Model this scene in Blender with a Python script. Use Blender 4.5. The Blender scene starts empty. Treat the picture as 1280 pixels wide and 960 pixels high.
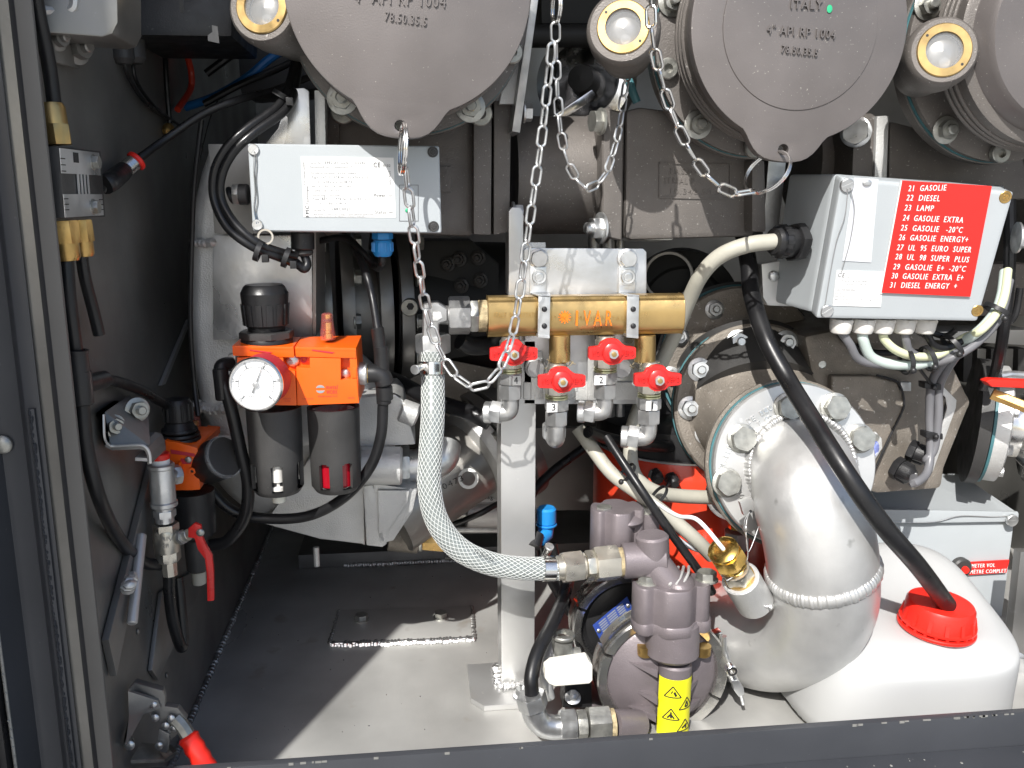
import bpy, bmesh, math, random
from mathutils import Vector, Matrix, noise
from math import radians, sin, cos, pi, tan, atan2, sqrt
random.seed(7)
V = Vector
scene = bpy.context.scene
col = scene.collection

# ------------------------------------------------------------------ camera
FPX = 1100.0
CAM = V((0, -.8, .49)); YAW = radians(6.4); PIT = radians(-12)
fw = V((sin(YAW)*cos(PIT), cos(YAW)*cos(PIT), sin(PIT)))
rt = V((cos(YAW), -sin(YAW), 0)); up = rt.cross(fw)
cd = bpy.data.cameras.new('camera'); cam = bpy.data.objects.new('camera', cd); col.objects.link(cam)
cam.matrix_world = Matrix.Translation(CAM) @ Matrix((rt, up, -fw)).transposed().to_4x4()
cd.sensor_width = 36; cd.lens = 36*FPX/1280; cd.clip_start = .02; cd.clip_end = 200
scene.camera = cam

# ------------------------------------------------------------------ daylight
AZ = radians(25); EL = radians(43)
w = bpy.data.worlds.new('World'); scene.world = w; w.use_nodes = True
nt = w.node_tree; bg = nt.nodes['Background']
sky = nt.nodes.new('ShaderNodeTexSky'); sky.sky_type = 'NISHITA'; sky.sun_disc = False
sky.sun_elevation = EL; sky.sun_rotation = pi + AZ; sky.air_density = 1.0; sky.dust_density = 2.0
nt.links.new(sky.outputs[0], bg.inputs[0]); bg.inputs[1].default_value = .145
sl = bpy.data.lights.new('sun', 'SUN'); sl.energy = 5.0; sl.angle = radians(.5); sl.color = (1, .975, .935)
so = bpy.data.objects.new('sun', sl); col.objects.link(so)
sdir = V((sin(AZ)*cos(EL), cos(AZ)*cos(EL), -sin(EL)))
so.rotation_euler = sdir.to_track_quat('-Z', 'Y').to_euler(); so.location = (-3, -4, 5)
scene.view_settings.view_transform = 'Standard'; scene.view_settings.look = 'None'
scene.view_settings.exposure = .28; scene.view_settings.gamma = 1
scene.cycles.max_bounces = 8; scene.cycles.diffuse_bounces = 4; scene.cycles.glossy_bounces = 5
scene.cycles.transparent_max_bounces = 12; scene.cycles.caustics_reflective = False
scene.cycles.sample_clamp_indirect = 4

# ------------------------------------------------------------------ pixel -> place
def ray(x, y): return fw + rt*((x-640)/FPX) - up*((y-480)/FPX)
def P(x, y=None, Y=None):
    if y is None:
        if isinstance(x, Vector): return x
        x, y, Y = x
    d = ray(x, y); return CAM + d*((Y-CAM.y)/d.y)
def PZ(x, y, Z): d = ray(x, y); return CAM + d*((Z-CAM.z)/d.z)
def S(p): return (P(p)-CAM).dot(fw)/FPX          # metres per photo pixel at p
X3, Y3, Z3 = V((1,0,0)), V((0,1,0)), V((0,0,1)); FR = V((0,-1,0))

# ------------------------------------------------------------------ materials
def mat(name, c, metal=0, rough=.5, bump=0, bscale=400, var=.0, vscale=25, speck=None, sscale=300, samt=.62, coat=0, sub=0,
        rvar=0, stretch=None, trans=0, ior=1.45, emit=0, alpha=1, edge=None):
    m = bpy.data.materials.new(name); m.use_nodes = True; n = m.node_tree.nodes; L = m.node_tree.links
    b = n['Principled BSDF']; b.inputs['Base Color'].default_value = (*c, 1)
    b.inputs['Metallic'].default_value = metal; b.inputs['Roughness'].default_value = rough
    b.inputs['Coat Weight'].default_value = coat; b.inputs['Coat Roughness'].default_value = .08
    b.inputs['IOR'].default_value = ior; b.inputs['Transmission Weight'].default_value = trans
    if alpha < 1: b.inputs['Alpha'].default_value = alpha
    if sub: b.inputs['Subsurface Weight'].default_value = sub; b.inputs['Subsurface Radius'].default_value = (.02,.02,.02); b.inputs['Subsurface Scale'].default_value = .5
    tc = n.new('ShaderNodeTexCoord'); vec = tc.outputs['Object']
    if stretch:
        mp = n.new('ShaderNodeMapping'); mp.inputs['Scale'].default_value = stretch; L.new(vec, mp.inputs[0]); svec = mp.outputs[0]
    else: svec = vec
    def nz(scale, det=4, v=None):
        t = n.new('ShaderNodeTexNoise'); t.inputs['Scale'].default_value = scale; t.inputs['Detail'].default_value = det
        L.new(v or vec, t.inputs['Vector']); return t.outputs['Fac']
    def ramp(src, a, b_, c0, c1):
        r = n.new('ShaderNodeMapRange'); r.inputs[1].default_value = a; r.inputs[2].default_value = b_
        r.inputs[3].default_value = c0; r.inputs[4].default_value = c1; L.new(src, r.inputs[0]); return r.outputs[0]
    base = None
    if var:
        mx = n.new('ShaderNodeMix'); mx.data_type = 'RGBA'
        mx.inputs[6].default_value = (*[x*(1-var) for x in c], 1); mx.inputs[7].default_value = (*[min(1, x*(1+var)) for x in c], 1)
        L.new(ramp(nz(vscale, 6), .32, .68, 0, 1), mx.inputs[0]); base = mx.outputs[2]
    if speck:
        mx = n.new('ShaderNodeMix'); mx.data_type = 'RGBA'; mx.inputs[7].default_value = (*speck, 1)
        if base: L.new(base, mx.inputs[6])
        else: mx.inputs[6].default_value = (*c, 1)
        L.new(ramp(nz(sscale, 3), samt, samt+.08, 0, .75), mx.inputs[0]); base = mx.outputs[2]
    if base: L.new(base, b.inputs['Base Color'])
    if rvar: L.new(ramp(nz(vscale*1.7, 5, svec), .3, .7, max(.04, rough-rvar), rough+rvar), b.inputs['Roughness'])
    if bump:
        bp = n.new('ShaderNodeBump'); bp.inputs['Strength'].default_value = 1; bp.inputs['Distance'].default_value = bump*.001
        L.new(nz(bscale, 4, svec), bp.inputs['Height']); L.new(bp.outputs[0], b.inputs['Normal'])
    if emit: b.inputs['Emission Color'].default_value = (*c, 1); b.inputs['Emission Strength'].default_value = emit
    return m
K = {}
K['cast'] = mat('grey_brown_casting', (.155,.141,.130), .25, .5, .35, 900, .14, 22, (.5,.48,.45), 420, .66, rvar=.1)
K['cap'] = mat('anodised_cap', (.158,.143,.138), .35, .42, .12, 900, .12, 14, (.5,.47,.42), 500, .68, rvar=.09)
K['brown'] = mat('brown_bronze_casting', (.225,.2,.17), .3, .48, .6, 600, .2, 30, (.5,.48,.44), 260, .64, rvar=.12)
K['violet'] = mat('violet_grey_casting', (.205,.178,.187), .3, .42, .25, 800, .12, 30, (.45,.42,.42), 500, .7, rvar=.1)
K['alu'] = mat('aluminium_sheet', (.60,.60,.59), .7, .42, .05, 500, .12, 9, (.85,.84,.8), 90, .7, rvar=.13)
K['floor'] = mat('worn_aluminium_floor', (.56,.555,.53), .45, .42, .10, 260, .27, 6, (.40,.36,.31), 20, .66, rvar=.22, stretch=(1,.25,1))
K['aluplate'] = mat('bright_aluminium_plate', (.60,.605,.61), .9, .36, .1, 220, .25, 14, (.8,.8,.8), 40, .62, rvar=.16)
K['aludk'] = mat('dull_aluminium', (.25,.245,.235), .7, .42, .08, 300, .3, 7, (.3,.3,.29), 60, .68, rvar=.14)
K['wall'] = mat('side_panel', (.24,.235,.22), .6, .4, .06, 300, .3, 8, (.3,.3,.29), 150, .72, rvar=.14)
K['alucast'] = mat('cast_aluminium', (.64,.64,.625), .5, .42, .45, 700, .16, 16, (.3,.3,.3), 60, .72, rvar=.12)
K['pipe'] = mat('silver_painted_pipe', (.60,.60,.59), .62, .46, .12, 260, .14, 16, (.3,.3,.29), 46, .70, rvar=.13)
K['weld'] = mat('weld_bead', (.8,.8,.79), .9, .25, .25, 500, .1, 60)
K['zinc'] = mat('zinc_plated_steel', (.66,.67,.67), .9, .38, .06, 500, .18, 60, rvar=.12)
K['zincy'] = mat('yellow_passivated_steel', (.6,.6,.4), .9, .32, .1, 500, .2, 60)
K['nut'] = mat('grey_steel_nut', (.46,.46,.455), .8, .38, .12, 700, .15, 70, rvar=.1)
K['bolt'] = mat('dull_bolt', (.4,.4,.37), .75, .4, .15, 700, .25, 90, rvar=.12)
K['pipest'] = mat('brushed_stainless_pipe', (.36,.345,.32), .5, .36, .06, 300, .2, 14, rvar=.1)
K['band'] = mat('stainless_band', (.66,.65,.62), .95, .24, .03, 300, .1, 30, rvar=.1)
K['nickel'] = mat('dull_nickel_plate', (.60,.57,.50), .85, .33, .08, 500, .12, 50, rvar=.1)
K['steel'] = mat('polished_steel', (.74,.73,.71), 1, .2, .04, 300, .08, 40, rvar=.1)
K['brass'] = mat('brass', (.52,.36,.15), .85, .34, .03, 600, .1, 40, (.4,.26,.1), 110, .74, rvar=.1)
K['brassd'] = mat('dull_brass', (.55,.36,.13), .9, .36, .1, 600, .25, 60, (.3,.19,.08), 120, .63, rvar=.1)
K['gold'] = mat('gold_brass', (.86,.56,.15), 1, .22, .04, 500, .1, 50)
K['orange'] = mat('orange_plastic', (.88,.125,.008), 0, .36, .04, 900, .05, 30, rvar=.05)
K['orprint'] = mat('orange_ink', (.95,.2,.01), 0, .5)
K['red'] = mat('red_enamel', (.66,.022,.02), 0, .34, .08, 500, .1, 60, rvar=.08, coat=.2)
K['redp'] = mat('red_plastic', (.8,.025,.015), 0, .38, .05, 500, .06, 40, coat=.1)
K['redt'] = mat('red_tank_paint', (.70,.055,.022), 0, .3, .03, 200, .08, 12, coat=.3)
K['sign'] = mat('red_sign_laminate', (.78,.025,.02), 0, .4, .02, 300, .03, 20)
K['white'] = mat('white_print', (.86,.86,.84), 0, .5)
K['label'] = mat('white_label', (.8,.8,.79), 0, .45, .02, 200, .03, 30)
K['wfoil'] = mat('silver_foil_label', (.8,.82,.86), .3, .3, .05, 80, .05, 30)
K['cont'] = mat('white_polyethylene', (.47,.475,.47), 0, .42, .08, 60, .03, 10, sub=.3)
K['ivory'] = mat('ivory_grip', (.88,.86,.76), 0, .4, .04, 300, .04, 40)
K['black'] = mat('black_plastic', (.018,.018,.019), 0, .38, .1, 900, .25, 40, (.09,.09,.085), 300, .7, rvar=.1)
K['rub'] = mat('black_rubber_hose', (.012,.012,.013), 0, .36, .06, 500, .3, 30, (.06,.06,.055), 260, .72, rvar=.12)
K['dark'] = mat('charcoal_plastic', (.045,.044,.043), 0, .45, .15, 900, .2, 30, (.16,.155,.15), 350, .72, rvar=.1)
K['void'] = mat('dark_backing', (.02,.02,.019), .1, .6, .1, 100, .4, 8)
K['box'] = mat('grey_enclosure_paint', (.43,.46,.475), 0, .38, .12, 1200, .03, 20, coat=.12)
K['boxd'] = mat('grey_lid', (.33,.35,.36), .1, .4, .1, 800, .06, 12)
K['gland'] = mat('grey_nylon', (.66,.64,.6), 0, .5, .05, 400, .05, 40)
K['blue'] = mat('blue_plastic', (.02,.25,.62), 0, .35, .05, 400, .08, 50, coat=.15)
K['bluet'] = mat('blue_tube', (.02,.16,.45), 0, .35)
K['cream'] = mat('cream_cable', (.44,.425,.36), 0, .45, .05, 300, .08, 30, (.2,.19,.15), 180, .7)
K['gcable'] = mat('pale_green_cable', (.52,.6,.56), 0, .4)
K['ycable'] = mat('pale_yellow_cable', (.66,.68,.45), 0, .4)
K['grcable'] = mat('grey_cable', (.16,.16,.17), 0, .35)
K['yellow'] = mat('yellow_label', (.86,.82,.02), 0, .45, .02, 200, .02, 30)
K['ink'] = mat('black_ink', (.02,.02,.022), 0, .5)
K['inkg'] = mat('grey_ink', (.12,.12,.13), 0, .5)
K['inkr'] = mat('red_brown_ink', (.5,.03,.05), 0, .5)
K['plateb'] = mat('blue_nameplate', (.05,.1,.42), .3, .35)
K['strip'] = mat('pale_post_strip', (.125,.122,.115), 0, .5, .15, 80, .1, 8)
K['frame'] = mat('dark_grey_frame_paint', (.05,.053,.06), 0, .38, .12, 60, .1, 12, (.16,.165,.17), 200, .73, rvar=.08, coat=.12)
K['frameE'] = mat('worn_frame_edge', (.24,.24,.225), .1, .45, .2, 100, .2, 40)
K['teal'] = mat('teal_gasket', (.06,.17,.19), 0, .5, .05, 300, .2, 40)
K['hose'] = mat('clear_pvc_hose', (.20,.222,.215), 0, .22, .02, 100, .08, 30, coat=.5)
K['hoseyel'] = mat('braid_thread', (.66,.68,.66), 0, .35)
K['glass'] = mat('clear_glass', (.9,.95,.95), 0, .04, trans=1, ior=1.3)
K['pink'] = mat('clear_pink_dome', (.95,.25,.22), 0, .05, alpha=.2, coat=.5)
K['clear'] = mat('clear_acrylic', (.9,.92,.93), 0, .03, alpha=.12, coat=.6)
K['bowlred'] = mat('red_oil_bowl', (.35,.005,.015), 0, .15, coat=.5)
K['hemp'] = mat('hemp_sealant', (.42,.34,.2), 0, .8, .6, 900, .4, 200)
K['ptfe'] = mat('white_sealing_tape', (.8,.8,.8), 0, .5)
K['wmark'] = mat('blue_white_seal', (.25,.3,.65), 0, .35, .1, 300, .5, 160, (.8,.82,.86), 160, .5)
K['ground'] = mat('yard_concrete', (.42,.41,.385), 0, .85, 2, 120, .2, 3)
K['green'] = mat('green_dot', (.03,.42,.2), 0, .5)
K['grey'] = mat('dial_grey', (.35,.35,.36), 0, .5)
K['dial'] = mat('dial_white', (.84,.84,.84), 0, .5)

# ------------------------------------------------------------------ mesh builder
def basis(a, ref=Z3):
    a = V(a).normalized()
    if abs(a.dot(ref)) > .97: ref = X3
    u = ref.cross(a).normalized(); return u, a.cross(u).normalized(), a
LOC = {}
class B:
    def __init__(s): s.v = []; s.f = []
    def add(s, vs, fs):
        k = len(s.v); s.v += [V(p) for p in vs]; s.f += [tuple(i+k for i in f) for f in fs]; return s
    def lathe(s, o, a, prof, n=32, ph=0, ref=Z3, sq=None):
        """prof: (t along axis, radius); n sides; closed at both ends"""
        o = P(o); u, v, a = basis(a, ref); vs = []; fs = []
        for t, r in prof:
            for i in range(n):
                q = ph + 2*pi*i/n; vs.append(o + a*t + u*(r*cos(q)) + v*(r*sin(q)))
        m = len(prof)
        for j in range(m-1):
            for i in range(n):
                i2 = (i+1) % n; fs.append((j*n+i, j*n+i2, (j+1)*n+i2, (j+1)*n+i))
        if prof[0][1] > 1e-5: fs.append(tuple(range(n))[::-1])
        if prof[-1][1] > 1e-5: fs.append(tuple((m-1)*n+i for i in range(n)))
        return s.add(vs, fs)
    def cyl(s, p0, p1, r0, r1=None, n=24, ch=0, ph=0, ref=Z3):
        p0 = P(p0); p1 = P(p1); r1 = r0 if r1 is None else r1; d = p1-p0; L = d.length
        pr = [(0, r0), (L, r1)] if not ch else [(0, r0-ch), (ch, r0), (L-ch, r1), (L, r1-ch)]
        return s.lathe(p0, d, pr, n, ph, ref)
    def ring(s, o, a, ro, ri, t, n=40, ch=.0):
        """flat washer/annulus from o along a, thickness t"""
        o = P(o); u, v, a = basis(a); vs = []; fs = []
        prof = [(0, ri), (0, ro-ch), (ch, ro), (t-ch, ro), (t, ro-ch), (t, ri)] if ch else [(0, ri), (0, ro), (t, ro), (t, ri)]
        m = len(prof)
        for tt, r in prof:
            for i in range(n):
                q = 2*pi*i/n; vs.append(o + a*tt + u*(r*cos(q)) + v*(r*sin(q)))
        for j in range(m):
            j2 = (j+1) % m
            for i in range(n):
                i2 = (i+1) % n; fs.append((j*n+i, j*n+i2, j2*n+i2, j2*n+i))
        return s.add(vs, fs)
    def hexn(s, o, a, r, h, ph=0, n=6, ref=Z3, ch=.14):
        """hexagon nut/head with chamfered corners, r = corner radius"""
        k = r*ch
        o = P(o); u, v, a = basis(a, ref); vs = []; fs = []
        N = n*4
        def rad(q):  # hexagon radius at angle q
            m = (q-ph) % (2*pi/n) - pi/n
            return r*cos(pi/n)/cos(m)
        for t, lim in ((0, r*.935), (k*.5, r*2), (h-k*.5, r*2), (h, r*.935)):
            for i in range(N):
                q = ph + 2*pi*i/N; rr = min(rad(q), lim); vs.append(o + a*t + u*rr*cos(q) + v*rr*sin(q))
        for j in range(3):
            for i in range(N):
                i2 = (i+1) % N; fs.append((j*N+i, j*N+i2, (j+1)*N+i2, (j+1)*N+i))
        fs.append(tuple(range(N))[::-1]); fs.append(tuple(3*N+i for i in range(N)))
        return s.add(vs, fs)
    def tube(s, pts, r, n=12, sub=8, closed=False, caps=True, rf=None):
        q = smooth([P(p) for p in pts], sub, closed); m = len(q); vs = []; fs = []
        fr = frames(q, closed)
        for i, (p, (u, v, t)) in enumerate(zip(q, fr)):
            rr = r if rf is None else rf(i/(m-1))
            for k in range(n):
                a = 2*pi*k/n; vs.append(p + u*rr*cos(a) + v*rr*sin(a))
        for i in range(m if closed else m-1):
            i2 = (i+1) % m
            for k in range(n):
                k2 = (k+1) % n; fs.append((i*n+k, i*n+k2, i2*n+k2, i2*n+k))
        if caps and not closed: fs.append(tuple(range(n))[::-1]); fs.append(tuple((m-1)*n+k for k in range(n)))
        return s.add(vs, fs)
    def hexa(s, front, d):
        """solid behind a quad given as 4 points (TL,TR,BR,BL), pushed back along d (vector or 4 back points)"""
        f = [P(p) for p in front]; b = [p+V(d) for p in f] if not isinstance(d, list) else [P(p) for p in d]
        return s.add(f+b, [(3,2,1,0), (4,5,6,7), (0,1,5,4), (1,2,6,5), (2,3,7,6), (3,0,4,7)])
    def poly(s, pts, d):
        """prism behind an outline, pushed along vector d"""
        f = [P(p) for p in pts]; n = len(f); d = V(d)
        return s.add(f+[p+d for p in f], [tuple(range(n))[::-1], tuple(range(n, 2*n))] + [(i, (i+1) % n, (i+1) % n+n, i+n) for i in range(n)])
    def box(s, a, b):
        x0, y0, z0 = a; x1, y1, z1 = b
        return s.hexa([V((x0,y0,z1)), V((x1,y0,z1)), V((x1,y0,z0)), V((x0,y0,z0))], (0, y1-y0, 0))
    def ball(s, c, r, nu=16, nv=10, sc=(1,1,1), ax=Z3):
        c = P(c); u, v, a = basis(ax); vs = []; fs = []
        for j in range(nv+1):
            th = pi*j/nv
            for i in range(nu):
                q = 2*pi*i/nu; vs.append(c + u*(r*sc[0]*sin(th)*cos(q)) + v*(r*sc[1]*sin(th)*sin(q)) + a*(r*sc[2]*cos(th)))
        for j in range(nv):
            for i in range(nu):
                i2 = (i+1) % nu; fs.append((j*nu+i, (j+1)*nu+i, (j+1)*nu+i2, j*nu+i2))
        return s.add(vs, fs)
    def weld(s, pts, r, flat=.7, step=.75, jit=.18, n=8):
        """a bead of overlapping scales"""
        q = smooth([P(p) for p in pts], 30); acc = 0; last = q[0]
        s.tube([P(p) for p in pts], r*.62, 6, 6)
        for i in range(1, len(q)):
            acc += (q[i]-last).length; t = (q[i]-last)
            last = q[i]
            if acc >= r*step:
                acc = 0; rr = r*(1+random.uniform(-jit, jit))
                tt = t.normalized() if t.length > 0 else X3
                s.ball(q[i]+V((random.uniform(-1,1), random.uniform(-1,1), random.uniform(-1,1)))*r*.12, rr, n, 5, (1, flat, .62), tt)
        return s
    def text(s, st, p0, p1, hpx, up=Z3, depth=0, off=.0004, n=FR):
        """lettering fitted between two points along its baseline; depth raises it"""
        p0 = P(p0); p1 = P(p1); u = (p1-p0); L = u.length; u.normalize(); n = V(n).normalized()
        v = (V(up) - u*V(up).dot(u)).normalized(); h = hpx*S(p0)
        g = glyphs(st, depth > 0)
        if not g[0]: return s
        xs = [c.x for c in g[0]]; x0, x1 = min(xs), max(xs)
        return s.add([p0 + u*((c.x-x0)/(x1-x0)*L) + v*(c.y/.72*h) + n*((c.z+.5)*depth + off) for c in g[0]], g[1])
    def out(s, name, m, parent=None, bevel=0, ang=35, seg=2, sm=True, kind=None, label=None, noclean=False):
        org = LOC[parent.name] if parent else (sum(s.v, V())/len(s.v) if s.v else V())
        me = bpy.data.meshes.new(name)
        me.from_pydata([p-org for p in s.v], [], s.f)
        bm = bmesh.new(); bm.from_mesh(me)
        if bevel:
            es = [e for e in bm.edges if len(e.link_faces) == 2 and e.calc_face_angle(0) > radians(30)]
            try: bmesh.ops.bevel(bm, geom=es, offset=bevel, segments=seg, affect='EDGES', profile=.7, clamp_overlap=True)
            except Exception: pass
        bmesh.ops.recalc_face_normals(bm, faces=bm.faces)
        bm.to_mesh(me); bm.free()
        if sm:
            me.polygons.foreach_set('use_smooth', [True]*len(me.polygons)); me.set_sharp_from_angle(angle=radians(ang))
        me.materials.append(K[m] if isinstance(m, str) else m)
        o = bpy.data.objects.new(name, me); col.objects.link(o)
        if parent: o.parent = parent; LOC[o.name] = org
        else: o.location = org; LOC[o.name] = org
        if parent: pass
        if kind: o['kind'] = kind
        if label: o['label'] = label
        return o
def smooth(p, sub, closed=False):
    if len(p) < 3 and not closed: 
        return [p[0].lerp(p[1], i/sub) for i in range(sub+1)]
    n = len(p); out = []
    rng = range(n if closed else n-1)
    for i in rng:
        a = p[(i-1) % n] if closed or i > 0 else p[0]*2-p[1]
        b, c = p[i], p[(i+1) % n]
        d = p[(i+2) % n] if closed or i+2 < n else p[-1]*2-p[-2]
        for k in range(sub):
            t = k/sub; out.append(.5*((2*b) + (c-a)*t + (2*a-5*b+4*c-d)*t*t + (3*b-a-3*c+d)*t**3))
    if not closed: out.append(p[-1].copy())
    return out
def frames(q, closed=False):
    m = len(q); T = []
    for i in range(m):
        a = q[i-1] if (closed or i > 0) else q[0]; b = q[(i+1) % m] if (closed or i < m-1) else q[-1]
        T.append((b-a).normalized())
    u, v, _ = basis(T[0]); R = []
    for t in T:
        u = (u - t*u.dot(t)).normalized(); R.append((u, t.cross(u), t))
    return R
_G = {}
def glyphs(st, solid):
    k = (st, solid)
    if k in _G: return _G[k]
    c = bpy.data.curves.new('lettering', 'FONT'); c.body = st; c.size = 1; c.resolution_u = 2; c.space_character = 1.18; c.fill_mode = 'FRONT' if not solid else 'BOTH'
    c.extrude = .5 if solid else 0
    o = bpy.data.objects.new('lettering', c); me = bpy.data.meshes.new_from_object(o)
    _G[k] = ([V(x.co) for x in me.vertices], [tuple(p.vertices) for p in me.polygons])
    bpy.data.objects.remove(o); bpy.data.meshes.remove(me); return _G[k]
def TH(name, label, cat, at, group=None):
    o = bpy.data.objects.new(name, None); col.objects.link(o); p = P(at); o.location = p; o.empty_display_size = .01
    o['label'] = label; o['category'] = cat
    if group: o['group'] = group
    LOC[o.name] = p.copy(); return o
def tag(o, label, cat, group=None):
    o['label'] = label; o['category'] = cat
    if group: o['group'] = group
    return o
def struct(o): o['kind'] = 'structure'; return o
_M = {}
def inst(name, key, make, m, parent, o, axis, ref=Z3, roll=0):
    """shared-mesh piece: make() fills a builder at the origin pointing along +Z"""
    if key not in _M:
        b = B(); make(b); t = b.out(name, m, None, noclean=True)
        me = t.data
        bpy.data.objects.remove(t)
        # out() recentres: undo so that the piece's own origin stays at zero
        c = sum(b.v, V())/len(b.v); me.transform(Matrix.Translation(c)); _M[key] = me
    ob = bpy.data.objects.new(name, _M[key]); col.objects.link(ob)
    u, v, a = basis(axis, ref); R = Matrix((u, v, a)).transposed().to_4x4() @ Matrix.Rotation(roll, 4, 'Z')
    if parent:
        ob.parent = parent; ob.matrix_local = Matrix.Translation(P(o)-LOC[parent.name]) @ R
    else: ob.matrix_world = Matrix.Translation(P(o)) @ R
    return ob
def bolt(parent, o, axis, r, m='bolt', kind='hex', roll=None, name=None):
    """r = across-corners radius. hex: washer + head; nut: washer + nut + stud; dome/slot: screw; socket: cap screw"""
    roll = random.uniform(0, 1) if roll is None else roll
    def mk(b):
        if kind == 'hex':
            b.lathe(V(), Z3, [(0, r*1.16), (r*.16, r*1.16), (r*.2, r*1.1)], 24); b.hexn(V((0,0,r*.2)), Z3, r, r*.72)
        elif kind == 'nut':
            b.lathe(V(), Z3, [(0, r*1.4), (r*.18, r*1.4), (r*.22, r*1.34)], 24); b.hexn(V((0,0,r*.22)), Z3, r, r*.8)
            b.lathe(V((0,0,r)), Z3, [(0, r*.52), (r*.5, r*.52), (r*.62, r*.4)], 16)
        elif kind == 'dome':
            b.lathe(V(), Z3, [(0, r), (r*.25, r), (r*.5, r*.8), (r*.62, r*.4), (r*.66, 0)], 20)
        elif kind == 'slot':
            b.lathe(V(), Z3, [(0, r), (r*.4, r), (r*.5, r*.9), (r*.5, 0)], 20)
            b.box((-r*.9, -r*.12, r*.42), (r*.9, r*.12, r*.56))
        elif kind == 'cross':
            b.ring(V(), Z3, r*1.3, r*.8, r*.35, 20, r*.1)
            b.lathe(V(), Z3, [(0, r*.75), (r*.3, r*.75), (r*.36, r*.5), (r*.3, 0)], 20)
            b.box((-r*.5, -r*.1, r*.2), (r*.5, r*.1, r*.42)); b.box((-r*.1, -r*.5, r*.2), (r*.1, r*.5, r*.415))
        elif kind == 'socket':
            b.ring(V(), Z3, r, r*.45, r*.8, 24, r*.1); b.lathe(V(), Z3, [(0, r*.5), (r*.35, r*.5)], 6)
    return inst(name or {'hex':'bolt','nut':'nut'}.get(kind, 'screw'), ('b', kind, round(r, 4), m), mk, m, parent, o, axis, roll=roll)
def px(r, at): return r*S(at)
def off(p, dx=0, dy=0, dz=0): return P(p)+V((dx, dy, dz))

# ================================================================== the compartment
XW = -.223
struct(B().box((-30, -40, -.96), (30, 40, -.9)).out('ground', 'ground', sm=False))
struct(B().box((XW-.02, -.19, -.012), (.86, .58, 0)).out('floor', 'floor'))
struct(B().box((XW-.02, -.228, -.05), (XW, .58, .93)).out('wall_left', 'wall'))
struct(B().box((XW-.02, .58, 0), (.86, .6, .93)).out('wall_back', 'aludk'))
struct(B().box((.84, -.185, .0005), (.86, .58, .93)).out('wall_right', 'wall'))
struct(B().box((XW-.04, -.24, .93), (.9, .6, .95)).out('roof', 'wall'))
struct(B().weld([V((XW+.002, y, .002)) for y in (-.15, .0, .2, .4, .56)], .0042, .8, .5).out('floor_weld_seam', 'aludk'))
# the body frame round the opening
def pp(x, Y): p = P(x, 480, Y); return (p.x, Y)
prof = [(92,-.235),(89,-.24),(71,-.24),(67,-.236),(61,-.222),(51,-.222),(47,-.231),(27,-.231),(22,-.222),(-8,-.222),(-42,-.245),(-46,-.245),(-46,-.2),(92,-.2285)]
t = TH('frame_post', 'dark grey painted steel door post with pale strip at the left edge', 'door post', V((-.22,-.23,0)))
pr = [pp(*q) for q in prof]
b = B(); n = len(pr)
b.add([V((x, y, -.12)) for x, y in pr]+[V((x, y, 1.0)) for x, y in pr], [tuple(range(n)), tuple(range(n, 2*n))[::-1]]+[(i, (i+1) % n, (i+1) % n+n, i+n) for i in range(n)])
b.out('post', 'frame', t, bevel=.0012)
B().poly([V((pp(70,-.2425)[0], -.2425, -.12)), V((pp(90,-.2425)[0], -.2425, -.12)), V((pp(90,-.2425)[0], -.2425, 1)), V((pp(70,-.2425)[0], -.2425, 1))], (0,.003,0)).out('post_strip', 'strip', t, bevel=.0008)  # separate strip in a lighter grey than the rest of the post
B().weld([V((pp(37, -.231)[0], -.2325, z)) for z in (.36, .3, .2, .13, .05, -.05)], .0036, .3, .5).out('weld_bead', 'frame', t)
B().weld([V((pp(-44, -.245)[0]+.0005, -.2455, z)) for z in (.3, .1, -.1)], .0018, .5, .5).out('worn_edge', 'frameE', t)
bolt(t, V((pp(-2, -.222)[0]-.001, -.2235, .335)), FR, .006, 'bolt', 'dome')
B().box((-.42, -.25, -.12), (pr[11][0]-.0015, -.17, 1.0)).out('rubber_seal', 'rub', t, bevel=.004)
t = TH('sill', 'dark grey painted steel sill running along the bottom front of the compartment', 'sill', V((.3,-.2,.05)))
B().box((-.23, -.2, .02), (.9, -.1935, .0755)).out('lip', 'frame', t, bevel=.0008)
B().box((-.23, -.33, -.02), (.9, -.2005, .046)).out('ledge', 'frame', t, bevel=.0015)
b = B()
for i in range(34):
    x = random.choice([random.uniform(-.15, .2), random.uniform(.32, .5), random.uniform(.36, .48)]); l = random.uniform(.0008, .005)
    b.box((x, -.2006, .0743+random.uniform(-.0006, .0006)), (x+l, -.1999, .0758))
b.out('worn_paint_chips', 'frameE', t, kind='stuff')
b = B()
for i in range(120):
    x = random.uniform(.1, .62); y = random.uniform(-.262, -.205); r = random.uniform(.0004, .0016)
    b.ball(V((x, y, .0462)), r, 6, 4, (1, random.uniform(.5, 1), .3))
b.out('dirt_crumbs', 'frameE', t, kind='stuff')
# unseen door, added left of the opening to shade the post and left wall
H0 = V((-.278, -.252, 0)); E1 = V((-.2009-.45*tan(AZ), -.235-.45, 0))
t = TH('unseen_shade_door', 'unseen dark grey door added at the left of the compartment for its shade', 'door', H0)
nn = (E1-H0).cross(Z3).normalized()*.016; nn = -nn if nn.x > 0 else nn
B().poly([H0+V((0,0,-.12)), E1+V((0,0,-.12)), E1+V((0,0,1.35)), H0+V((0,0,1.35))], nn).out('shade_panel', 'frame', t, bevel=.002)
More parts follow.
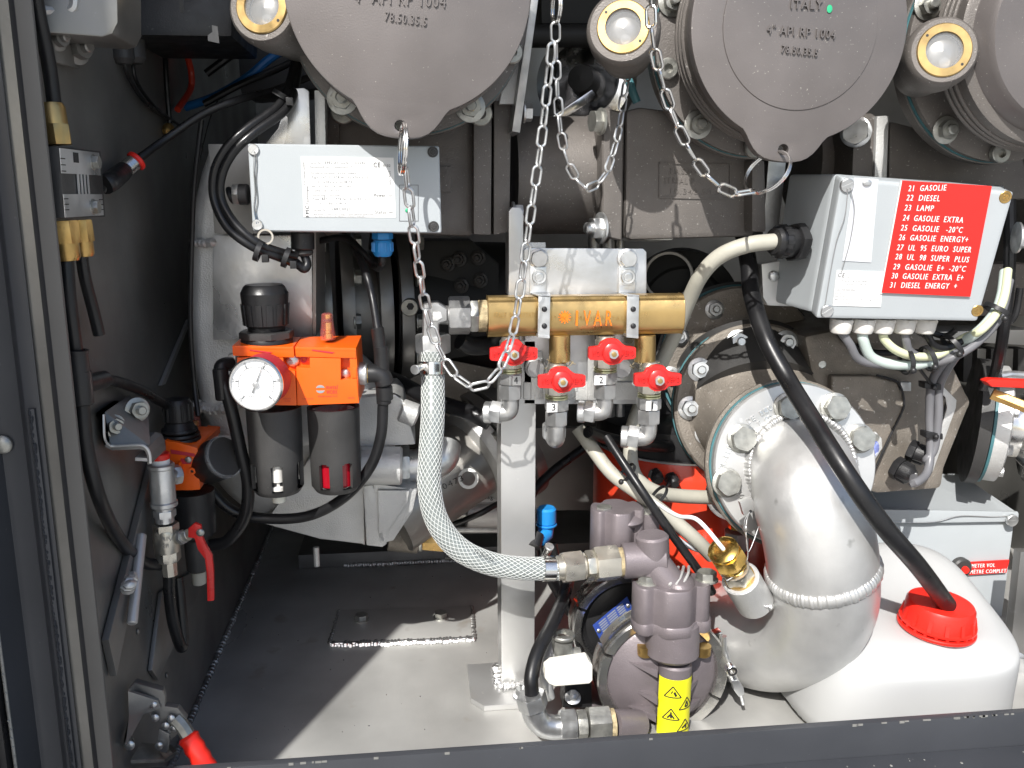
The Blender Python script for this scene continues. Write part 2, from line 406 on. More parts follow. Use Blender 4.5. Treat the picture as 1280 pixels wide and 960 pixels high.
# floor pad with weld and two bolts
t = TH('floor_pad', 'grey aluminium floor plate welded down with two hex bolts', 'plate', PZ(505, 780, 0))
q = [PZ(425,762,.004), PZ(588,757,.004), PZ(590,799,.004), PZ(414,805,.004)]
B().poly(q, (0,0,-.0045)).out('pad', 'floor', t, bevel=.0008)
B().weld([PZ(413,806,.002), PZ(470,804.5,.002), PZ(530,802,.002), PZ(592,799,.002)], .0052, .7, .5, .25).out('weld_bead', 'weld', t)
B().weld([PZ(424,763,.002), PZ(418,785,.002), PZ(412,804,.002)], .0026, .7, .55, .3).out('weld_bead', 'aludk', t)
B().weld([PZ(589,758,.002), PZ(592,797,.002)], .003, .7, .55, .3).out('weld_bead', 'aludk', t)
for x, y in ((452, 775), (551, 772)):
    bolt(t, PZ(x, y, .004), Z3, .0078, 'bolt')
# raised ledge at the back of the floor
t = TH('floor_ledge', 'dark aluminium step across the back of the floor with a bright weld line', 'ledge', PZ(520, 710, 0))
a = PZ(430, 709, .0)
B().box((a.x-.06, a.y, .0005), (.80, .575, .02)).out('step', 'aludk', t, bevel=.001)
B().weld([V((a.x, a.y-.001, .0025)), V((a.x+.1, a.y-.001, .003)), V((a.x+.215, a.y-.001, .0025))], .004, .8, .5, .25).out('weld_bead', 'alu', t)
t = TH('rear_beam', 'pale aluminium angle beam along the foot of the back wall', 'beam', V((.2,.5,.02)))
B().box((-.05, .46, .0205), (.80, .575, .075)).out('beam', 'alu', t, bevel=.002)
B().box((-.05, .44, .0755), (.80, .574, .079)).out('flange', 'aludk', t, bevel=.001)
# small litter on the floor: swarf and drops
b = B()
for i in range(60):
    p = PZ(random.uniform(300, 620), random.uniform(760, 925), 0) if i < 30 else PZ(random.uniform(450,700), random.uniform(700,760), .0)
    b.ball(p+V((0,0,.0003)), random.uniform(.0004, .0012), 6, 4, (1, random.uniform(.4,1), .35))
tag(b.out('metal_swarf', 'weld', kind='stuff'), 'tiny bright metal chips scattered on the aluminium floor', 'swarf')

# ================================================================== left wall fittings
_P0 = P
def P(x, y=None, Y=None):      # keep everything inside the left wall
    p = _P0(x, y, Y)
    if not isinstance(x, Vector) and p.x < XW+.0045 and p.y > -.225:
        if y is None: x, y, Y = x
        return onwall(x, y, .0045)
    return p
def hexfit(b, p, a, r, h, ph=0): return b.hexn(p, a, r, h, ph)
WX = XW+.001   # wall face
def onwall(x, y, dx=0):
    d = ray(x, y); return CAM + d*((XW+dx-CAM.x)/d.x)
# diagonal stiffener strips and rods on the wall
t = TH('wall_stiffener', 'long slanted aluminium strip on the left wall behind the small regulator', 'strip', onwall(200, 560))
B().poly([onwall(236,400,.004), onwall(240,398,.004), onwall(207,480,.004), onwall(202,482,.004)], (-.003,0,0)).out('strip_edge', 'alu', t)
B().poly([onwall(200,545,.006), onwall(207,545,.006), onwall(146,845,.006), onwall(136,800,.006)], (-.005,0,0)).out('strip', 'aludk', t, bevel=.0006)
p0, p1 = onwall(177, 668, .008), onwall(165, 780, .012)
B().cyl(p0, p1, px(6.5, p1), n=20, ch=.001).out('stay_rod', 'alu', t)
B().weld([onwall(166,718,.012), onwall(160,735,.012), onwall(162,728,.016)], .006, .8).out('weld_bead', 'alu', t)
for x, y in ((172, 789), (208, 844), (60, 1)):
    bolt(t, onwall(x, y, .0005), X3, .0026, 'aludk', 'dome', name='rivet')
t = TH('wall_doubler', 'dull aluminium doubler plate along the lower left wall', 'plate', onwall(235, 770))
B().poly([onwall(262,700,.004), onwall(262,712,.004), onwall(198,850,.004), onwall(190,838,.004), onwall(203,740,.004)], (-.0035,0,0)).out('doubler', 'aludk', t, bevel=.0008)

# top left bracket with bolts and big dark box above
t = TH('channel_bracket', 'bent aluminium channel bracket with two bolts, top left corner', 'bracket', (100, 20, -.195))
B().poly([(50,-40,-.195),(146,-40,-.195),(147,28,-.195),(140,42,-.195),(128,46,-.195),(52,40,-.195)], (0,.05,0)).out('channel', 'wall', t, bevel=.001)
B().tube([(50,13,-.1985),(75,14,-.1985),(88,12,-.1985),(93,5,-.1985),(93,-20,-.1985)], .003, 8).out('channel_lip', 'alu', t)
B().poly([onwall(54,46,.006),onwall(104,60,.006),onwall(100,86,.006),onwall(64,76,.006)], (-.004,0,0)).out('tab', 'wall', t, bevel=.0006)
bolt(t, onwall(70,47,.006), (1,-.5,0), .0058, 'aludk', 'nut'); bolt(t, onwall(94,59,.006), (1,-.5,0), .008, 'aludk', 'nut')
B().poly([(33,18,-.226),(40,16,-.226),(42,62,-.226),(34,62,-.226)], (0,.01,0)).out('edge_tab', 'wall', t, bevel=.0004)
t = TH('junction_box', 'matte black control box in the dark top left recess', 'box', (200, 0, -.045))
B().hexa([(148,-40,-.045),(290,-40,-.045),(290,46,-.045),(150,44,-.045)], (0,.12,0)).out('housing', 'black', t, bevel=.004)
B().poly([(193,-20,-.05),(229,-20,-.05),(230,16,-.05),(198,19,-.05)], (0,.006,0)).out('cover', 'dark', t, bevel=.001)
B().poly([(259,30,-.047),(272,33,-.047),(274,54,-.047),(260,51,-.047)], (0,.002,0)).out('sticker', 'aludk', t)
for x in (151, 166):
    B().lathe((x,46,-.035), -Z3, [(0,.009),(.016,.009),(.02,.006)], 12).out('plug', 'dark', t)
for pts, m, nm, lb, r in (
    ([(153,66,.15),(160,95,.15),(182,128,.16),(214,150,.17)], 'rub', 'cable', 'thin black cable dropping from the left plug of the top left black box', 2.6),
    ([(166,66,.15),(170,100,.15),(195,135,.16),(222,155,.18)], 'rub', 'cable', 'thin black cable dropping from the right plug of the top left black box', 2.4),
    ([(206,60,.13),(208,100,.13),(211,140,.14),(213,165,.15)], 'rub', 'cable', 'straight black cable hanging into the dark recess beside the red tube', 3.2),
    ([(232,62,.14),(239,90,.14),(238,112,.14),(222,137,.15)], 'redt', 'tube', 'short curved red tube in the dark top left recess', 4),
    ([(232,134,.13),(270,120,.12),(310,96,.10),(345,68,.1),(400,40,.12)], 'bluet', 'tube', 'bright blue tube rising to the right in the top left recess', 5.2),
    ([(258,92,.11),(300,62,.11),(345,40,.12),(380,20,.13)], 'rub', 'hose', 'black hose running just above the blue tube', 5),
    ([(255,130,.09),(300,106,.09),(352,84,.10),(400,60,.12)], 'rub', 'hose', 'black hose running just below the blue tube', 4.4),
    ([(240,260,.2),(250,200,.18),(262,150,.15),(276,118,.14)], 'dark', 'wire', 'thin dark wire rising through the left recess', .8)):
    tag(B().tube(pts, px(r, pts[0]), 10).out(nm, m), lb, nm)
b = B().ball((211,163,.16), .01, 10, 6, (1,.6,.7))
tag(b.out('wing_nut', 'brassd'), 'small brass wing nut glinting in the dark recess', 'nut')

# valve block on the left wall
t = TH('valve_block', 'black pneumatic valve block with a grey printed plate and brass fittings, on the left wall', 'valve', (95, 225, -.12))
Yv = -.17
B().poly([onwall(73,184,.014),onwall(80,272,.014),onwall(60,268,.002),onwall(57,181,.002)], (0,.05,0)).out('body', 'black', t, bevel=.0006)
B().poly([onwall(73,183,.0145),onwall(126,189,.0145),onwall(132,271,.0145),onwall(80,273,.0145)], (-.012,0,0)).out('cover', 'dark', t, bevel=.0008)
f0, f1, f2, f3 = onwall(74,185,.0152), onwall(123,191,.0152), onwall(129,269,.0152), onwall(81,272,.0152)
def qd(a, b_): return f0*(1-a)*(1-b_)+f1*a*(1-b_)+f2*a*b_+f3*(1-a)*b_
nvb = (f1-f0).cross(f3-f0).normalized(); nvb = -nvb if nvb.x < 0 else nvb
def strip(b, a0, b0, a1, b1, o=.0004): return b.poly([qd(a0,b0)+nvb*o, qd(a1,b0)+nvb*o, qd(a1,b1)+nvb*o, qd(a0,b1)+nvb*o], -nvb*.0005)
b = B(); strip(b, .0, .0, 1, .36); strip(b, .0, .66, 1, 1)
for k in range(4): strip(b, .37+k*.085, .36, .41+k*.085, .66)
b.out('printed_plate', 'aluplate', t)
b = B()
for k in range(3):
    strip(b, 0, .14+k*.09, .09, .155+k*.09, .0008); strip(b, .9, .74+k*.08, 1, .755+k*.08, .0008); strip(b, 0, .72+k*.08, .09, .735+k*.08, .0008)
strip(b, .3, .04, .42, .19, .0008)
b.text('12WP2', qd(.62,.82)+nvb*.0006, qd(.92,.82)+nvb*.0006, 5, Z3, 0, .0002, nvb); b.text('5/2', qd(.72,.9)+nvb*.0006, qd(.92,.9)+nvb*.0006, 4, Z3, 0, .0002, nvb)
b.out('plate_print', 'ink', t)
for o, r in ((qd(.82,.16), .0046), (qd(.72,.86), .0046)): bolt(t, o, nvb, r, 'bolt', 'hex')
bolt(t, onwall(66,264,.0062)+V((0,-.001,0)), FR, .0032, 'bolt', 'cross')
def union(parent, p, a, r, h1, h2, m='brass', ph=0):
    p = P(p); a = V(a).normalized()
    return B().hexn(p, a, r, h1, ph).lathe(p+a*h1, a, [(0, r*.86), (h2*.8, r*.84), (h2, r*.7)], 24).out('fitting', m, parent)
union(t, onwall(71.5,181,.009), (-.05,0,1), .0092, .012, .0125, 'brass', .3)
union(t, onwall(78,276,.009), (.05,0,-1), .0088, .014, .0105, 'brassd', .3)
union(t, onwall(99,275,.009), (.05,0,-1), .0074, .014, .0095, 'brassd', .2)
B().cyl(onwall(124,232,.01),onwall(138,229,.012), .006, n=18, ch=.001).out('port', 'dark', t)
tg = TH('push_in_fitting', 'black push-in elbow with steel collar and red release ring beside the valve block', 'fitting', (148, 218, -.1))
B().tube([onwall(131,231,.014),onwall(140,226,.016),(154,214,-.09)], .0068, 14).out('elbow', 'black', tg)
B().cyl((152,215.5,-.09),(170,201,-.08), .0062, n=24, ch=.0004).out('collar', 'steel', tg)
B().cyl((168,203,-.081),(172.5,199.2,-.079), .0078, n=24, ch=.0008).out('release_ring', 'redp', tg)
tag(B().tube([(171,200,-.08),(210,172,-.06),(255,142,-.05),(300,124,-.04),(345,112,.0),(390,95,.05)], .0032, 12).out('air_line', 'rub'), 'thin black air line from the red ringed fitting rising to the right', 'hose')
tag(B().tube([onwall(70,150,.009),onwall(61,80,.009),onwall(47,10,.009),onwall(41,-40,.01)], .0042, 14).out('air_hose', 'rub'), 'black air hose rising from the upper brass fitting beside the door post', 'hose')
tag(B().tube([onwall(82,308,.009),onwall(86,370,.009),onwall(95,442,.009)], .0046, 14).out('air_hose', 'rub'), 'straight black hose below the left brass fitting of the valve block', 'hose')
tag(B().tube([onwall(101,308,.009),onwall(106,345,.009),onwall(116,385,.009),onwall(124,418,.01)], .004, 14).out('hose_stub', 'rub'), 'short black hose stub with an open end below the right brass fitting', 'hose')
t = TH('tee_fitting', 'black plastic push-in tee joining three hoses on the left wall', 'fitting', (98, 470, -.11))
B().cyl(onwall(96,440,.01),onwall(99,468,.01), .0066, n=24, ch=.0008).out('upper_socket', 'black', t)
B().cyl(onwall(99,463,.01),onwall(103,506,.01), .0072, n=24, ch=.0008).out('socket', 'black', t)
B().cyl(onwall(99,482,.01),onwall(130,474,.012), .006, n=24, ch=.0008).out('side_socket', 'black', t)
B().ring(onwall(95.6,441,.01), (.1,0,1), .0072, .005, .002).out('release_ring', 'rub', t)
tag(B().tube([onwall(102,500,.01),onwall(108,560,.01),onwall(125,625,.011),(150,675,-.14),(178,702,-.115),(200,706,-.1)], .0048, 14).out('air_hose', 'rub'), 'black hose sweeping from the tee down to the ball valve', 'hose')
tag(B().tube([onwall(126,474,.012),(150,478,-.14),(180,490,-.1),(207,506,-.06)], .004, 12).out('air_hose', 'rub'), 'black hose from the side of the tee to the small regulator knob', 'hose')

# shelf bracket
t = TH('shelf_bracket', 'bent aluminium Z shaped shelf bracket with two nuts behind the small regulator', 'bracket', (165, 540, -.05))
Ys = -.165
def band(b, pts, th, d):   # offset outline of a bent strip (photo pixels), extruded back
    l = [V(p) for p in pts]; o = []
    for i, p in enumerate(l):
        a = l[max(0,i-1)]; c = l[min(len(l)-1,i+1)]; tt = (c-a).normalized(); o.append(p+V((-tt.y, tt.x))*th)
    for i in range(len(l)-1):
        b.poly([(*l[i],Ys),(*l[i+1],Ys),(*o[i+1],Ys),(*o[i],Ys)], d)
B_ = B(); band(B_, [(120,516),(126,516),(130,520),(131,545),(134,555),(140,558.5),(176,557),(184,560),(188,568),(189,580)], 4.5, (0,.038,0))
B_.out('bracket_plate', 'aludk', t)
B().tube([(129,518,Ys-.0005),(130,545,Ys-.0005),(134,555,Ys-.0005),(142,557.5,Ys-.0005),(174,556.5,Ys-.0005),(183,560,Ys-.0005),(187,568,Ys-.0005),(188,579,Ys-.0005)], .0012, 8).out('cut_edge', 'alu', t)
B().poly([(131,515,Ys+.003),(160,495,Ys+.05),(184,520,Ys+.05),(186,556,Ys+.003),(138,556,Ys+.003)], (0,.003,0)).out('web', 'aludk', t)
B().poly([(169,572,Ys),(188,573,Ys),(188,577,Ys),(169,576,Ys)], (0,.02,0)).out('tab', 'alu', t)
bolt(t, (142,532,Ys+.004), (.8,-1,.1), .0058, 'bolt', 'nut'); bolt(t, (171,512,Ys+.03), (.8,-1,.1), .0066, 'bolt', 'nut')

# small filter regulator
Yr = -.07
t = TH('small_regulator', 'small orange filter regulator in shade with black knob, black bowl and sideways gauge', 'regulator', (235, 600, Yr))
b = B().poly([(207,551,Yr),(221,553,Yr),(247,560,Yr),(250,612,Yr),(240,613,Yr),(219,613,Yr),(217,600,Yr),(208,598,Yr)], (0,.014,0))
b.poly([(206,550,Yr+.001),(247,560,Yr+.001),(275,534,Yr+.045),(240,532,Yr+.045)], (0,0,-.005))
b.poly([(246,560,Yr),(276,533,Yr+.045),(262,592,Yr+.045),(250,612,Yr)], (-.012,.006,0))
b.out('housing', 'orange', t, bevel=.0008)
b = B()
b.poly([(213,562,Yr-.0004),(243,567,Yr-.0004),(244,571,Yr-.0004),(214,567,Yr-.0004)], (0,.001,0))
b.poly([(226,573,Yr-.0004),(239,575,Yr-.0004),(239,580,Yr-.0004),(226,580,Yr-.0004)], (0,.001,0))
b.out('slots', 'inkr', t)
for o_ in ((235.5,574.5,Yr-.001),): bolt(t, o_, FR, .0028, 'bolt', 'dome')
B().ring((241,588,Yr+.0005), FR, .003, .0013, .003, 20).out('eyelet', 'orange', t)
B().lathe((241,588,Yr), FR, [(0,.0014),(.0015,.0014)], 12).out('eyelet_hole', 'ink', t)
B().ball((226,585,Yr-.001), .006, 16, 8, (1,.3,1)).out('blank_boss', 'orange', t)
kp = P((225.5,550,Yr+.02)); 
b = B()
for zo, r0 in ((0,.0165),(.0035,.0158),(.0075,.0145)): b.lathe(kp+Z3*zo, Z3, [(0,r0),(.0012,r0+.0006),(.003,r0)], 28)
b.lathe(kp+Z3*.0105, Z3, [(0,.0135),(.004,.0115),(.006,.0105)], 28)
b.out('knob_skirt', 'black', t)
b = B()
vs = []
b.lathe(kp+Z3*.0165, Z3, [(0,.0108),(.001,.0118),(.016,.0115),(.0195,.0098),(.0205,0)], 28)
for k in range(12): a = 2*pi*k/12; c = kp+Z3*.018+V((cos(a), sin(a), 0))*.0117; b.box((c.x-.0009, c.y-.0009, c.z), (c.x+.0009, c.y+.0009, c.z+.0145))
b.out('knob', 'black', t, bevel=.0003)
g0 = P((256,590,Yr+.012)); g1 = P((292,576,Yr-.012)); ga = (g1-g0).normalized()
B().lathe(P((252,580,Yr+.02)), ga, [(0,.003),(.01,.003)], 12).out('gauge_stem', 'bolt', t)
gc = P((258,580,Yr+.016)); 
B().lathe(gc, ga, [(0,.0165),(.002,.0178),(.0235,.018),(.026,.0172)], 36).out('gauge_case', 'black', t)
B().ring(gc+ga*.0245, ga, .0186, .0165, .0042, 40, .001).out('gauge_lens_rim', 'clear', t)
B().lathe(gc+ga*.0262, ga, [(0,.0168),(.0004,.0168)], 40).out('gauge_face', 'dark', t)
for a_, r_, h_ in (((240,613,Yr+.02), .0185, .042),):
    p = P(a_); B().lathe(p, -Z3, [(0,r_),(.003,r_*1.0),(h_-.004,r_*.97),(h_,r_*.8)], 32).out('bowl', 'black', t)
    B().lathe(p-Z3*h_, -Z3, [(0,r_*.55),(.03,r_*.52),(.032,r_*.4)], 24).out('bowl_guard', 'dark', t)
    B().lathe(p-Z3*(h_+.032), -Z3, [(0,.0065),(.012,.006),(.013,.004)], 16).out('drain', 'cream', t)
pk = P((246,548,Yr+.045)); B().lathe(pk, Z3, [(0,.005),(.012,.0045),(.022,.0038),(.024,.002)], 16).out('sight_dome', 'pink', t)
B().lathe(pk, Z3, [(0,.003),(.016,.003)], 10).out('dome_core', 'brassd', t)

# grey tee, ball valve and lever
t = TH('pipe_tee', 'grey galvanised pipe tee with white sealing tape and a red plug, on the small regulator', 'pipe fitting', (203, 600, -.1))
a = P((201,579,-.1)); c = P((205,633,-.1)); d = (c-a)
B().lathe(a, d, [(0,.0092),(.001,.0104),(.0035,.0104),(.0045,.0094),(d.length-.005,.0098),(d.length-.004,.0107),(d.length-.001,.0107),(d.length,.0094)], 28).out('tee_body', 'zinc', t)
B().cyl((205,597,-.098),(222,592,-.085), .0075, n=20, ch=.0008).out('branch', 'nut', t)
B().hexn((216,594,-.09), (.7,.5,0), .0082, .006).out('branch_nut', 'nut', t)
B().cyl((200.5,579,-.1),(200,572,-.1), .0072, n=20).out('sealing_tape', 'ptfe', t)
B().cyl((200,574,-.1),(199.5,566,-.1), .0078, n=24, ch=.0008).out('plug', 'redp', t)
B().hexn((199.5,567,-.1), Z3, .0052, .006).out('plug_head', 'pink', t)
B().cyl((205,634,-.1),(206,652,-.1), .0075, n=20).out('nipple', 'zinc', t)
B().hexn((205.5,637,-.1), -Z3, .0088, .006, .2).out('lock_nut', 'zinc', t)
t = TH('ball_valve', 'nickel plated brass ball valve with a long red lever, left of the black bowls', 'valve', (210, 680, -.1))
B().hexn((207,654,-.1), -Z3, .0102, .0065, .3).out('inlet_hex', 'nickel', t)
B().lathe((207,661,-.1), -Z3, [(0,.0095),(.004,.0105),(.012,.0105),(.019,.0098)], 28).out('valve_body', 'nickel', t)
B().hexn((209.5,688,-.1), -Z3, .0102, .0085, .1).out('outlet_hex', 'nickel', t)
B().lathe((211,700,-.1), -Z3, [(0,.0062),(.013,.006)], 8).out('tail', 'nickel', t)
b = B().text('RIV', (203,676,-.111), (216,676,-.111), 5, Z3, .0004).text('CW', (204,685,-.111), (212,684,-.111), 5, Z3, .0004); b.out('cast_lettering', 'nut', t)
B().cyl((213,675,-.1),(236,668,-.106), .0055, .0048, n=18, ch=.0004).out('stem', 'nickel', t)
B().cyl((226,672,-.105),(229,671,-.106), .0062, n=6).out('stem_nut', 'nut', t)
ld = [(235,661),(243,654),(251,657),(253,672),(257,681),(265,695),(267,715),(267.5,751),(259,752),(258,716),(256,699),(247,687),(243,673),(235,672)]
B().poly([(x, y, -.112) for x, y in ld], (0,.004,0)).out('lever', 'red', t, bevel=.001)
bolt(t, (250.5,665.5,-.112), FR, .0032, 'bolt', 'dome')
tag(B().tube([(211,712,-.1),(212,745,-.099),(217,780,-.097),(226,808,-.095),(229,800,-.09),(226,760,-.085),(222,722,-.08)], .0048, 14).out('drain_hose', 'rub'), 'black hose looping down below the ball valve', 'hose')
tag(B().tube([(278,470,-.06),(290,515,-.065),(300,560,-.065),(310,605,-.06),(306,645,-.055),(285,675,-.05),(262,682,-.045)], px(8,(300,560,-.06)), 14).out('air_hose', 'rub'), 'thick black hose curving from the large regulator down round the small gauge', 'hose')

# toggle clamp
t = TH('toggle_clamp', 'dark steel toggle clamp with a ribbed red grip at the bottom left', 'clamp', (190, 900, -.12))
Yc = -.168
b = B().poly([(160,862,Yc),(168,853,Yc),(203,863,Yc),(206,870,Yc),(206,883,Yc),(214,884,Yc),(222,885,Yc),(233,899,Yc),(228,912,Yc),(214,925,Yc),(206,905,Yc),(188,897,Yc),(184,882,Yc)], (0,.006,0)); b.out('link_plate', 'aludk', t, bevel=.0006)
b = B().poly([(160,864,Yc-.003),(197,876,Yc-.003),(201,885,Yc-.003),(180,893,Yc-.003),(166,910,Yc-.003),(158,932,Yc-.003),(154,928,Yc-.003),(161,895,Yc-.003)], (0,.003,0)); b.out('side_plate', 'aludk', t, bevel=.0006)
b = B().poly([(163,950,Yc+.012),(176,928,Yc+.02),(214,931,Yc+.02),(222,938,Yc+.006),(206,949,Yc+.004)], (0,0,-.003)); b.out('base_plate', 'bolt', t, bevel=.0005)
b = B().poly([(199,911,Yc-.002),(212,918,Yc-.002),(209,942,Yc-.002),(195,938,Yc-.002)], (0,.004,0)); b.out('lower_link', 'nut', t, bevel=.0006)
for x, y in ((192,881),(194,897),(214,898),(207,907),(218,910),(199,932),(162,931)): bolt(t, (x,y,Yc-.0035), FR, .0031 if (x,y)!=(162,931) else .004, 'zinc', 'dome', name='rivet')
B().tube([(219,898,Yc),(228,908,Yc-.002),(238,924,Yc-.004)], .0056, 8).out('handle_arm', 'bolt', t)
ha, hb = P((234,919,Yc-.003)), P((268,975,Yc-.014)); dd = hb-ha
B().lathe(ha, dd, [(0,.0062)]+[(dd.length*(k+.5)/9, .0072 if k%2 else .0081) for k in range(9)]+[(dd.length,.006)], 24).out('grip', 'redp', t)
bolt(t, (203,935,Yc+.02), Z3, .004, 'bolt', 'dome')

# ================================================================== large filter regulator unit
Yo = -.088
def oq(*pts): return [(x, y, Yo) for x, y in pts]
t = TH('large_regulator', 'large bright orange two module filter regulator in sun with black knob and white dial gauge', 'regulator', (370, 480, Yo))
b = B()   # left and right module housings, recesses left open
b.poly(oq((290,432),(367,434),(368,447),(291,445)), (0,.05,0))
b.poly(oq((296,447),(354,447),(355,462),(369,464),(371,507),(297,506)), (0,.045,0))
b.poly([(354,445,Yo+.008),(369,445,Yo+.008),(370,466,Yo+.008),(354,466,Yo+.008)], (0,.03,0))
b.poly([(290,432,Yo-.0002),(366.5,433.6,Yo-.0002),(376,421,Yo+.045),(305,419,Yo+.045)], (0,0,-.003))
b.out('regulator_module', 'orange', t, bevel=.0009)
b = B()
b.poly(oq((368.5,434),(445,435),(445,448),(369.5,446)), (0,.05,0))
b.poly(oq((370,459),(387,460),(387,447),(426,448),(426,475),(446,473),(449,504),(371.5,507)), (0,.045,0))
b.poly([(369,445,Yo+.008),(390,445,Yo+.008),(390,462,Yo+.008),(370,462,Yo+.008)], (0,.03,0))
b.poly([(424,446,Yo+.01),(446,446,Yo+.01),(447,477,Yo+.01),(424,477,Yo+.01)], (0,.03,0))
b.poly(oq((440,459),(446,459),(446,473),(440,473)), (0,.03,0))
b.poly([(368.5,433.8,Yo-.0002),(445,435,Yo-.0002),(452,419,Yo+.045),(376.5,421,Yo+.045)], (0,0,-.003))
b.poly([(445.5,436,Yo+.001),(452,420,Yo+.045),(456,486,Yo+.045),(449,503,Yo+.001)], (-.006,0,0))
b.out('lubricator_module', 'orange', t, bevel=.0009)
for x, y in ((380,449),(440,448)): B().ring((x,y,Yo+.0085), FR, .0026, .0012, .002, 18).out('screw_hole', 'inkr', t)
bolt(t, (366,450,Yo+.007), FR, .0052, 'zinc', 'dome', roll=0); bolt(t, (431.5,467,Yo+.009), FR, .0042, 'zinc', 'dome')
for q in (((312,437),(340,440.5)),((390,437),(418,440.5))):
    (x0, y0), (x1, y1) = q; B().poly([(x0,y0,Yo-.0006),(x1,y1,Yo-.0006),(x1-3,y1+1.4,Yo-.0006),(x0,y0+1.2,Yo-.0006)], (0,.0005,0)).out('arrow_relief', 'inkr', t)
b = B(); c0 = P((400.5,486.5,Yo-.0004)); r0 = px(5.2, c0)
for sgn in (1, -1):
    pts = [c0+V((r0*cos(a), 0, sgn*(r0*.25+r0*.75*sin(a)))) for a in [pi*k/10 for k in range(11)]]
    b.poly(pts+[c0+V((-r0*.6,0,sgn*r0*.35)), c0+V((r0*.6,0,sgn*r0*.35))], (0,.0003,0))
b.out('maker_mark', 'boxd', t, kind='stuff')
b = B().text('metal', (408,486,Yo), (422,486,Yo), 5.5).text('WORK', (408,492.5,Yo), (422,492.5,Yo), 5.5).text('PNEUMATIC', (398,496.2,Yo), (422,496.2,Yo), 1.8)
b.text('REGULATOR', (354,499,Yo), (364,499,Yo), 1.6).text('FILTER', (356,502,Yo), (363,502,Yo), 1.6).text('LUBRICATOR', (378,499,Yo), (392,499,Yo), 1.6).text('SERIES', (435,498,Yo), (443,498,Yo), 1.6).out('print', 'inkr', t, kind='stuff')
# knob
kp = P((334,427,Yo+.022)); u = px(1, kp)
B().lathe(kp, Z3, [(0,32*u),(2*u,32*u),(5*u,31*u)], 36).out('knob_base', 'black', t)
B().hexn(kp+Z3*5*u, Z3, 33.5*u, 9*u, .3, 8, ch=.06).out('lock_ring', 'dark', t)
b = B().lathe(kp+Z3*14*u, Z3, [(0,22*u),(5*u,23*u),(8*u,26*u),(47*u,29*u),(55*u,25*u),(57.5*u,22*u),(58*u,0)], 48)
for k in range(14):
    a = 2*pi*k/14+.1; d = V((cos(a), sin(a), 0)); s_ = V((-sin(a), cos(a), 0)); z0 = kp+Z3*22*u
    b.hexa([z0+d*29.6*u-s_*3.6*u+Z3*26*u, z0+d*29.6*u+s_*3.6*u+Z3*26*u, z0+d*27.6*u+s_*3.6*u, z0+d*27.6*u-s_*3.6*u], -d*5*u)
b.out('knob', 'black', t, bevel=.0003)
# gauge
gc = P((320.5,480,Yo-.034)); R_ = px(34.5, gc); ga = V((-.12,-1,.02)).normalized()
b = B().lathe(gc-ga*.034, ga, [(0,.006),(.012,.006)], 16); b.out('gauge_stem', 'brassd', t)
B().lathe(gc-ga*.026, ga, [(0,R_*.93),(.002,R_*.96),(.024,R_*.97),(.026,R_*.96)], 48).out('gauge_case', 'inkr', t, label='dark red brown gauge case')
gf = gc+ga*.0005
B().lathe(gf, ga, [(0,R_*.9),(.0004,R_*.9)], 48).out('gauge_dial', 'dial', t)
B().ring(gc-ga*.001, ga, R_*1.0, R_*.9, .004, 64, .0012).out('gauge_bezel', 'steel', t)
gu, gv, _ = basis(ga); gu = V((1,0,0)); gu = (gu-ga*gu.dot(ga)).normalized(); gv = -gu.cross(ga); gv = gv if gv.z > 0 else -gv
gp = lambda r, a, o=.0007: gf + ga*o + gu*(R_*r*cos(a)) + gv*(R_*r*sin(a))
b = B()
for k in range(51):
    a = radians(225-270*k/50); big = k % 10 == 0; r1 = .62 if not big else .62; r2 = .66 if not big else .76
    w_ = .014 if not big else .026; s1 = gv*cos(a)*R_*w_ - gu*sin(a)*R_*w_
    b.poly([gp(r1,a)-s1, gp(r2,a)-s1, gp(r2,a)+s1, gp(r1,a)+s1], -ga*.0002)
for k, st in ((0,'0'),(1,'2'),(2,'4'),(3,'6'),(4,'8'),(5,'10')):
    a = radians(225-270*k/5); c = gp(.83, a); b.text(st, c-gu*R_*.045-gv*R_*.05, c+gu*R_*.055-gv*R_*.05, 4.4, gv, 0, .0001, ga)
b.text('bar', gp(.56,radians(240)), gp(.56,radians(240))+gu*R_*.2, 3.5, gv, 0, .0001, ga)
b.text('CL 2.5', gp(.66,radians(272)), gp(.66,radians(272))+gu*R_*.28, 2.6, gv, 0, .0001, ga)
b.out('dial_print', 'ink', t, kind='stuff')
b = B()
for k in range(27):
    a = radians(225-270*k/26); s1 = gv*cos(a)*R_*.006 - gu*sin(a)*R_*.006; b.poly([gp(.5,a)-s1, gp(.54,a)-s1, gp(.54,a)+s1, gp(.5,a)+s1], -ga*.0002)
b.text('psi', gp(.5,radians(285)), gp(.5,radians(285))+gu*R_*.16, 3, gv, 0, .0001, ga)
b.out('psi_print', 'orprint', t, kind='stuff')
a = radians(67); s1 = gv*cos(a)-gu*sin(a)
B().poly([gp(-.34,a,.0018)-s1*R_*.04, gp(-.12,a,.0018)-s1*R_*.025, gp(.76,a,.0018)-s1*R_*.008, gp(.76,a,.0018)+s1*R_*.008, gp(-.12,a,.0018)+s1*R_*.025, gp(-.34,a,.0018)+s1*R_*.04], -ga*.0005).out('needle', 'ink', t)
B().lathe(gf, ga, [(0,R_*.11),(.0026,R_*.11),(.003,R_*.08)], 20).out('needle_hub', 'nut', t)
B().lathe(gf+ga*.0033, ga, [(0,R_*.91),(.0003,R_*.91)], 48).out('gauge_glass', 'clear', t)
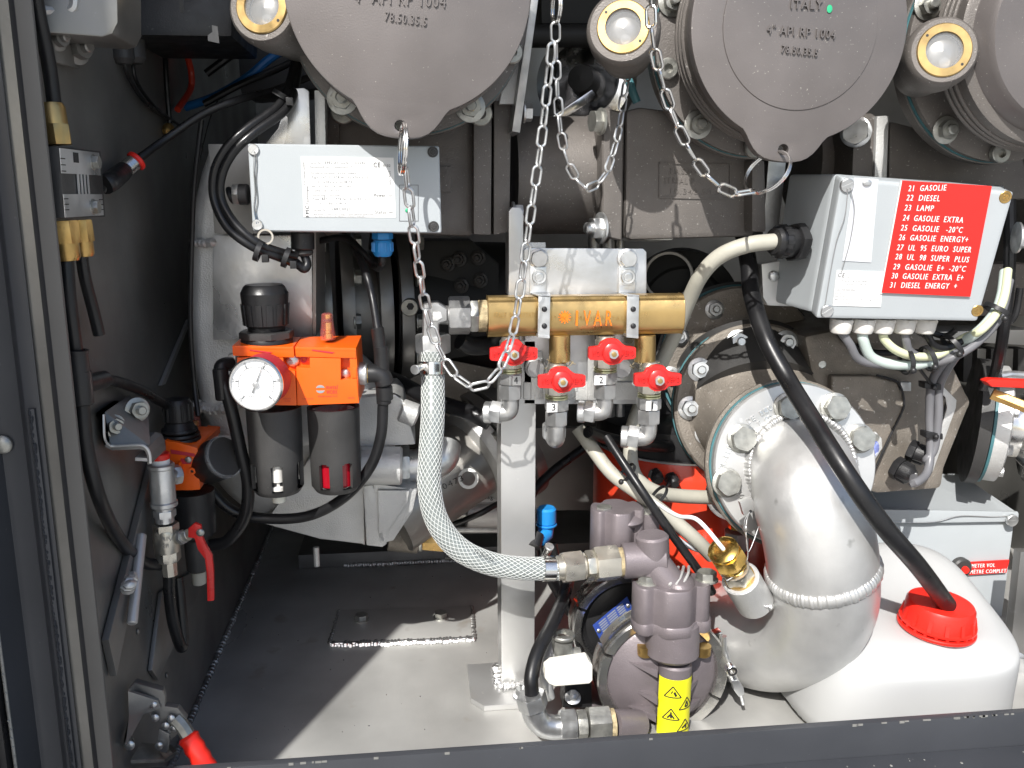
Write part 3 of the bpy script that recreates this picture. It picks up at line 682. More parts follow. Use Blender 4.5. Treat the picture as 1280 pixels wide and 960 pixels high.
# bowls
def bowl(x0, x1, ytop, ybot, Y, slots, inner, lab=None):
    c = P(((x0+x1)/2, ytop, Y)); r = px((x1-x0)/2, c); h = px(ybot-ytop, c); nseg = 72; ph = 0
    ts = [0, .05, .62, .66, .93, .97, 1.0]; rs = [1.0, .985, .97, .965, .95, .9, .78]
    ts = sorted(set(ts + [.62, .635])); 
    rad = lambda tt: next(rs_ for rs_ in [ (lambda a: 1-.05*a if a < .93 else (.9535-(a-.93)*2.2))(tt) ])*r
    b = B(); vs = []; fs = []
    for layer in (1, .86):
        for tt in ts:
            for i in range(nseg):
                a = 2*pi*i/nseg; vs.append(c + V((cos(a), sin(a), 0))*rad(tt)*layer - Z3*h*tt)
    n1 = len(ts)*nseg
    def solid(j, i):
        if not (.62 <= ts[j] < .929): return True
        a = (360*(i+.5)/nseg) % 360
        wd = 12.6 if ts[j] >= .634 else 8
        return not any(abs((a-s+180) % 360-180) < wd for s in slots)
    for j in range(len(ts)-1):
        for i in range(nseg):
            i2 = (i+1) % nseg
            if solid(j, i):
                fs.append((j*nseg+i, j*nseg+i2, (j+1)*nseg+i2, (j+1)*nseg+i)); fs.append((n1+j*nseg+i2, n1+j*nseg+i, n1+(j+1)*nseg+i, n1+(j+1)*nseg+i2))
                for k, (aa, bb) in ((i-1, (i, i)), (i2, (i2, i2))):
                    if not solid(j, k % nseg): q = aa; fs.append((j*nseg+q, (j+1)*nseg+q, n1+(j+1)*nseg+q, n1+j*nseg+q))
            else:
                pass
    e = len(ts)-1
    for i in range(nseg): i2 = (i+1) % nseg; fs.append((e*nseg+i, e*nseg+i2, n1+e*nseg+i2, n1+e*nseg+i)); fs.append((i, i2, n1+i2, n1+i))
    b.add(vs, fs); g = b.out('bowl_guard', 'dark', t, ang=40, label=lab)
    B().lathe(c-Z3*h*.02, -Z3, [(0,r*.8),(h*.9,r*.76),(h*.96,r*.5)], 36).out('bowl', inner, t)
    return c, r, h
c, r, h = bowl(308, 376, 508, 619, Yo+.0235, (-142, -81, -20, 40, 100, 160), 'ink', 'black bowl guard with a white float showing in its slot')
B().lathe(c-Z3*h*.62+V((r*.1,-r*.6,0)), -Z3, [(0,r*.22),(h*.16,r*.24),(h*.2,r*.24),(h*.21,r*.16),(h*.25,r*.16),(h*.26,r*.27),(h*.3,r*.27),(h*.31,r*.18),(h*.36,r*.18)], 24).out('float', 'gland', t)
B().lathe(c-Z3*h*.96, -Z3, [(0,r*.3),(.0015,r*.27),(.01,r*.26),(.0125,r*.23),(.013,0)], 24).out('drain_plug', 'ivory', t)
bowl(384, 449, 508, 616, Yo+.0235, (-111, -58, 10, 80, 150), 'bowlred', 'black bowl guard with dark red oil showing in its slots')
# pink sight dome
kp = P((410,424,Yo+.02)); u = px(1, kp)
B().lathe(kp, Z3, [(0,9.5*u),(2*u,9.8*u),(8*u,9.2*u),(18*u,8*u),(31*u,7*u),(33*u,5*u)], 28).out('sight_dome', 'pink', t)
B().lathe(kp+Z3*1.5*u, Z3, [(0,6.5*u),(6*u,6.5*u),(7*u,5*u),(10*u,5*u),(11*u,6*u),(20*u,6*u),(21*u,4.4*u),(25*u,4.4*u),(25.5*u,5.6*u),(30*u,5.6*u)], 20).out('dome_core', 'gold', t)
B().ring(kp+Z3*23*u, Z3, 6.2*u, 4*u, 2.6*u, 24).out('dome_seal', 'ink', t)
# ports and elbows
B().cyl((447,467,Yo+.018),(459,467,Yo+.018), .0095, n=24, ch=.001).out('port_ring', 'zinc', t)
B().hexn((455,467,Yo+.018), X3, .0078, .004, .3).out('port_nut', 'brassd', t)
t = TH('elbow_fitting', 'black push-in elbow on the right side of the large regulator', 'fitting', (474, 468, Yo+.018))
b = B().tube([(460,467,Yo+.018),(470,467,Yo+.018),(478,471,Yo+.018),(481,480,Yo+.018)], .0078, 16, 6); b.out('elbow', 'black', t)
B().cyl((476,432,Yo+.02),(480,505,Yo+.02), px(9.2,(480,470,Yo+.02)), n=24, ch=.0008).out('body', 'black', t)
B().cyl((471.5,409,Yo+.02),(475.5,440,Yo+.02), px(8,(480,470,Yo+.02)), n=24, ch=.0008).out('upper_socket', 'black', t)
B().cyl((480,482,Yo+.02),(481,500,Yo+.02), px(10.5,(480,470,Yo+.02)), n=24, ch=.0008).out('lower_socket', 'black', t)
tag(B().tube([(479,498,Yo+.02),(476,545,Yo+.022),(462,585,Yo+.028),(430,622,Yo+.035),(385,645,Yo+.045),(330,648,Yo+.05),(290,638,Yo+.05),(262,612,Yo+.05)], px(7,(480,470,Yo+.02)), 14).out('air_hose', 'rub'), 'black hose looping from the right elbow under the two black bowls', 'hose')
tag(B().tube([(472,412,Yo+.02),(465,370,Yo+.03),(455,335,Yo+.045),(440,305,.03),(428,292,.06)], px(5,(480,400,Yo+.02)), 12).out('air_hose', 'rub'), 'black hose rising from the right elbow behind the label box', 'hose')
t = TH('elbow_connector', 'black push-in elbow at the left edge of the large gauge', 'fitting', (278, 465, -.055))
B().tube([(290,455,-.05),(280,456,-.055),(276,462,-.058),(277,485,-.06)], px(9,(280,460,-.055)), 18, 6).out('elbow', 'black', t)
B().cyl((275,460,-.06),(279.5,500,-.062), px(9.5,(280,460,-.055)), n=24, ch=.001).out('socket', 'black', t)
B().hexn((296,452,-.04), (-1,0,0), .008, .006).out('nut', 'bolt', t)

# ================================================================== left label box
Yb = -.088
t = TH('label_box', 'grey metal enclosure with a white printed type label, upper left', 'enclosure', (432, 236, Yb))
B().hexa([(311,181,Yb+.008),(548,183.5,Yb+.008),(551,291,Yb+.008),(317,290,Yb+.008)], (0,.05,0)).out('housing', 'box', t, bevel=.003, seg=3)
B().hexa([(309.5,179.5,Yb),(549,182.5,Yb),(552,291.5,Yb),(316,289,Yb)], (0,.008,0)).out('lid', 'box', t, bevel=.0022, seg=3)
lf = [P((376,195.5,Yb-.0004)), P((492,197,Yb-.0004)), P((495,272,Yb-.0004)), P((380,271.5,Yb-.0004))]
B().poly(lf, (0,.0003,0)).out('type_label', 'label', t)
def tl(b, st, x0, x1, y, h, n=FR): return b.text(st, (x0,y,Yb-.0006), (x1,y,Yb-.0006), h, Z3, 0, .0002)
b = B(); 
for st, x0, x1, y, h in (('Serial. Nr.',388,402,205,2.9),('EPE2-A1',406.5,422,205,3.4),('Teste.Nr.',424,437,205,2.9),('332245',443,456,205,3.2),('bestehend aus / component of',388,440,209.8,2.9),
    ('Stromversorgung / power supply',389,445.5,217.2,2.9),('Type:',389.5,399,223,2.9),('SVC-2',401,412.5,223,3.3),('PTB Nr.  02 ATEX 2212',418,460,223,2.9),('II 2 G EEx m e [ia] IIB T4',397,440,228.8,2.9),
    ('IN: 15 - 28V / 1A (Um = 30V)',390,440,234.2,2.9),('T amb: -20°C bis +55°C',390,430,239.4,2.9),('Steuerung / controller',391,426,245.4,2.9),('Type:',391,400,250,2.9),('BEC-1',402.5,414,250,3.3),('PTB Nr.  02 ATEX 2213',420,462,250,2.9),
    ('II 2 G EEx ia IIB T4',400,433,255.6,2.9),('Serien-Nr.',391.5,408,263.6,2.9),('18RC0023',415.5,438,263,3.6),('Weitere technische Daten siehe Bedienanleitung',391.5,467,269,2.6),('For more technical details consult manual',392,456,271,2.0)):
    tl(b, st, x0, x1, y, h)
b.out('type_print', 'inkg', t, kind='stuff')
b = B()
for st, x0, x1, y, h in (('CE',467,475.5,209,6),('0102',479,488,208.6,3.2),('Power',468,482,246,4.2),('Status',469,483,267,4.2)): tl(b, st, x0, x1, y, h)
for y in (244.5, 265.5): b.poly([(486,y,Yb-.0007),(491,y,Yb-.0007),(491,y+.6,Yb-.0007),(486,y+.6,Yb-.0007)], (0,.0002,0))
b.text('FMC', (386.5,271,Yb-.0006), (386,257,Yb-.0006), 4.6, -X3, 0, .0002)
b.text('Technologies', (386,255.5,Yb-.0006), (385,232,Yb-.0006), 3, -X3, 0, .0002)
b.text('F.A. Sening GmbH', (382,231,Yb-.0006), (380.5,203,Yb-.0006), 2.4, -X3, 0, .0002)
b.text('Sealed Rev.0', (488.5,231.5,Yb-.0006), (488,214,Yb-.0006), 2.4, -X3, 0, .0002)
b.out('maker_print', 'ink', t, kind='stuff')
b = B()
for a, c in (((499,231),(523,231)),((499,276),(523,276))): b.poly([(*a,Yb-.0003),(*c,Yb-.0003),(c[0],c[1]+.6,Yb-.0003),(a[0],a[1]+.6,Yb-.0003)], (0,.0001,0))
for x in (499, 522.5): b.poly([(x,231,Yb-.0003),(x+.6,231,Yb-.0003),(x+.6,276,Yb-.0003),(x,276,Yb-.0003)], (0,.0001,0))
b.out('window_outline', 'inkg', t, kind='stuff')
B().lathe((509,263,Yb), FR, [(0,.0016),(.0006,.0016),(.001,.001)], 14).out('status_lamp', 'green', t)
bolt(t, (317,187,Yb), FR, .0042, 'zinc', 'slot', roll=.8); bolt(t, (322,281,Yb), FR, .0042, 'zinc', 'slot', roll=.2)
bolt(t, (541,190,Yb), FR, .0032, 'dark', 'cross'); bolt(t, (542,283,Yb), FR, .0032, 'dark', 'cross')
t2 = B().tube([(319,190,Yb-.002),(321,205,Yb-.001),(320,225,Yb-.001),(322,250,Yb-.001),(320,265,Yb-.001),(323,279,Yb-.002)], .00035, 6, 6).tube([(318,189,Yb-.002),(317.5,215,Yb-.001),(319,240,Yb-.001),(317.5,262,Yb-.001),(321,280,Yb-.002)], .00035, 6, 6); t2.out('seal_wire', 'steel', t, kind='stuff')
B().ring((332,296,Yb), FR, .0062, .0047, .001, 28).out('seal_ring', 'steel', t)
t = TH('blue_gland', 'bright blue cable gland under the label box', 'cable gland', (478, 300, -.058))
B().hexn((478,291,-.058), -Z3, px(13,(478,291,-.058)), px(8,(478,291,-.058)), .4).out('lock_nut', 'blue', t, ang=30)
b = B().lathe((478,300,-.058), -Z3, [(0,.0072),(.002,.0082),(.011,.008),(.0135,.0062)], 24); 
for k in range(10): a = 2*pi*k/10; c = P((478,303,-.058))+V((cos(a), sin(a), 0))*.0083; b.box((c.x-.0007, c.y-.0007, c.z-.0075), (c.x+.0007, c.y+.0007, c.z))
b.out('cap_nut', 'blue', t)
tag(B().tube([(478,318,-.058),(477,330,-.055),(470,334,-.02),(450,312,-.01),(432,297,0),(405,300,.01),(385,306,.02)], .003, 12).out('cable', 'rub'), 'grey black cable bending out of the blue gland behind the box', 'cable')
t = TH('black_gland', 'black plastic cable gland under the left half of the label box', 'cable gland', (378, 305, -.062))
B().cyl((378,290,-.062),(378.5,312,-.062), px(14.5,(378,300,-.062)), n=28, ch=.001).out('collar', 'black', t); B().cyl((379,311,-.062),(380,320,-.062), px(12,(378,300,-.062)), n=28, ch=.002).out('cap_nut', 'dark', t)
tag(B().tube([(380,318,-.062),(384,330,-.064),(380,336,-.066),(372,330,-.066),(362,322,-.066),(345,316,-.07)], .0036, 12).out('cable', 'rub'), 'short black cable looping back from the black gland to the bundle', 'cable')
t = TH('side_gland', 'grey black cable gland on the left side of the label box', 'cable gland', (300, 243, -.065))
B().cyl((311,243,-.065),(298,243,-.065), px(13,(300,243,-.065)), n=28, ch=.001).out('collar', 'dark', t)
B().hexn((299,243,-.065), (-1,0,0), px(14,(300,243,-.065)), px(7,(300,243,-.065))).out('lock_nut', 'bolt', t)
B().cyl((292,243,-.065),(286,245,-.065), px(11,(300,243,-.065)), n=28, ch=.001).out('cap_nut', 'black', t)
for k, (dx, dy, lb) in enumerate(((0,0,'outer black cable of the pair sweeping round the left end of the label box'),(9,5,'inner black cable of the pair sweeping round the left end of the label box'))):
    tag(B().tube([(372+dx*.3,60+dy,.0),(365+dx*.6,95+dy,-.03),(350+dx,130+dy,-.06),(310+dx,160+dy,-.078),(283+dx,185+dy,-.082),(268+dx,215+dy,-.082),(268+dx,250,-.082),(285+dx,285-dy,-.088),(315+dx*.6,308-dy,-.09),(345,320-dy*1.3,-.082),(370,330-dy*2,-.07)], .0035, 14).out('cable', 'rub'), lb, 'cable')
for p, a, lb in (((353,120,-.055), (.6,0,1), 'black cable tie with a cut stub on the cable pair above the box'), ((323,314,-.09), (1,0,-.4), 'black cable tie on the cable pair below the left box corner'), ((358,322,-.08), (1,0,-.4), 'black cable tie beside the black gland')):
    tt = TH('cable_tie', lb, 'cable tie', p)
    B().ring(P(p)-V(a).normalized()*.002, a, .0082, .007, .004, 24).out('strap', 'black', tt)
    B().box(tuple(P(p)+V((.004,-.012,-.008))), tuple(P(p)+V((.009,-.006,-.002)))).out('tie_head', 'black', tt, bevel=.0006)

# ================================================================== bracket plate and cast duct behind
t = TH('mounting_plate', 'bright aluminium mounting plate with rounded top corner above the label box', 'plate', (365, 150, .02))
B().poly([(330,182,-.045),(348,160,-.045),(354,140,-.045),(356,118,-.045),(362,111,-.045),(380,110,-.045),(386,114,-.045),(388,182,-.045)], (0,.003,0)).out('plate', 'aluplate', t, bevel=.0005)
B().poly([(260,180,-.03),(312,180,-.03),(340,200,-.03),(340,292,-.03),(268,292,-.03)], (0,.003,0)).out('rear_plate', 'aludk', t, bevel=.0005)
B().poly([(393,113,-.03),(406,113,-.03),(407,182,-.03),(394,182,-.03)], (0,.02,0)).out('spacer_bar', 'alucast', t, bevel=.0006)
t = TH('cast_duct', 'large dull silver vertical duct with weld seams behind the orange regulator', 'duct', (320, 360, .08))
op = [(262,180),(250,215),(240,260),(235,330),(235,400),(240,460),(252,520),(280,560),(392,560),(391,292),(330,292),(300,180)]
B().poly([(x, y, .0) for x, y in op], (0,.12,0)).out('duct_shell', 'alucast', t, bevel=.012, seg=4, ang=50)
B().poly([(391,290,-.02),(395,290,-.02),(395,420,-.02),(391,420,-.02)], (0,.08,0)).out('edge_plate', 'aludk', t)
B().poly([(266,294,-.012),(390,294,-.012),(391,425,-.012),(266,425,-.012)], (0,.012,0)).out('face_plate', 'aluplate', t, bevel=.001)
B().weld([(240,300,.0),(252,304,-.006),(266,303,-.01)], .006, .7, .6, .1).out('weld_bead', 'alucast', t)
B().weld([(240,505,.0),(265,512,-.004),(296,508,-.008)], .007, .7, .6, .1).out('weld_bead', 'alucast', t)
tag(B().tube([(252,150,-.03),(243,230,-.03),(240,300,-.02),(238,400,-.02),(243,480,-.02),(248,520,-.03)], .0022, 10).out('cable', 'rub'), 'thin black cable running down the left edge of the silver duct', 'cable')

# ================================================================== cast aluminium pump housing
t = TH('pump_housing', 'cast aluminium pump housing with ribs and raised ring, low behind the black bowls', 'pump', (380, 580, .05))
c = P((368,552,.03)); u = px(1, c)
B().lathe(c+V((0,.075,0)), FR, [(0,124*u),(.03,126*u),(.045,122*u),(.058,110*u),(.062,96*u),(.0625,72*u),(.055,66*u),(.052,0)], 64).out('volute', 'alucast', t)
b = B(); 
for k, ch in enumerate('DIVOLVO 28447'):
    if ch == ' ': continue
    a = radians(-72+k*9.2); p = c+V((84*u*cos(a), .0123, 84*u*sin(a)))
    tan_ = V((-sin(a), 0, cos(a))); b.text(ch, p-tan_*3*u, p+tan_*3*u, 8, -V((cos(a), 0, sin(a))), .0008, 0)
b.out('cast_lettering', 'alucast', t, kind='stuff')
B().poly([(395,560,.03),(455,560,.03),(456,682,.03),(452,680,.03),(400,674,.03),(330,655,.03)], (0,.09,0)).out('lower_body', 'alucast', t, bevel=.006, seg=3)
B().poly([(454,608,.015),(466,606,.015),(484,680,.015),(478,684,.015),(458,682,.015)], (0,.1,0)).out('end_flange', 'alucast', t, bevel=.002)
B().poly([(466,604,.015),(522,612,.015),(516,640,.015),(492,676,.015),(470,682,.015)], (0,.08,0)).out('end_web', 'alucast', t, bevel=.003)
B().poly([(472,613,.010),(512,613,.010),(509,630,.010),(484,666,.010),(473,667,.010)], (0,.01,0)).out('pocket_face', 'alucast', t, bevel=.002)
B().poly([(476,494,.015),(494,493,.015),(504,500,.015),(520,556,.015),(478,558,.015)], (0,.08,0)).out('upper_web', 'alucast', t, bevel=.003)
B().poly([(398,500,.02),(478,492,.02),(480,610,.02),(398,610,.02)], (0,.1,0)).out('upper_body', 'alucast', t, bevel=.005, seg=3)
B().cyl((450,582,.01),(503,582,.01), px(24,(480,582,.01)), n=36, ch=.002).out('outlet_boss', 'alucast', t)
B().cyl((500,512,.02),(522,520,.02), px(15,(500,520,.02)), n=28, ch=.002).out('upper_boss', 'alucast', t)
for p in ((395,684,.05),): B().cyl(p, off(p,0,0,-.02), .003, n=14).out('drain_boss', 'alucast', t)
t = TH('pipe_elbow', 'zinc plated screwed elbow joining the pump outlet, half hidden by the braided hose', 'pipe fitting', (515, 585, .04))
B().hexn((500,583,.045), X3, px(27,(500,583,.045)), px(12,(500,583,.045)), .3).out('nut', 'zinc', t)
B().tube([(510,583,.045),(535,580,.045),(552,572,.05),(556,555,.06)], px(21,(500,583,.045)), 20).out('elbow', 'zinc', t)
t = TH('slanted_pipe', 'slanted stainless pipe with a bolted flange and slot opening behind the braided hose', 'pipe', (560, 590, .12))
pa, pb = P((520,660,.16)), P((604,548,.26)); d = (pb-pa)
pa, pb = P((505,632,.13)), P((590,574,.165)); d = (pb-pa).normalized(); u = px(1, pb)
B().cyl(pa-d*.02, pb, 50*u, n=44).out('pipe_wall', 'pipest', t)
B().lathe(pb, d, [(0,54*u),(.004,66*u),(.012,72*u),(.02,72*u)], 48).out('neck', 'alucast', t)
B().lathe(pb+d*.022, d, [(0,78*u),(.012,78*u)], 48).out('flange', 'aludk', t, bevel=.001)
B().lathe(pb+d*.037, d, [(0,84*u),(.014,84*u)], 48).out('flange', 'aludk', t, bevel=.001)
bu, bv, _ = basis(d)
for k in range(8): a = 2*pi*k/8+.2; bolt(t, pb+d*.02+bu*cos(a)*70*u+bv*sin(a)*70*u, -d, .006, 'bolt')
b = B().ring((586,598,.1), V((-.3,-1,.3)), px(13,(586,598,.1)), px(9,(586,598,.1)), .003, 28); b.out('port_rim', 'alucast', t)
B().text('0473', (555,612,.098), (580,600,.098), 8, Z3).out('marker_writing', 'ink', t, kind='stuff')
# things on the floor behind the post (left)
t = TH('solenoid_valve', 'beige cylindrical solenoid valve with a label, half hidden behind the aluminium post', 'valve', (600, 640, .2))
B().cyl((583,640,.2),(640,640,.2), px(20,(590,640,.2)), n=32, ch=.001).out('coil', 'alucast', t)
B().cyl((583,622,.19),(640,622,.19), px(8,(590,640,.2)), n=6).out('label_block', 'box', t)
B().poly([(586,617,.178),(640,616,.178),(640,627,.178),(587,628,.178)], (0,.002,0)).out('sticker', 'label', t)
B().text('Magnetic', (603,624,.1775), (634,623,.1775), 7).out('print', 'ink', t)
B().cyl((560,640,.2),(583,640,.2), px(12,(590,640,.2)), n=24, ch=.001).out('adapter', 'bolt', t)
B().hexn((548,641,.2), X3, px(13,(590,640,.2)), px(8,(590,640,.2))).out('nut', 'bolt', t)
tag(B().tube([(535,665,.17),(570,654,.17),(600,642,.16),(622,630,.17),(640,625,.2)], .0034, 10).out('cable', 'rub'), 'thin black cable crossing in front of the solenoid valve', 'cable')
tag(B().cyl((450,664,.22),(640,660,.22), .006, n=14).out('pipe', 'nut'), 'thin grey pipe behind the foot of the braided hose', 'pipe')
tag(B().cyl((556,694,.16),(640,694,.16), .0062, n=14).out('hose', 'rub'), 'straight black hose lying low behind the aluminium post', 'hose')
t = TH('pipe_coupling', 'dull bronze pipe coupling low beside the pump housing', 'pipe fitting', (520, 672, .14))
B().cyl((486,668,.14),(524,672,.14), px(20,(520,670,.14)), n=32, ch=.001).out('coupling', 'brown', t)
B().ring((522,672,.14), (1,0,0), px(18,(520,670,.14)), .004, .005, 28, .001).out('collar', 'bolt', t)
B().cyl((526,673,.14),(560,676,.14), px(14,(520,670,.14)), n=6).out('hex_tail', 'brassd', t)
# dark flanged pipe behind
t = TH('flanged_pipe', 'dark flanged pipe run with bolted flanges in the shade between regulator and manifold', 'pipe', (450, 380, .22))
ax = V((1,.12,0)).normalized(); yc = 385
for x, Rr, th in ((402, 104, .010), (424, 102, .014), (468, 100, .014), (492, 100, .014)):
    p = P((x, yc, .23)); B().lathe(p, ax, [(0,Rr*px(1,p)),(th,Rr*px(1,p))], 56).out('flange', 'aludk', t, bevel=.0015)
B().cyl((435,yc,.23),(480,yc,.235), px(72,(450,yc,.23)), n=44).out('pipe_wall', 'aludk', t)
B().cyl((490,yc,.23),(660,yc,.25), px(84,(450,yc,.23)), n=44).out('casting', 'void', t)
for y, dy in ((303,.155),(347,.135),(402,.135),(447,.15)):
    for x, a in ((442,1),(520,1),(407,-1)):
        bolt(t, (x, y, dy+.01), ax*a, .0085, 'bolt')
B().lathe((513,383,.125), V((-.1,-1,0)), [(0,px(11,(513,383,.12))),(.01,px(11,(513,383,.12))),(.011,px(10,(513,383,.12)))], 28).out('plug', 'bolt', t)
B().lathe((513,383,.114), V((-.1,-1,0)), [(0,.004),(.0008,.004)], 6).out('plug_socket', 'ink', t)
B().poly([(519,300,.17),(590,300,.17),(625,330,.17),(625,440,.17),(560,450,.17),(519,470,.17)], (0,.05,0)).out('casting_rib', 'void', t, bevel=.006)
for x, y in ((577,357),(574,324),(601,350),(598,322),(612,385),(560,330)): bolt(t, (x, y, .165), V((-.3,-1,0)), .006, 'dark', 'nut')
B().poly([(500,480,.17),(560,450,.17),(620,462,.17),(620,560,.17),(560,520,.17)], (0,.004,0)).out('gusset', 'brown', t)

# ================================================================== API couplers
def coupler(lbl, cx, cy, rp, Y, lug, cap_text, dx_flange=0, holes=True):
    """loading coupler: flange + gasket + ribbed collar; the loose cap with its lug is a thing of its own"""
    c = P((cx, cy, Y)); u = px(1, c); R = rp*u
    t = TH('loading_coupler', lbl, 'coupler', c+V((0,.08,0)))
    B().lathe(c+V((0,.075,0)), FR, [(0,R*.8),(.02,R*.8),(.026,R*.92),(.034,R*.97),(.06,R*.97),(.062,R*.93)], 72).out('collar', 'cast', t)
    for k in range(3): B().ring(c+V((0,.045-k*.007,0)), FR, R*(1.0-.004*k), R*.9, .0045, 72, .0012).out('rib', 'cast', t)
    B().lathe(c+V((0,.083,0)), FR, [(0,R*1.08),(.007,R*1.08)], 72).out('flange', 'cast', t, bevel=.0012)
    B().lathe(c+V((0,.0865,0)), FR, [(0,R*1.085),(.003,R*1.085)], 72).out('gasket', 'teal', t)
    B().lathe(c+V((0,.10,0)), FR, [(0,R*1.1),(.013,R*1.1)], 72).out('rear_flange', 'cast', t, bevel=.0012)
    for k in range(10):
        a = 2*pi*(k+.5)/10-.05; bolt(t, c+V((cos(a)*R*1.0, .0755, sin(a)*R*1.0)), FR, .0088, 'bolt', 'socket' if k % 2 else 'nut')
    if not cap_text and not lug: return t, c, R
    k_ = TH('dust_cover', lug[3], 'cap', c)
    lx, ly, lw = lug[:3]; hole = P((lx, ly, Y-.001))
    # outline of the cap with its lug, with the chain hole cut out
    hv = hole-c; la = atan2(hv.z, hv.x); lr = lw*u
    tip = hv.length+px(16, c)*.95; n = 120; out = []
    for i in range(n):
        a = la-pi+2*pi*i/n; da = (a-la+pi) % (2*pi)-pi; r = R
        w_ = .42
        if abs(da) < w_:
            k2 = cos(da/w_*pi)*.5+.5; k2 = k2**.8; r = R+(tip-R)*min(1, k2*1.12) if k2*1.12 < 1 else tip
            r = R+(tip-R)*(1-(1-min(1,k2))**2.2)
        out.append(c+V((r*cos(a), 0, r*sin(a))))
    th = .011
    def plate(b, ring, y0, y1, hr):
        m = len(ring); h = [hole+V((hr*cos(2*pi*i/m+la), 0, hr*sin(2*pi*i/m+la))) for i in range(m)]
        # bridge outline to the hole: split in two loops through the lug axis
        f = [V((p.x, y0, p.z)) for p in ring]; g = [V((p.x, y1, p.z)) for p in ring]
        hf = [V((p.x, y0, p.z)) for p in h]; hg = [V((p.x, y1, p.z)) for p in h]
        b.add(f+g+hf+hg, [(i, (i+1) % m, (i+1) % m+m, i+m) for i in range(m)] + [(2*m+i, 3*m+i, 3*m+(i+1) % m, 2*m+(i+1) % m) for i in range(m)])
        return f, g, hf, hg
    # main disc without hole, lug with hole as annular sector
    disc = [c+V((R*cos(2*pi*i/n), 0, R*sin(2*pi*i/n))) for i in range(n)]
    # one continuous plate: fill faces with bmesh triangulation
    bm = bmesh.new(); hr = px(6.5, hole)
    fv = [bm.verts.new(V((p.x, c.y, p.z))-c) for p in out]; hn = 24
    hv_ = [bm.verts.new(V((hole.x+hr*cos(2*pi*i/hn), c.y, hole.z+hr*sin(2*pi*i/hn)))-c) for i in range(hn)]
    es = [bm.edges.new((fv[i], fv[(i+1) % n])) for i in range(n)] + [bm.edges.new((hv_[i], hv_[(i+1) % hn])) for i in range(hn)]
    bmesh.ops.triangle_fill(bm, edges=es, use_beauty=True)
    ext = bmesh.ops.extrude_face_region(bm, geom=bm.faces[:]); bmesh.ops.translate(bm, verts=[v for v in ext['geom'] if isinstance(v, bmesh.types.BMVert)], vec=(0, th, 0))
    bmesh.ops.recalc_face_normals(bm, faces=bm.faces)
    be = [e for e in bm.edges if len(e.link_faces) == 2 and e.calc_face_angle(0) > radians(60)]
    bmesh.ops.bevel(bm, geom=be, offset=.0014, segments=2, affect='EDGES', profile=.6)
    me = bpy.data.meshes.new('cap_plate'); bm.to_mesh(me); bm.free(); me.materials.append(K['cap'])
    me.polygons.foreach_set('use_smooth', [True]*len(me.polygons)); me.set_sharp_from_angle(angle=radians(40))
    o = bpy.data.objects.new('cap_plate', me); col.objects.link(o); o.parent = k_
    B().lathe(c+V((0,th,0)), Y3, [(0,R*.97),(.004,R*.955),(.016,R*.955),(.018,R*.93)], 72).out('cap_skirt', 'cast', k_)
    B().lathe(c+V((0,.0004,0)), FR, [(0,R*.72),(.0012,R*.712),(.0014,R*.70)], 72).out('raised_centre', 'cap', k_, ang=20) if len(lug) > 4 else None
    b = B(); zf = Y-(.0014 if len(lug) > 4 else 0)
    for st, x0, y0, x1, y1, h in cap_text: b.text(st, (x0,y0,zf), (x1,y1,zf), h, Z3, .0014, 0)
    b.out('raised_lettering', 'cap', k_, kind='stuff')
    return t, c, R
coupler('grey brown cast coupler body with teal gasket behind the left cap', 511, -15, 154, -.13, (500,157,50,'left round grey coupler cap, its lug hanging over the label box'),
    [('4" API RP 1004', 443,3,557,10,15), ('78.50.35.5', 481,26,533,33,11.5)])
_, cc, RR = coupler('grey brown cast coupler body right of the middle sight glass', 1001, 33, 141, -.10, (980,187,50,'right round grey coupler cap marked ITALY with a green dot', 1),
    [('ITALY', 988,11,1027,12,11), ('4" API RP 1004', 958,42,1043,49,11), ('78.50.35.5', 976,66,1021,71,9.5)])
b = B(); p = P((1037,11,-.1018)); b.ball(p, px(4,p), 16, 6, (.9,1.2,.06), FR); gd = b.out('green_dot', 'green')
capo = [o for o in bpy.data.objects if o.name.startswith('dust_cover')][-1]
gd.parent = capo; gd.location = gd.location-capo.location
coupler('ribbed grey brown cast coupler body at the top right edge, without its cap in view', 1345, 40, 142, -.10, None, None)
t3 = [o for o in bpy.data.objects if o.name.startswith('loading_coupler')][-1]
c3 = P((1345,40,-.10)); B().lathe(c3+V((0,.03,0)), FR, [(0,px(134,c3)),(.03,px(118,c3)),(.034,px(112,c3)),(.036,0)], 72).out('cap_face', 'cap', t3)

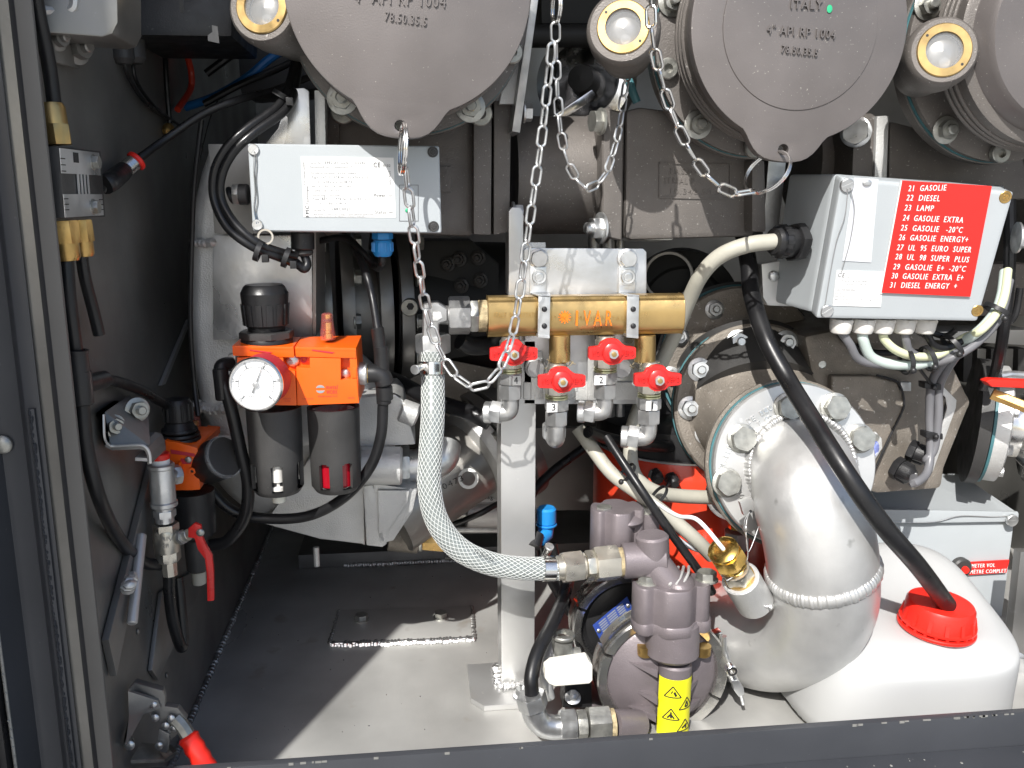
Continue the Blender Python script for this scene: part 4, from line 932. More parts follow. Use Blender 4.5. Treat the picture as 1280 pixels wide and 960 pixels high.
def sight(lbl, cx, cy, rb, Y, hub):
    c = P((cx, cy, Y)); u = px(1, c); t = TH('sight_glass', lbl, 'sight glass', c); ax = V((-.28,-1,.12)).normalized()
    B().lathe(c-ax*.07, ax, [(0,hub*.78*u),(.02,hub*.85*u),(.045,hub*1.0*u),(.062,hub*1.02*u),(.068,hub*.98*u),(.0705,hub*.9*u),(.0705,rb*1.0*u),(.062,rb*.98*u),(.0605,rb*.6*u)], 44).out('hub', 'cast', t)
    B().ring(c-ax*.008, ax, rb*u, rb*.68*u, .010, 48, .0008).out('brass_ring', 'brass', t)
    b = B(); u1, v1, _ = basis(ax)
    for a in (2.45, -.7): B().lathe(c+ax*.0018+(u1*cos(a)+v1*sin(a))*rb*.85*u, ax, [(0,.0011),(.0004,.0011)], 12).out('pin_hole', 'ink', t)
    B().lathe(c-ax*.0075, ax, [(0,rb*.7*u),(.001,rb*.7*u)], 36).out('chamber', 'dark', t)
    b = B()
    b.lathe(c-ax*.0062, ax, [(0,rb*.62*u),(.0006,rb*.6*u),(.0022,rb*.3*u),(.0034,0)], 32)
    b.out('float_cone', 'aludk', t, ang=60)
    B().ball(c-ax*.002-V((0,0,rb*.42*u))+X3*rb*.1*u, rb*.2*u, 16, 8, (1,1,.4), ax).out('bubble', 'clear', t)
    B().lathe(c-ax*.0008, ax, [(0,rb*.685*u),(.0012,rb*.685*u)], 40).out('window', 'clear', t)
sight('brass ringed sight glass left of the left coupler cap', 328, 8, 34, -.10, 46)
sight('brass ringed sight glass in the middle between the two caps', 779, 34, 33, -.09, 46)
sight('brass ringed sight glass beside the ribbed coupler, top right', 1180, 63, 33, -.09, 43)

# ================================================================== cast valve pipework across the top
t = TH('valve_casting', 'grey brown cast valve body with vertical flange slabs right of the label box', 'valve', (520, 220, .03))
B().poly([(407,112,.03),(592,118,.03),(592,296,.03),(407,290,.03)], (0,.12,0)).out('body', 'cast', t, bevel=.008, seg=4)
B().poly([(405,115,.022),(424,128,.022),(424,296,.022),(405,294,.022)], (0,.06,0)).out('rib', 'cast', t, bevel=.002)
B().poly([(592,122,.012),(615,118,.012),(614,294,.012),(592,293,.012)], (0,.12,0)).out('flange_slab', 'cast', t, bevel=.002)
B().poly([(617.5,125,.012),(639,128,.012),(637,290,.012),(617,294,.012)], (0,.12,0)).out('flange_slab', 'cast', t, bevel=.002)
B().poly([(549,208,.028),(564,208,.028),(564,240,.028),(549,240,.028)], (0,.004,0)).out('nameplate', 'cast', t, bevel=.0006)
for x, y in ((429,140),(600,143)): bolt(t, (x,y,.02), FR, .011, 'bolt', 'socket')
t = TH('support_bar', 'flat steel bar leaning between left cap and top chain', 'bar', (655, 80, .0))
B().poly([(668,-30,-.03),(677,-30,-.03),(650,166,-.02),(640,164,-.02)], (0,.05,0)).out('bar', 'nut', t, bevel=.0008)
B().poly([(640,50,.0),(655,50,.0),(652,130,.0),(624,130,.0)], (0,.01,0)).out('bar_foot', 'alucast', t, bevel=.001)
bolt(t, (654,140,.02), X3, .0085, 'zinc')
t = TH('cast_pipe', 'thick grey brown cast pipe between two flanges below the middle sight glass', 'pipe', (700, 220, .1))
ax = X3
p = P((640,220,.10)); q = P((756,220,.10))
B().cyl(p, q, px(72,p), n=64).out('pipe_wall', 'cast', t)
B().lathe(P((742,220,.10)), X3, [(0,px(72,p)),(.006,px(76,p)),(.012,px(84,p))], 64).out('pipe_collar', 'cast', t)
zz = Yp = P((700,220,.10)).y - px(72,p)
B().poly([(657,203,zz+.001),(727,206,zz+.001),(727,220,zz+.001),(657,217,zz+.001)], (0,.02,0)).out('cast_label', 'cast', t, bevel=.0006)
b = B().text('78.40.58.5 ITALY', (660,215,zz+.0008), (724,218,zz+.0008), 9, Z3, .0008, 0); b.out('raised_lettering', 'cast', t, kind='stuff')
B().poly([(753,134,.02),(781,140,.02),(778,302,.02),(752,296,.02)], (0,.14,0)).out('flange_slab', 'cast', t, bevel=.004, seg=3)
bolt(t, (752,152,.02), (-1,-.25,0), .0105, 'bolt'); bolt(t, (752,285,.02), (-1,-.25,0), .0105, 'zinc', 'nut')
bolt(t, (640,269,.01), X3, .0105, 'zinc')
t = TH('meter_casting', 'grey brown cast meter body under the right cap with a recessed nameplate', 'casting', (860, 230, .03))
B().poly([(783,138,.02),(800,134,.02),(940,150,.02),(952,180,.02),(950,284,.02),(940,296,.02),(790,300,.02),(781,298,.02)], (0,.16,0)).out('body', 'cast', t, bevel=.008, seg=4)
B().poly([(940,200,.0),(956,200,.0),(958,290,.0),(940,290,.0)], (0,.1,0)).out('rib', 'cast', t, bevel=.003)
b = B()
for q_ in (((824,203),(913,205),(913,206.5),(824,204.5)),((824,203),(825.5,203),(825.5,246),(824,246)),((824,246),(913,248),(913,249.5),(824,247.5)),((912,205),(913.5,205),(913.5,249),(912,249))):
    b.poly([(x, y, .0185) for x, y in q_], (0,.003,0))
b.out('nameplate_frame', 'cast', t)
b = B().text('F.A.SENING', (838,217,.0198), (880,218,.0198), 7, Z3, .0006, 0).text('SERIAL P', (830,229,.0198), (868,230,.0198), 7, Z3, .0006, 0).text('10.340.50.55', (838,242,.0198), (906,244,.0198), 7, Z3, .0006, 0)
b.out('raised_lettering', 'cast', t, kind='stuff')
B().poly([(788,292,.03),(845,293,.03),(840,300,.03),(795,299,.03)], (0,.05,-.004)).out('foot', 'alucast', t)
# pipe and flange between the right cap and the ribbed coupler
t = TH('flange_joint', 'cast pipe and flange with hex bolt between right cap and red sign box', 'pipe', (1080, 190, .05))
p = P((1000,205,.12)); B().cyl(p, P((1075,205,.12)), px(62,p), n=56).out('pipe_wall', 'cast', t)
B().poly([(1068,148,.03),(1094,146,.03),(1090,250,.03),(1064,250,.03)], (0,.12,0)).out('flange_slab', 'cast', t, bevel=.003)
B().poly([(1096,145,.03),(1112,144,.03),(1108,250,.03),(1092,250,.03)], (0,.12,0)).out('flange_slab', 'alucast', t, bevel=.003)
B().poly([(1112,150,.04),(1280,190,.04),(1290,250,.04),(1110,250,.04)], (0,.12,0)).out('body', 'cast', t, bevel=.008)
bolt(t, (1070,165,.028), (-.6,-1,0), .0125, 'zinc')
# shiny fan-like disc and dark bits in the deep recess at the top centre
t = TH('fan_housing', 'shiny curved steel housing deep in the dark gap behind the hanging chains', 'housing', (710, 90, .18))
c = P((735,105,.2)); u = px(1, c)
B().lathe(c, V((-.5,-1,.1)), [(0,62*u),(.02,60*u),(.022,46*u),(.01,40*u),(.008,0)], 48).out('rim', 'steel', t)
B().lathe(c, V((-.5,-1,.1)), [(0,20*u),(.03,16*u),(.032,0)], 32).out('hub', 'void', t)
B().poly([(690,146,.14),(740,112,.14),(748,120,.14),(700,152,.14)], (0,.01,0)).out('vane', 'steel', t, bevel=.001)
B().cyl((665,45,.16),(760,45,.16), px(14,(700,45,.16)), n=24).out('shaft', 'void', t)
tag(B().tube([(787,60,.03),(784,90,.03),(790,112,.02),(796,128,.02)], .0038, 10).out('tube', 'teal'), 'short teal tube under the middle sight glass', 'tube')
# dark things behind couplers: upper pipework mass
for k, (q_, m_, lb) in enumerate((
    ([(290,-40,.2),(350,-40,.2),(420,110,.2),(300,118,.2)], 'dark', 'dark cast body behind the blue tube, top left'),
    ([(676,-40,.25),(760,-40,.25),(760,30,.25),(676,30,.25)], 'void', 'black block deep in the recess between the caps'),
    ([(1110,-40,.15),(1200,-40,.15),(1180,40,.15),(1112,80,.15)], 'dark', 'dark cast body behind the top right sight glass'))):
    tag(B().poly(q_, (0,.1,0)).out('casting', m_, bevel=.006), lb, 'casting')

# ================================================================== support post
t = TH('support_post', 'square aluminium post on a welded bolted foot plate, standing in the middle', 'post', PZ(640, 870, 0))
x0, x1 = P((622,700,.0)).x+.0035, P((670,700,.0)).x-.001
B().box((x0, .0, .0065), (x1, .04, .36)).out('post_tube', 'alu', t, bevel=.0012)
fp = [PZ(585,856,.006), PZ(672,854,.006), PZ(666,882,.006), PZ(598,887,.006)]
fp = [V((x0-.032,.05,.006)), V((x1+.008,.05,.006)), V((x1+.008,-.03,.006)), V((x0-.02,-.03,.006)), V((x0-.032,-.015,.006))]
B().poly(fp, (0,0,-.0058)).out('foot_plate', 'alu', t, bevel=.001)
B().weld([V((x0-.002,-.001,.0085)), V(((x0+x1)/2,-.002,.009)), V((x1+.001,-.001,.0085))], .0042, .8, .5, .3).out('weld_bead', 'weld', t)
B().weld([V((x0-.002,-.001,.009)), V((x0-.003,.02,.009)), V((x0-.002,.04,.009))], .005, .8, .5, .3).out('weld_bead', 'weld', t)
bolt(t, V(((x0+x1)/2+.004,-.017,.006)), Z3, .0082, 'zinc', 'nut')
# ------------------------------------------------------------------ manifold bracket
t = TH('manifold_bracket', 'flat aluminium bracket plate with pipe clips behind the brass manifold', 'bracket', (730, 350, 0))
B().poly([(655,313,.0),(658,310,.0),(804,311,.0),(808,315,.0),(808,505,.0),(655,505,.0)], (0,.004,0)).out('plate', 'aluplate', t, bevel=.0006)
B().poly([(648,303,.004),(682,303,.004),(684,400,.004),(648,400,.004)], (0,.004,0)).out('backing_strip', 'alucast', t, bevel=.0006)
B().poly([(636,264,-.004),(640,259,-.004),(650,259,-.004),(654,265,-.004),(655,370,-.004),(636,370,-.004)], (0,.03,0)).out('side_bar', 'alu', t, bevel=.0012)
for x in (672, 783):
    B().poly([(x-10,312,-.0005),(x+12,312,-.0005),(x+11,335,-.0005),(x-9,335,-.0005)], (0,.002,0)).out('clip_foot', 'zinc', t, bevel=.0004)
    B().poly([(x-9,334,-.004),(x+11,334,-.004),(x+11,366,-.004),(x-10,366,-.004)], (0,.006,0)).out('clip_channel', 'zinc', t, bevel=.0008)
    b = B()
    for (a, c_) in ((338,341),(353,356)): b.poly([(x-5,a,-.0055),(x+6,a,-.0055),(x+6,c_,-.0055),(x-5,c_,-.0055)], (0,.002,0))
    b.out('channel_step', 'steel', t, kind='stuff')
    bolt(t, (x+1,323,-.0015), FR, .0078, 'nut' if x < 700 else 'zinc'); bolt(t, (x+2,346,-.005), FR, .0052, 'zinc', 'cross')
    # strap round the manifold
    B().poly([(x+1,369,-.0425),(x+16,370,-.0425),(x+15,421,-.0425),(x,421,-.0425)], (0,.0014,0)).out('clamp_strap', 'zinc', t, bevel=.0004)
    B().poly([(x-10,366,-.004),(x+16,367,-.004),(x+16,370,-.0425),(x+1,369,-.0425)], (0,0,-.001)).out('clamp_top', 'zinc', t)
    B().poly([(x+1,419,-.0435),(x+15,420,-.0435),(x+15,423,-.0435),(x,421.5,-.0435)], (0,.02,0)).out('clamp_lip', 'zinc', t)
    for y in (386.5, 407.5): bolt(t, (x+8.5, y, -.0428), FR, .0024, 'ink', 'dome')
b = B()
for x0_, x1_ in ((657,690),(690,742),(742,790),(790,800)): pass
for x, wdt in ((664,14),(735,12),(800,12)): b = B().poly([(x,440,-.006),(x+wdt,440,-.006),(x+wdt,500,-.006),(x,500,-.006)], (0,.005,0)).out('rail', 'alucast', t, bevel=.0005)
for x, y in ((669,459),(776,460)): bolt(t, (x, y, -.007), FR, .0085, 'nut')
B().poly([(655,478,-.003),(820,478,-.003),(820,500,-.003),(655,500,-.003)], (0,.003,0)).out('lower_strip', 'alucast', t, bevel=.0004)
# ------------------------------------------------------------------ brass manifold
Ym = -.022
t = TH('brass_manifold', 'hexagonal brass manifold bar with orange IVAR lettering and four outlets', 'manifold', (730, 396, Ym))
p, q = P((609,395,Ym)), P((850,396,Ym)); rm = px(24.5,(730,395,Ym))
b = B(); uu = Z3
oct_ = [(-.5,1),(.5,1),(.60,.90),(.64,.84),(.80,.76),(.91,.5),(.97,.22),(.97,-.2),(.91,-.5),(.80,-.74),(.64,-.8),(.60,-.88),(.5,-1),(-.5,-1),(-1,-.6),(-1,.6)]
def sec(x): return [V((x, Ym - a*rm*.85, p.z + c_*rm)) for a, c_ in oct_]
A_, C_ = sec(p.x), sec(q.x); m = len(oct_)
b.add(A_+C_, [tuple(range(m)), tuple(range(m, 2*m))[::-1]]+[(i, (i+1) % m, (i+1) % m+m, i+m) for i in range(m)])
b.out('bar', 'brass', t, bevel=.0007, ang=32)
yf = Ym-rm*.85
b = B()
for ch, xa, xb in (('I',719.5,722),('V',729,738),('A',742,752),('R',757,765)): b.text(ch, (xa,407,yf-.0003), (xb,407,yf-.0003), 20, Z3)
b.out('orange_lettering', 'orprint', t, kind='stuff')
b = B(); c = P((706,396.5,yf-.0003)); 
b.lathe(c, FR, [(0,px(5.5,c)),(.0002,px(5.5,c))], 20)
for k in range(12): a = 2*pi*k/12; d = V((cos(a),0,sin(a))); s_ = V((-sin(a),0,cos(a)))*.0005; b.poly([c+d*px(5,c)-s_, c+d*px(8,c)-s_, c+d*px(8,c)+s_, c+d*px(5,c)+s_], (0,.0003,0))
b.out('sun_mark', 'orprint', t, kind='stuff')
b = B().text('ITALY  BREVETTATO', (618,397,yf-.0001), (672,397,yf-.0001), 7, Z3).text('1" PN10', (690,401,yf-.0001), (716,401,yf-.0001), 6, Z3).text('MADE IN ITALY', (722,401,yf-.0001), (786,401,yf-.0001), 6, Z3)
b.out('stamped_lettering', 'brassd', t, kind='stuff')
for x, yb in ((699.5,452),(806,452)):
    B().cyl((x,418,Ym-.002),(x,yb,Ym-.002), px(13.5,(x,430,Ym)), n=30, ch=.0008).out('outlet', 'brass', t)
for x in (645,754):
    B().cyl((x,418,Ym+.006),(x,425,Ym+.006), px(12,(x,430,Ym)), n=30, ch=.0004).out('outlet', 'nut', t)
B().cyl((609,395,Ym),(597,395,Ym), px(20,(600,395,Ym)), n=30, ch=.001).out('end_plug', 'hemp', t)
# inlet tee with nuts
t = TH('inlet_tee', 'steel tee and compression nuts feeding the left end of the manifold', 'pipe fitting', (545, 395, Ym))
B().hexn((597,395,Ym), (-1,0,0), px(22,(600,395,Ym)), px(10,(600,395,Ym)), .1).out('adapter_nut', 'bolt', t)
B().hexn((587,394,Ym), (-1,0,0), px(24,(600,395,Ym)), px(26,(600,395,Ym)), .5).out('compression_nut', 'nut', t)
B().cyl((562,394,Ym),(540,393,Ym), px(12,(600,395,Ym)), n=28).out('tee_arm', 'nut', t)
B().poly([(529,380,Ym-.011),(548,378,Ym-.011),(560,386,Ym-.011),(560,402,Ym-.011),(549,405,Ym-.011),(549,422,Ym-.011),(528,422,Ym-.011)], (0,.02,0)).out('tee_body', 'nut', t, bevel=.003, seg=3)
B().poly([(541,390,Ym-.012),(551,390,Ym-.012),(553,397,Ym-.012),(547,401,Ym-.012),(541,401,Ym-.012)], (0,.002,0)).out('cast_mark', 'alucast', t, bevel=.0004)
B().hexn((541,418,Ym), -Z3, px(22,(541,418,Ym)), px(23,(541,418,Ym)), .1, ref=FR).out('hose_nut', 'zinc', t)
t = B().tube([(575,425,.0),(590,432,.005),(612,430,.01),(625,420,.01)], .009, 14, 6); tag(t.out('conduit', 'rub'), 'ribbed black conduit in shade under the inlet tee', 'conduit')

# ------------------------------------------------------------------ four ball valves
def handle_b(c, u):
    """winged handle outline, pivot at c"""
    o = [(-29,7.5),(-27,8),(-22,8.5),(-17,9),(-14,14),(-8,17.5),(-1,18.5),(7,17),(12,12),(17,8.5),(27,7),(30,6),(30,-6),(27,-8),(14,-9),(10,-13),(3,-15),(-4,-15),(-9,-12),(-12,-9),(-22,-8.5),(-28,-8),(-30,-6),(-30,6)]
    return [c+V((x*u, 0, y*u)) for x, y in o]
def ball_valve(cx, cy, num, elbow, Yv_, lbl, hlb, tw=0):
    c = P((cx, cy, Yv_)); u = px(1, c)
    t = TH('manifold_valve', lbl, 'valve', c+V((0,.02,0)), 'ball valves on the brass manifold')
    ca = c+V((0, .026, 0))
    up_ = lambda dy: ca+Z3*(-dy*u)
    B().lathe(up_(-16), -Z3, [(0,12*u),(4*u,12.4*u),(6*u,14*u),(24*u,14*u),(27*u,12.5*u)], 30).out('body', 'nickel', t)
    B().hexn(up_(12), -Z3, 15*u, 13*u, .35, ref=FR).out('lower_hex', 'nickel', t)
    B().lathe(up_(25), -Z3, [(0,13*u),(.8*u,15*u),(2.6*u,15*u),(3.4*u,13.5*u),(4.2*u,15.2*u),(6*u,15.2*u),(6.6*u,13.6*u)], 30).out('washer', 'zincy', t)
    B().hexn(up_(31.5), -Z3, 16.4*u, 14.5*u, -.52, ref=FR).out('union_nut', 'nut', t)
    B().hexn(up_(47), -Z3, 16*u, 18.5*u, -.3, ref=FR).out('compression_nut', 'nut', t)
    if elbow == 'side':
        B().tube([up_(64), up_(76), up_(84)-V((3*u,0,0)), up_(86)-V((14*u,-3*u,0)), up_(86)-V((20*u,-6*u,0))], 11.5*u, 20, 6).out('elbow', 'nut', t)
        B().hexn(up_(86)-V((11*u,-3*u,0)), V((-1,.35,.1)), 16*u, 14*u, .3).out('elbow_nut', 'zinc', t)
        B().cyl(up_(86)-V((24*u,-7*u,0)), up_(86)-V((33*u,-10*u,0)), 14.5*u, n=28, ch=.0008).out('ferrule', 'zinc', t)
    else:
        B().tube([up_(64), up_(76), up_(86)+V((0,3*u,0)), up_(88)+V((0,14*u,0)), up_(86)+V((0,26*u,0))], 12*u, 20, 6).out('elbow', 'nut', t)
        B().hexn(up_(80)+V((0,12*u,0)), V((0,1,.1)), 17*u, 14*u, .5).out('elbow_nut', 'zinc', t)
    # number written on a white tag on the union nut
    yy = ca.y - 15.6*u
    tagc = V((ca.x, yy, up_(39).z)); x_ = {'4':6,'3':-6,'2':-8,'1':1}[num]*u
    B().poly([tagc+V((x_-9*u,0,6*u)), tagc+V((x_+6*u,0,6*u)), tagc+V((x_+6*u,0,-6.5*u)), tagc+V((x_-9*u,0,-6.5*u))], (0,.002,0)).out('number_tag', 'label' if num != '4' else 'nut', t)
    b = B().text(num, tagc+V((x_-(3 if num != '1' else 1.6)*u,-.0002,-4*u)), tagc+V((x_+(2 if num != '1' else .4)*u,-.0002,-4*u)), 9, Z3); b.out('number', 'ink', t)
    # handle (tilted a little for each valve)
    hb = B().poly(handle_b(c+V((0,-.002,0)), u), (0,.006,0)); hd = hb.out('handle', 'red', t, bevel=.0012, seg=3, label=hlb)
    B().lathe(c+V((0,-.0012,0)), FR, [(0,13.5*u),(.0018,12.5*u),(.0034,9*u),(.0036,0)], 32).out('handle_boss', 'red', t)
    b = B().text('NOVA', c+V((-25*u,-.0022,-3.4*u)), c+V((-9*u,-.0022,-3.4*u)), 7, Z3, .0011, 0).text('VERO', c+V((11*u,-.0022,-3.4*u)), c+V((27*u,-.0022,-3.4*u)), 7, Z3, .0011, 0)
    b.out('raised_lettering', 'red', t, kind='stuff')
    n_ = B().hexn(c+V((0,-.0046,0)), FR, 6.4*u, .0034, random.random()); n_.out('handle_nut', 'zinc', t)
    B().lathe(c+V((0,-.0075,0)), FR, [(0,3.2*u),(.0016,3.2*u),(.0018,2.4*u)], 16).out('stem_end', 'brass', t)
    return t
ball_valve(642, 442, '4', 'side', -.052, 'leftmost valve on the manifold, marked 4, chain hanging past its red handle', None)
ball_valve(702, 476, '3', 'down', -.054, 'lower valve tagged 3 with red handle, second from the left', None)
ball_valve(765, 441, '2', 'side', -.052, 'upper valve tagged 2 with red handle, third from the left', None)
ball_valve(822, 474, '1', 'side', -.054, 'rightmost valve, tagged 1, its red handle reaching towards the big flange', None)
for x, y in ((700,455),(806,456)):
    b = B()
    for k in range(26):
        a = random.uniform(0, 2*pi); c = P((x, y, -.026)); r = px(13, c); p1 = c+V((cos(a)*r, sin(a)*r*.9, random.uniform(-.004,.004))); p2 = p1+V((random.uniform(-.003,.003)+cos(a)*.003, sin(a)*.003, random.uniform(-.004,.004)))
        b.tube([p1, (p1+p2)/2+V((0,0,random.uniform(-.001,.001))), p2], .0003, 4, 3)
    tag(b.out('hemp_fibres', 'hemp', kind='stuff'), 'loose hemp sealing fibres at the %s brass outlet' % ('left' if x < 750 else 'right'), 'sealant')
tag(B().tube([(612,528,-.0),(585,515,.01),(540,500,.05),(500,478,.1),(455,460,.15)], .0078, 14).out('hose', 'rub'), 'dark hose running back from the elbow of valve 4 into the shade', 'hose')
tag(B().tube([(735,540,.01),(760,548,.03),(800,556,.05),(850,560,.09)], .006, 12).out('hose', 'rub'), 'black hose behind the elbows of valves 1 and 2', 'hose')

# ================================================================== braided hose
hp = [(541,440,-.03),(541,470,-.034),(541,520,-.05),(538,570,-.06),(537,610,-.066),(546,650,-.07),(570,683,-.072),(605,702,-.072),(645,710,-.07),(700,711,-.066)]
t = TH('braided_hose', 'clear hose with white criss cross braid, curving from the inlet tee down to the pump', 'hose', hp[5])
hr_ = px(14.6, hp[4]); q = smooth([P(p) for p in hp], 10); fr = frames(q)
B().tube([P(p) for p in hp], hr_, 24, 10).out('hose_wall', 'hose', t)
# thread paths
L_ = [0]
for i in range(1, len(q)): L_.append(L_[-1]+(q[i]-q[i-1]).length)
def at(sv):
    i = 1
    while i < len(L_)-1 and L_[i] < sv: i += 1
    f = (sv-L_[i-1])/max(1e-9, L_[i]-L_[i-1]); a = fr[i-1]; c = fr[i]
    return q[i-1].lerp(q[i], f), a[0].lerp(c[0], f).normalized(), a[1].lerp(c[1], f).normalized()
b = B(); tot = L_[-1]; NT = 17; pitch = .105; st = 110
for sgn in (1, -1):
    for k in range(NT):
        ring_ = []
        for i in range(st+1):
            sv = tot*i/st; p, u1, v1 = at(sv); a = sgn*2*pi*sv/pitch + 2*pi*k/NT; tn = (at(min(tot, sv+.001))[0]-at(max(0, sv-.001))[0]).normalized()
            nrm = u1*cos(a)+v1*sin(a); side = (tn*cos(.99)*0 + tn.cross(nrm)*.0)  # placeholder
            tang = (tn + (tn.cross(nrm))*sgn*(2*pi*hr_/pitch)).normalized(); sd = nrm.cross(tang).normalized()*.00027
            ring_.append((p+nrm*(hr_+.00008), sd, nrm*.00022))
        vs = []; fs = []
        for p, sd, h in ring_: vs += [p-sd, p+h, p+sd]
        for i in range(st): a0 = i*3; fs += [(a0, a0+1, a0+4, a0+3), (a0+1, a0+2, a0+5, a0+4)]
        b.add(vs, fs)
b.out('braid', 'hoseyel', t, kind='stuff')
b = B().text('EXTRUFLEX', (592,691,-.0875), (616,702,-.087), 6, V((.45,0,1)), 0, .0004); b.out('print', 'ink', t, kind='stuff')
def hose_clamp(p0, p1, r, lbl, scr, sa):
    t = TH('hose_clamp', lbl, 'clamp', p0)
    a = (P(p1)-P(p0)); L = a.length
    B().ring(P(p0), a, r+.0014, r+.0002, L, 40, .0003).out('band', 'steel', t)
    sc = P(scr); B().lathe(sc-V(sa).normalized()*.009, sa, [(0,.0034),(.016,.0034)], 16).out('worm_housing', 'steel', t)
    bolt(t, sc+V(sa).normalized()*.007, sa, .0042, 'zinc', 'slot')
    return t
tc_ = hose_clamp((541,452,-.032),(541,468,-.034), hr_, 'stainless worm drive clamp at the top of the braided hose', (524,460,-.045), (-.5,-1,0))
b = B()
for k in range(16): x = 545+k*.95; b.poly([(x,455,-.0486),(x+.4,455,-.0486),(x+.4,465,-.0486),(x,465,-.0486)], (0,.0004,0))
b.out('worm_slots', 'ink', tc_, kind='stuff')
hose_clamp((678,711,-.067),(693,711,-.066), hr_, 'stainless clamp at the lower end of the braided hose', (684,690,-.055), (.2,-.6,1))
t = TH('pump_inlet_fitting', 'row of nickel plated nuts joining the braided hose to the pump', 'pipe fitting', (740, 703, -.066))
ax = (P((780,701,-.06))-P((700,710,-.066))).normalized(); z = lambda x, y=None: P((x, 710-(x-700)*.1 if y is None else y, -.066))
u = px(1, z(740))
B().cyl(z(696), z(706), 15.5*u, n=28, ch=.001).out('ferrule', 'nickel', t)
B().hexn(z(703), ax, 20.5*u, 25*u, .55).out('compression_nut', 'nickel', t)
B().lathe(z(727), ax, [(0,15*u),(3*u,17*u),(5*u,15*u)], 28).out('collar', 'nickel', t)
B().hexn(z(732), ax, 18.5*u, 11*u, .2).out('lock_nut', 'nickel', t)
B().hexn(z(743), ax, 22.5*u, 30*u, .42).out('adapter_nut', 'nickel', t)
B().lathe(z(772), ax, [(0,18*u),(9*u,18*u)], 28).out('sealed_thread', 'hemp', t)

# ================================================================== chains
def chain(lbl, pts, m='zinc', link=(.0165, .0088, .00105), grp=None, start=0):
    ln, wd, wr = link
    t = TH('chain', lbl, 'chain', pts[len(pts)//2])
    q = smooth([P(p) for p in pts], 40); L = [0]
    for i in range(1, len(q)): L.append(L[-1]+(q[i]-q[i-1]).length)
    inner = ln-2*wr*1.05; n = int(L[-1]/inner)
    def mk(b):
        h, r = ln/2-wd/2, wd/2-wr; pp_ = []
        for k in range(8): a = pi*k/7; pp_.append(V((r*cos(a), 0, h+r*sin(a))))
        for k in range(8): a = pi+pi*k/7; pp_.append(V((r*cos(a), 0, -h+r*sin(a))))
        b.tube(pp_, wr, 8, 2, closed=True)
    j = 0
    for k in range(n):
        s_ = (k+.5)*inner
        while L[j+1] < s_: j += 1
        f = (s_-L[j])/(L[j+1]-L[j]); p = q[j].lerp(q[j+1], f); tn = (q[min(len(q)-1,j+2)]-q[max(0,j-1)]).normalized()
        view = (CAM-p).normalized(); ref = tn.cross(view)  # any vector across the chain
        inst('link', ('link', link, m), mk, m, t, p, tn, ref=Y3, roll=(.35 if (k+start) % 2 else .35+pi/2)+random.uniform(-.18,.18))
    return t
def key_ring(lbl, c, r, ax, wr=.0009, n=2):
    t = B(); c = P(c)
    for k in range(n):
        u, v, a = basis(ax); o = a*(wr*1.9*k)
        t.tube([c+o+u*r*cos(2*pi*i/24)+v*r*sin(2*pi*i/24) for i in range(24)], wr, 8, 2, closed=True)
    o = t.out('key_ring', 'steel'); return tag(o, lbl, 'ring')
key_ring('split ring through the lug hole of the left cap', (502,186,-.145), px(31,(502,186,-.14)), (1,.12,-.08))
key_ring('large split ring through the lug hole of the right cap', (960,216,-.104), px(31,(962,212,-.104)), V((-.63,0,-.78)).cross(V((.42,-.9,-.1))))
key_ring('split ring at the top of the two hanging chains', (694,8,-.1), px(20,(694,8,-.1)), (1,.1,0))
chain('long steel chain from the left cap looping past the red handles', [(507,210,-.145),(514,268,-.13),(524,335,-.11),(535,395,-.09),(551,440,-.085),(575,474,-.09),(601,482,-.095),(625,460,-.09),(641,415,-.08),(652,350,-.08),(663,270,-.085),(676,180,-.09),(686,95,-.095),(693,28,-.1)], link=(.0178,.0094,.0012))
chain('short steel chain loop hanging between the top ring and the middle sight glass', [(694,28,-.1),(696,100,-.09),(701,165,-.08),(712,208,-.07),(733,234,-.06),(756,218,-.05),(772,170,-.04),(779,125,-.03),(786,80,-.02)], link=(.0158,.0084,.001), start=1)
chain('bright steel chain running down to the large ring of the right cap', [(813,-20,-.135),(815,40,-.135),(824,88,-.13),(838,135,-.125),(858,180,-.12),(885,220,-.115),(915,240,-.112),(942,238,-.112),(960,226,-.112)], 'steel', link=(.0178,.0096,.00138))

# ================================================================== big elbow with flanges
cA = P((989,580,-.02)); nA = V((-.06,-.97,.2)).normalized(); uA = px(1, cA)
eu, ev, _ = basis(nA)
t = TH('brown_elbow_casting', 'brown bronze cast elbow with two rings of nuts behind the silver pipe flange', 'casting', (930, 480, .08))
cB = P((947,508,.055)); nB = V((-.12,-.98,.16)).normalized(); uB = px(1, cB)
cC = P((926,455,.12)); nC = nB; uC = px(1, cC)
B().lathe(cA-nA*.016, nA, [(0,98*uA),(.003,106*uA),(.011,107*uA),(.0125,105*uA)], 72).out('flange', 'brown', t)
def loft(b, rows, n=64):
    for c_, n_, r_ in rows:
        u_, v_, _ = basis(n_)
        for i in range(n): a_ = 2*pi*i/n; b.v.append(c_+u_*(r_*cos(a_))+v_*(r_*sin(a_)))
    for j in range(len(rows)-1): b.f += [(j*n+i, j*n+(i+1) % n, (j+1)*n+(i+1) % n, (j+1)*n+i) for i in range(n)]
    return b
cA2 = cA-nA*.014
loft(B(), [(cA2.lerp(cB, f), nA.lerp(nB, f), k_) for f, k_ in ((0,86*uA),(.25,85*uA),(.5,81*uA),(.8,80*uB),(.95,84*uB),(1,90*uB))]).out('neck', 'brown', t)
B().lathe(cB-nB*.012, nB, [(0,100*uB),(.002,104*uB),(.011,104*uB),(.013,101*uB)], 72).out('flange', 'brown', t)
B().lathe(cB-nB*.0155, nB, [(0,105*uB),(.0035,105*uB)], 72).out('gasket', 'teal', t)
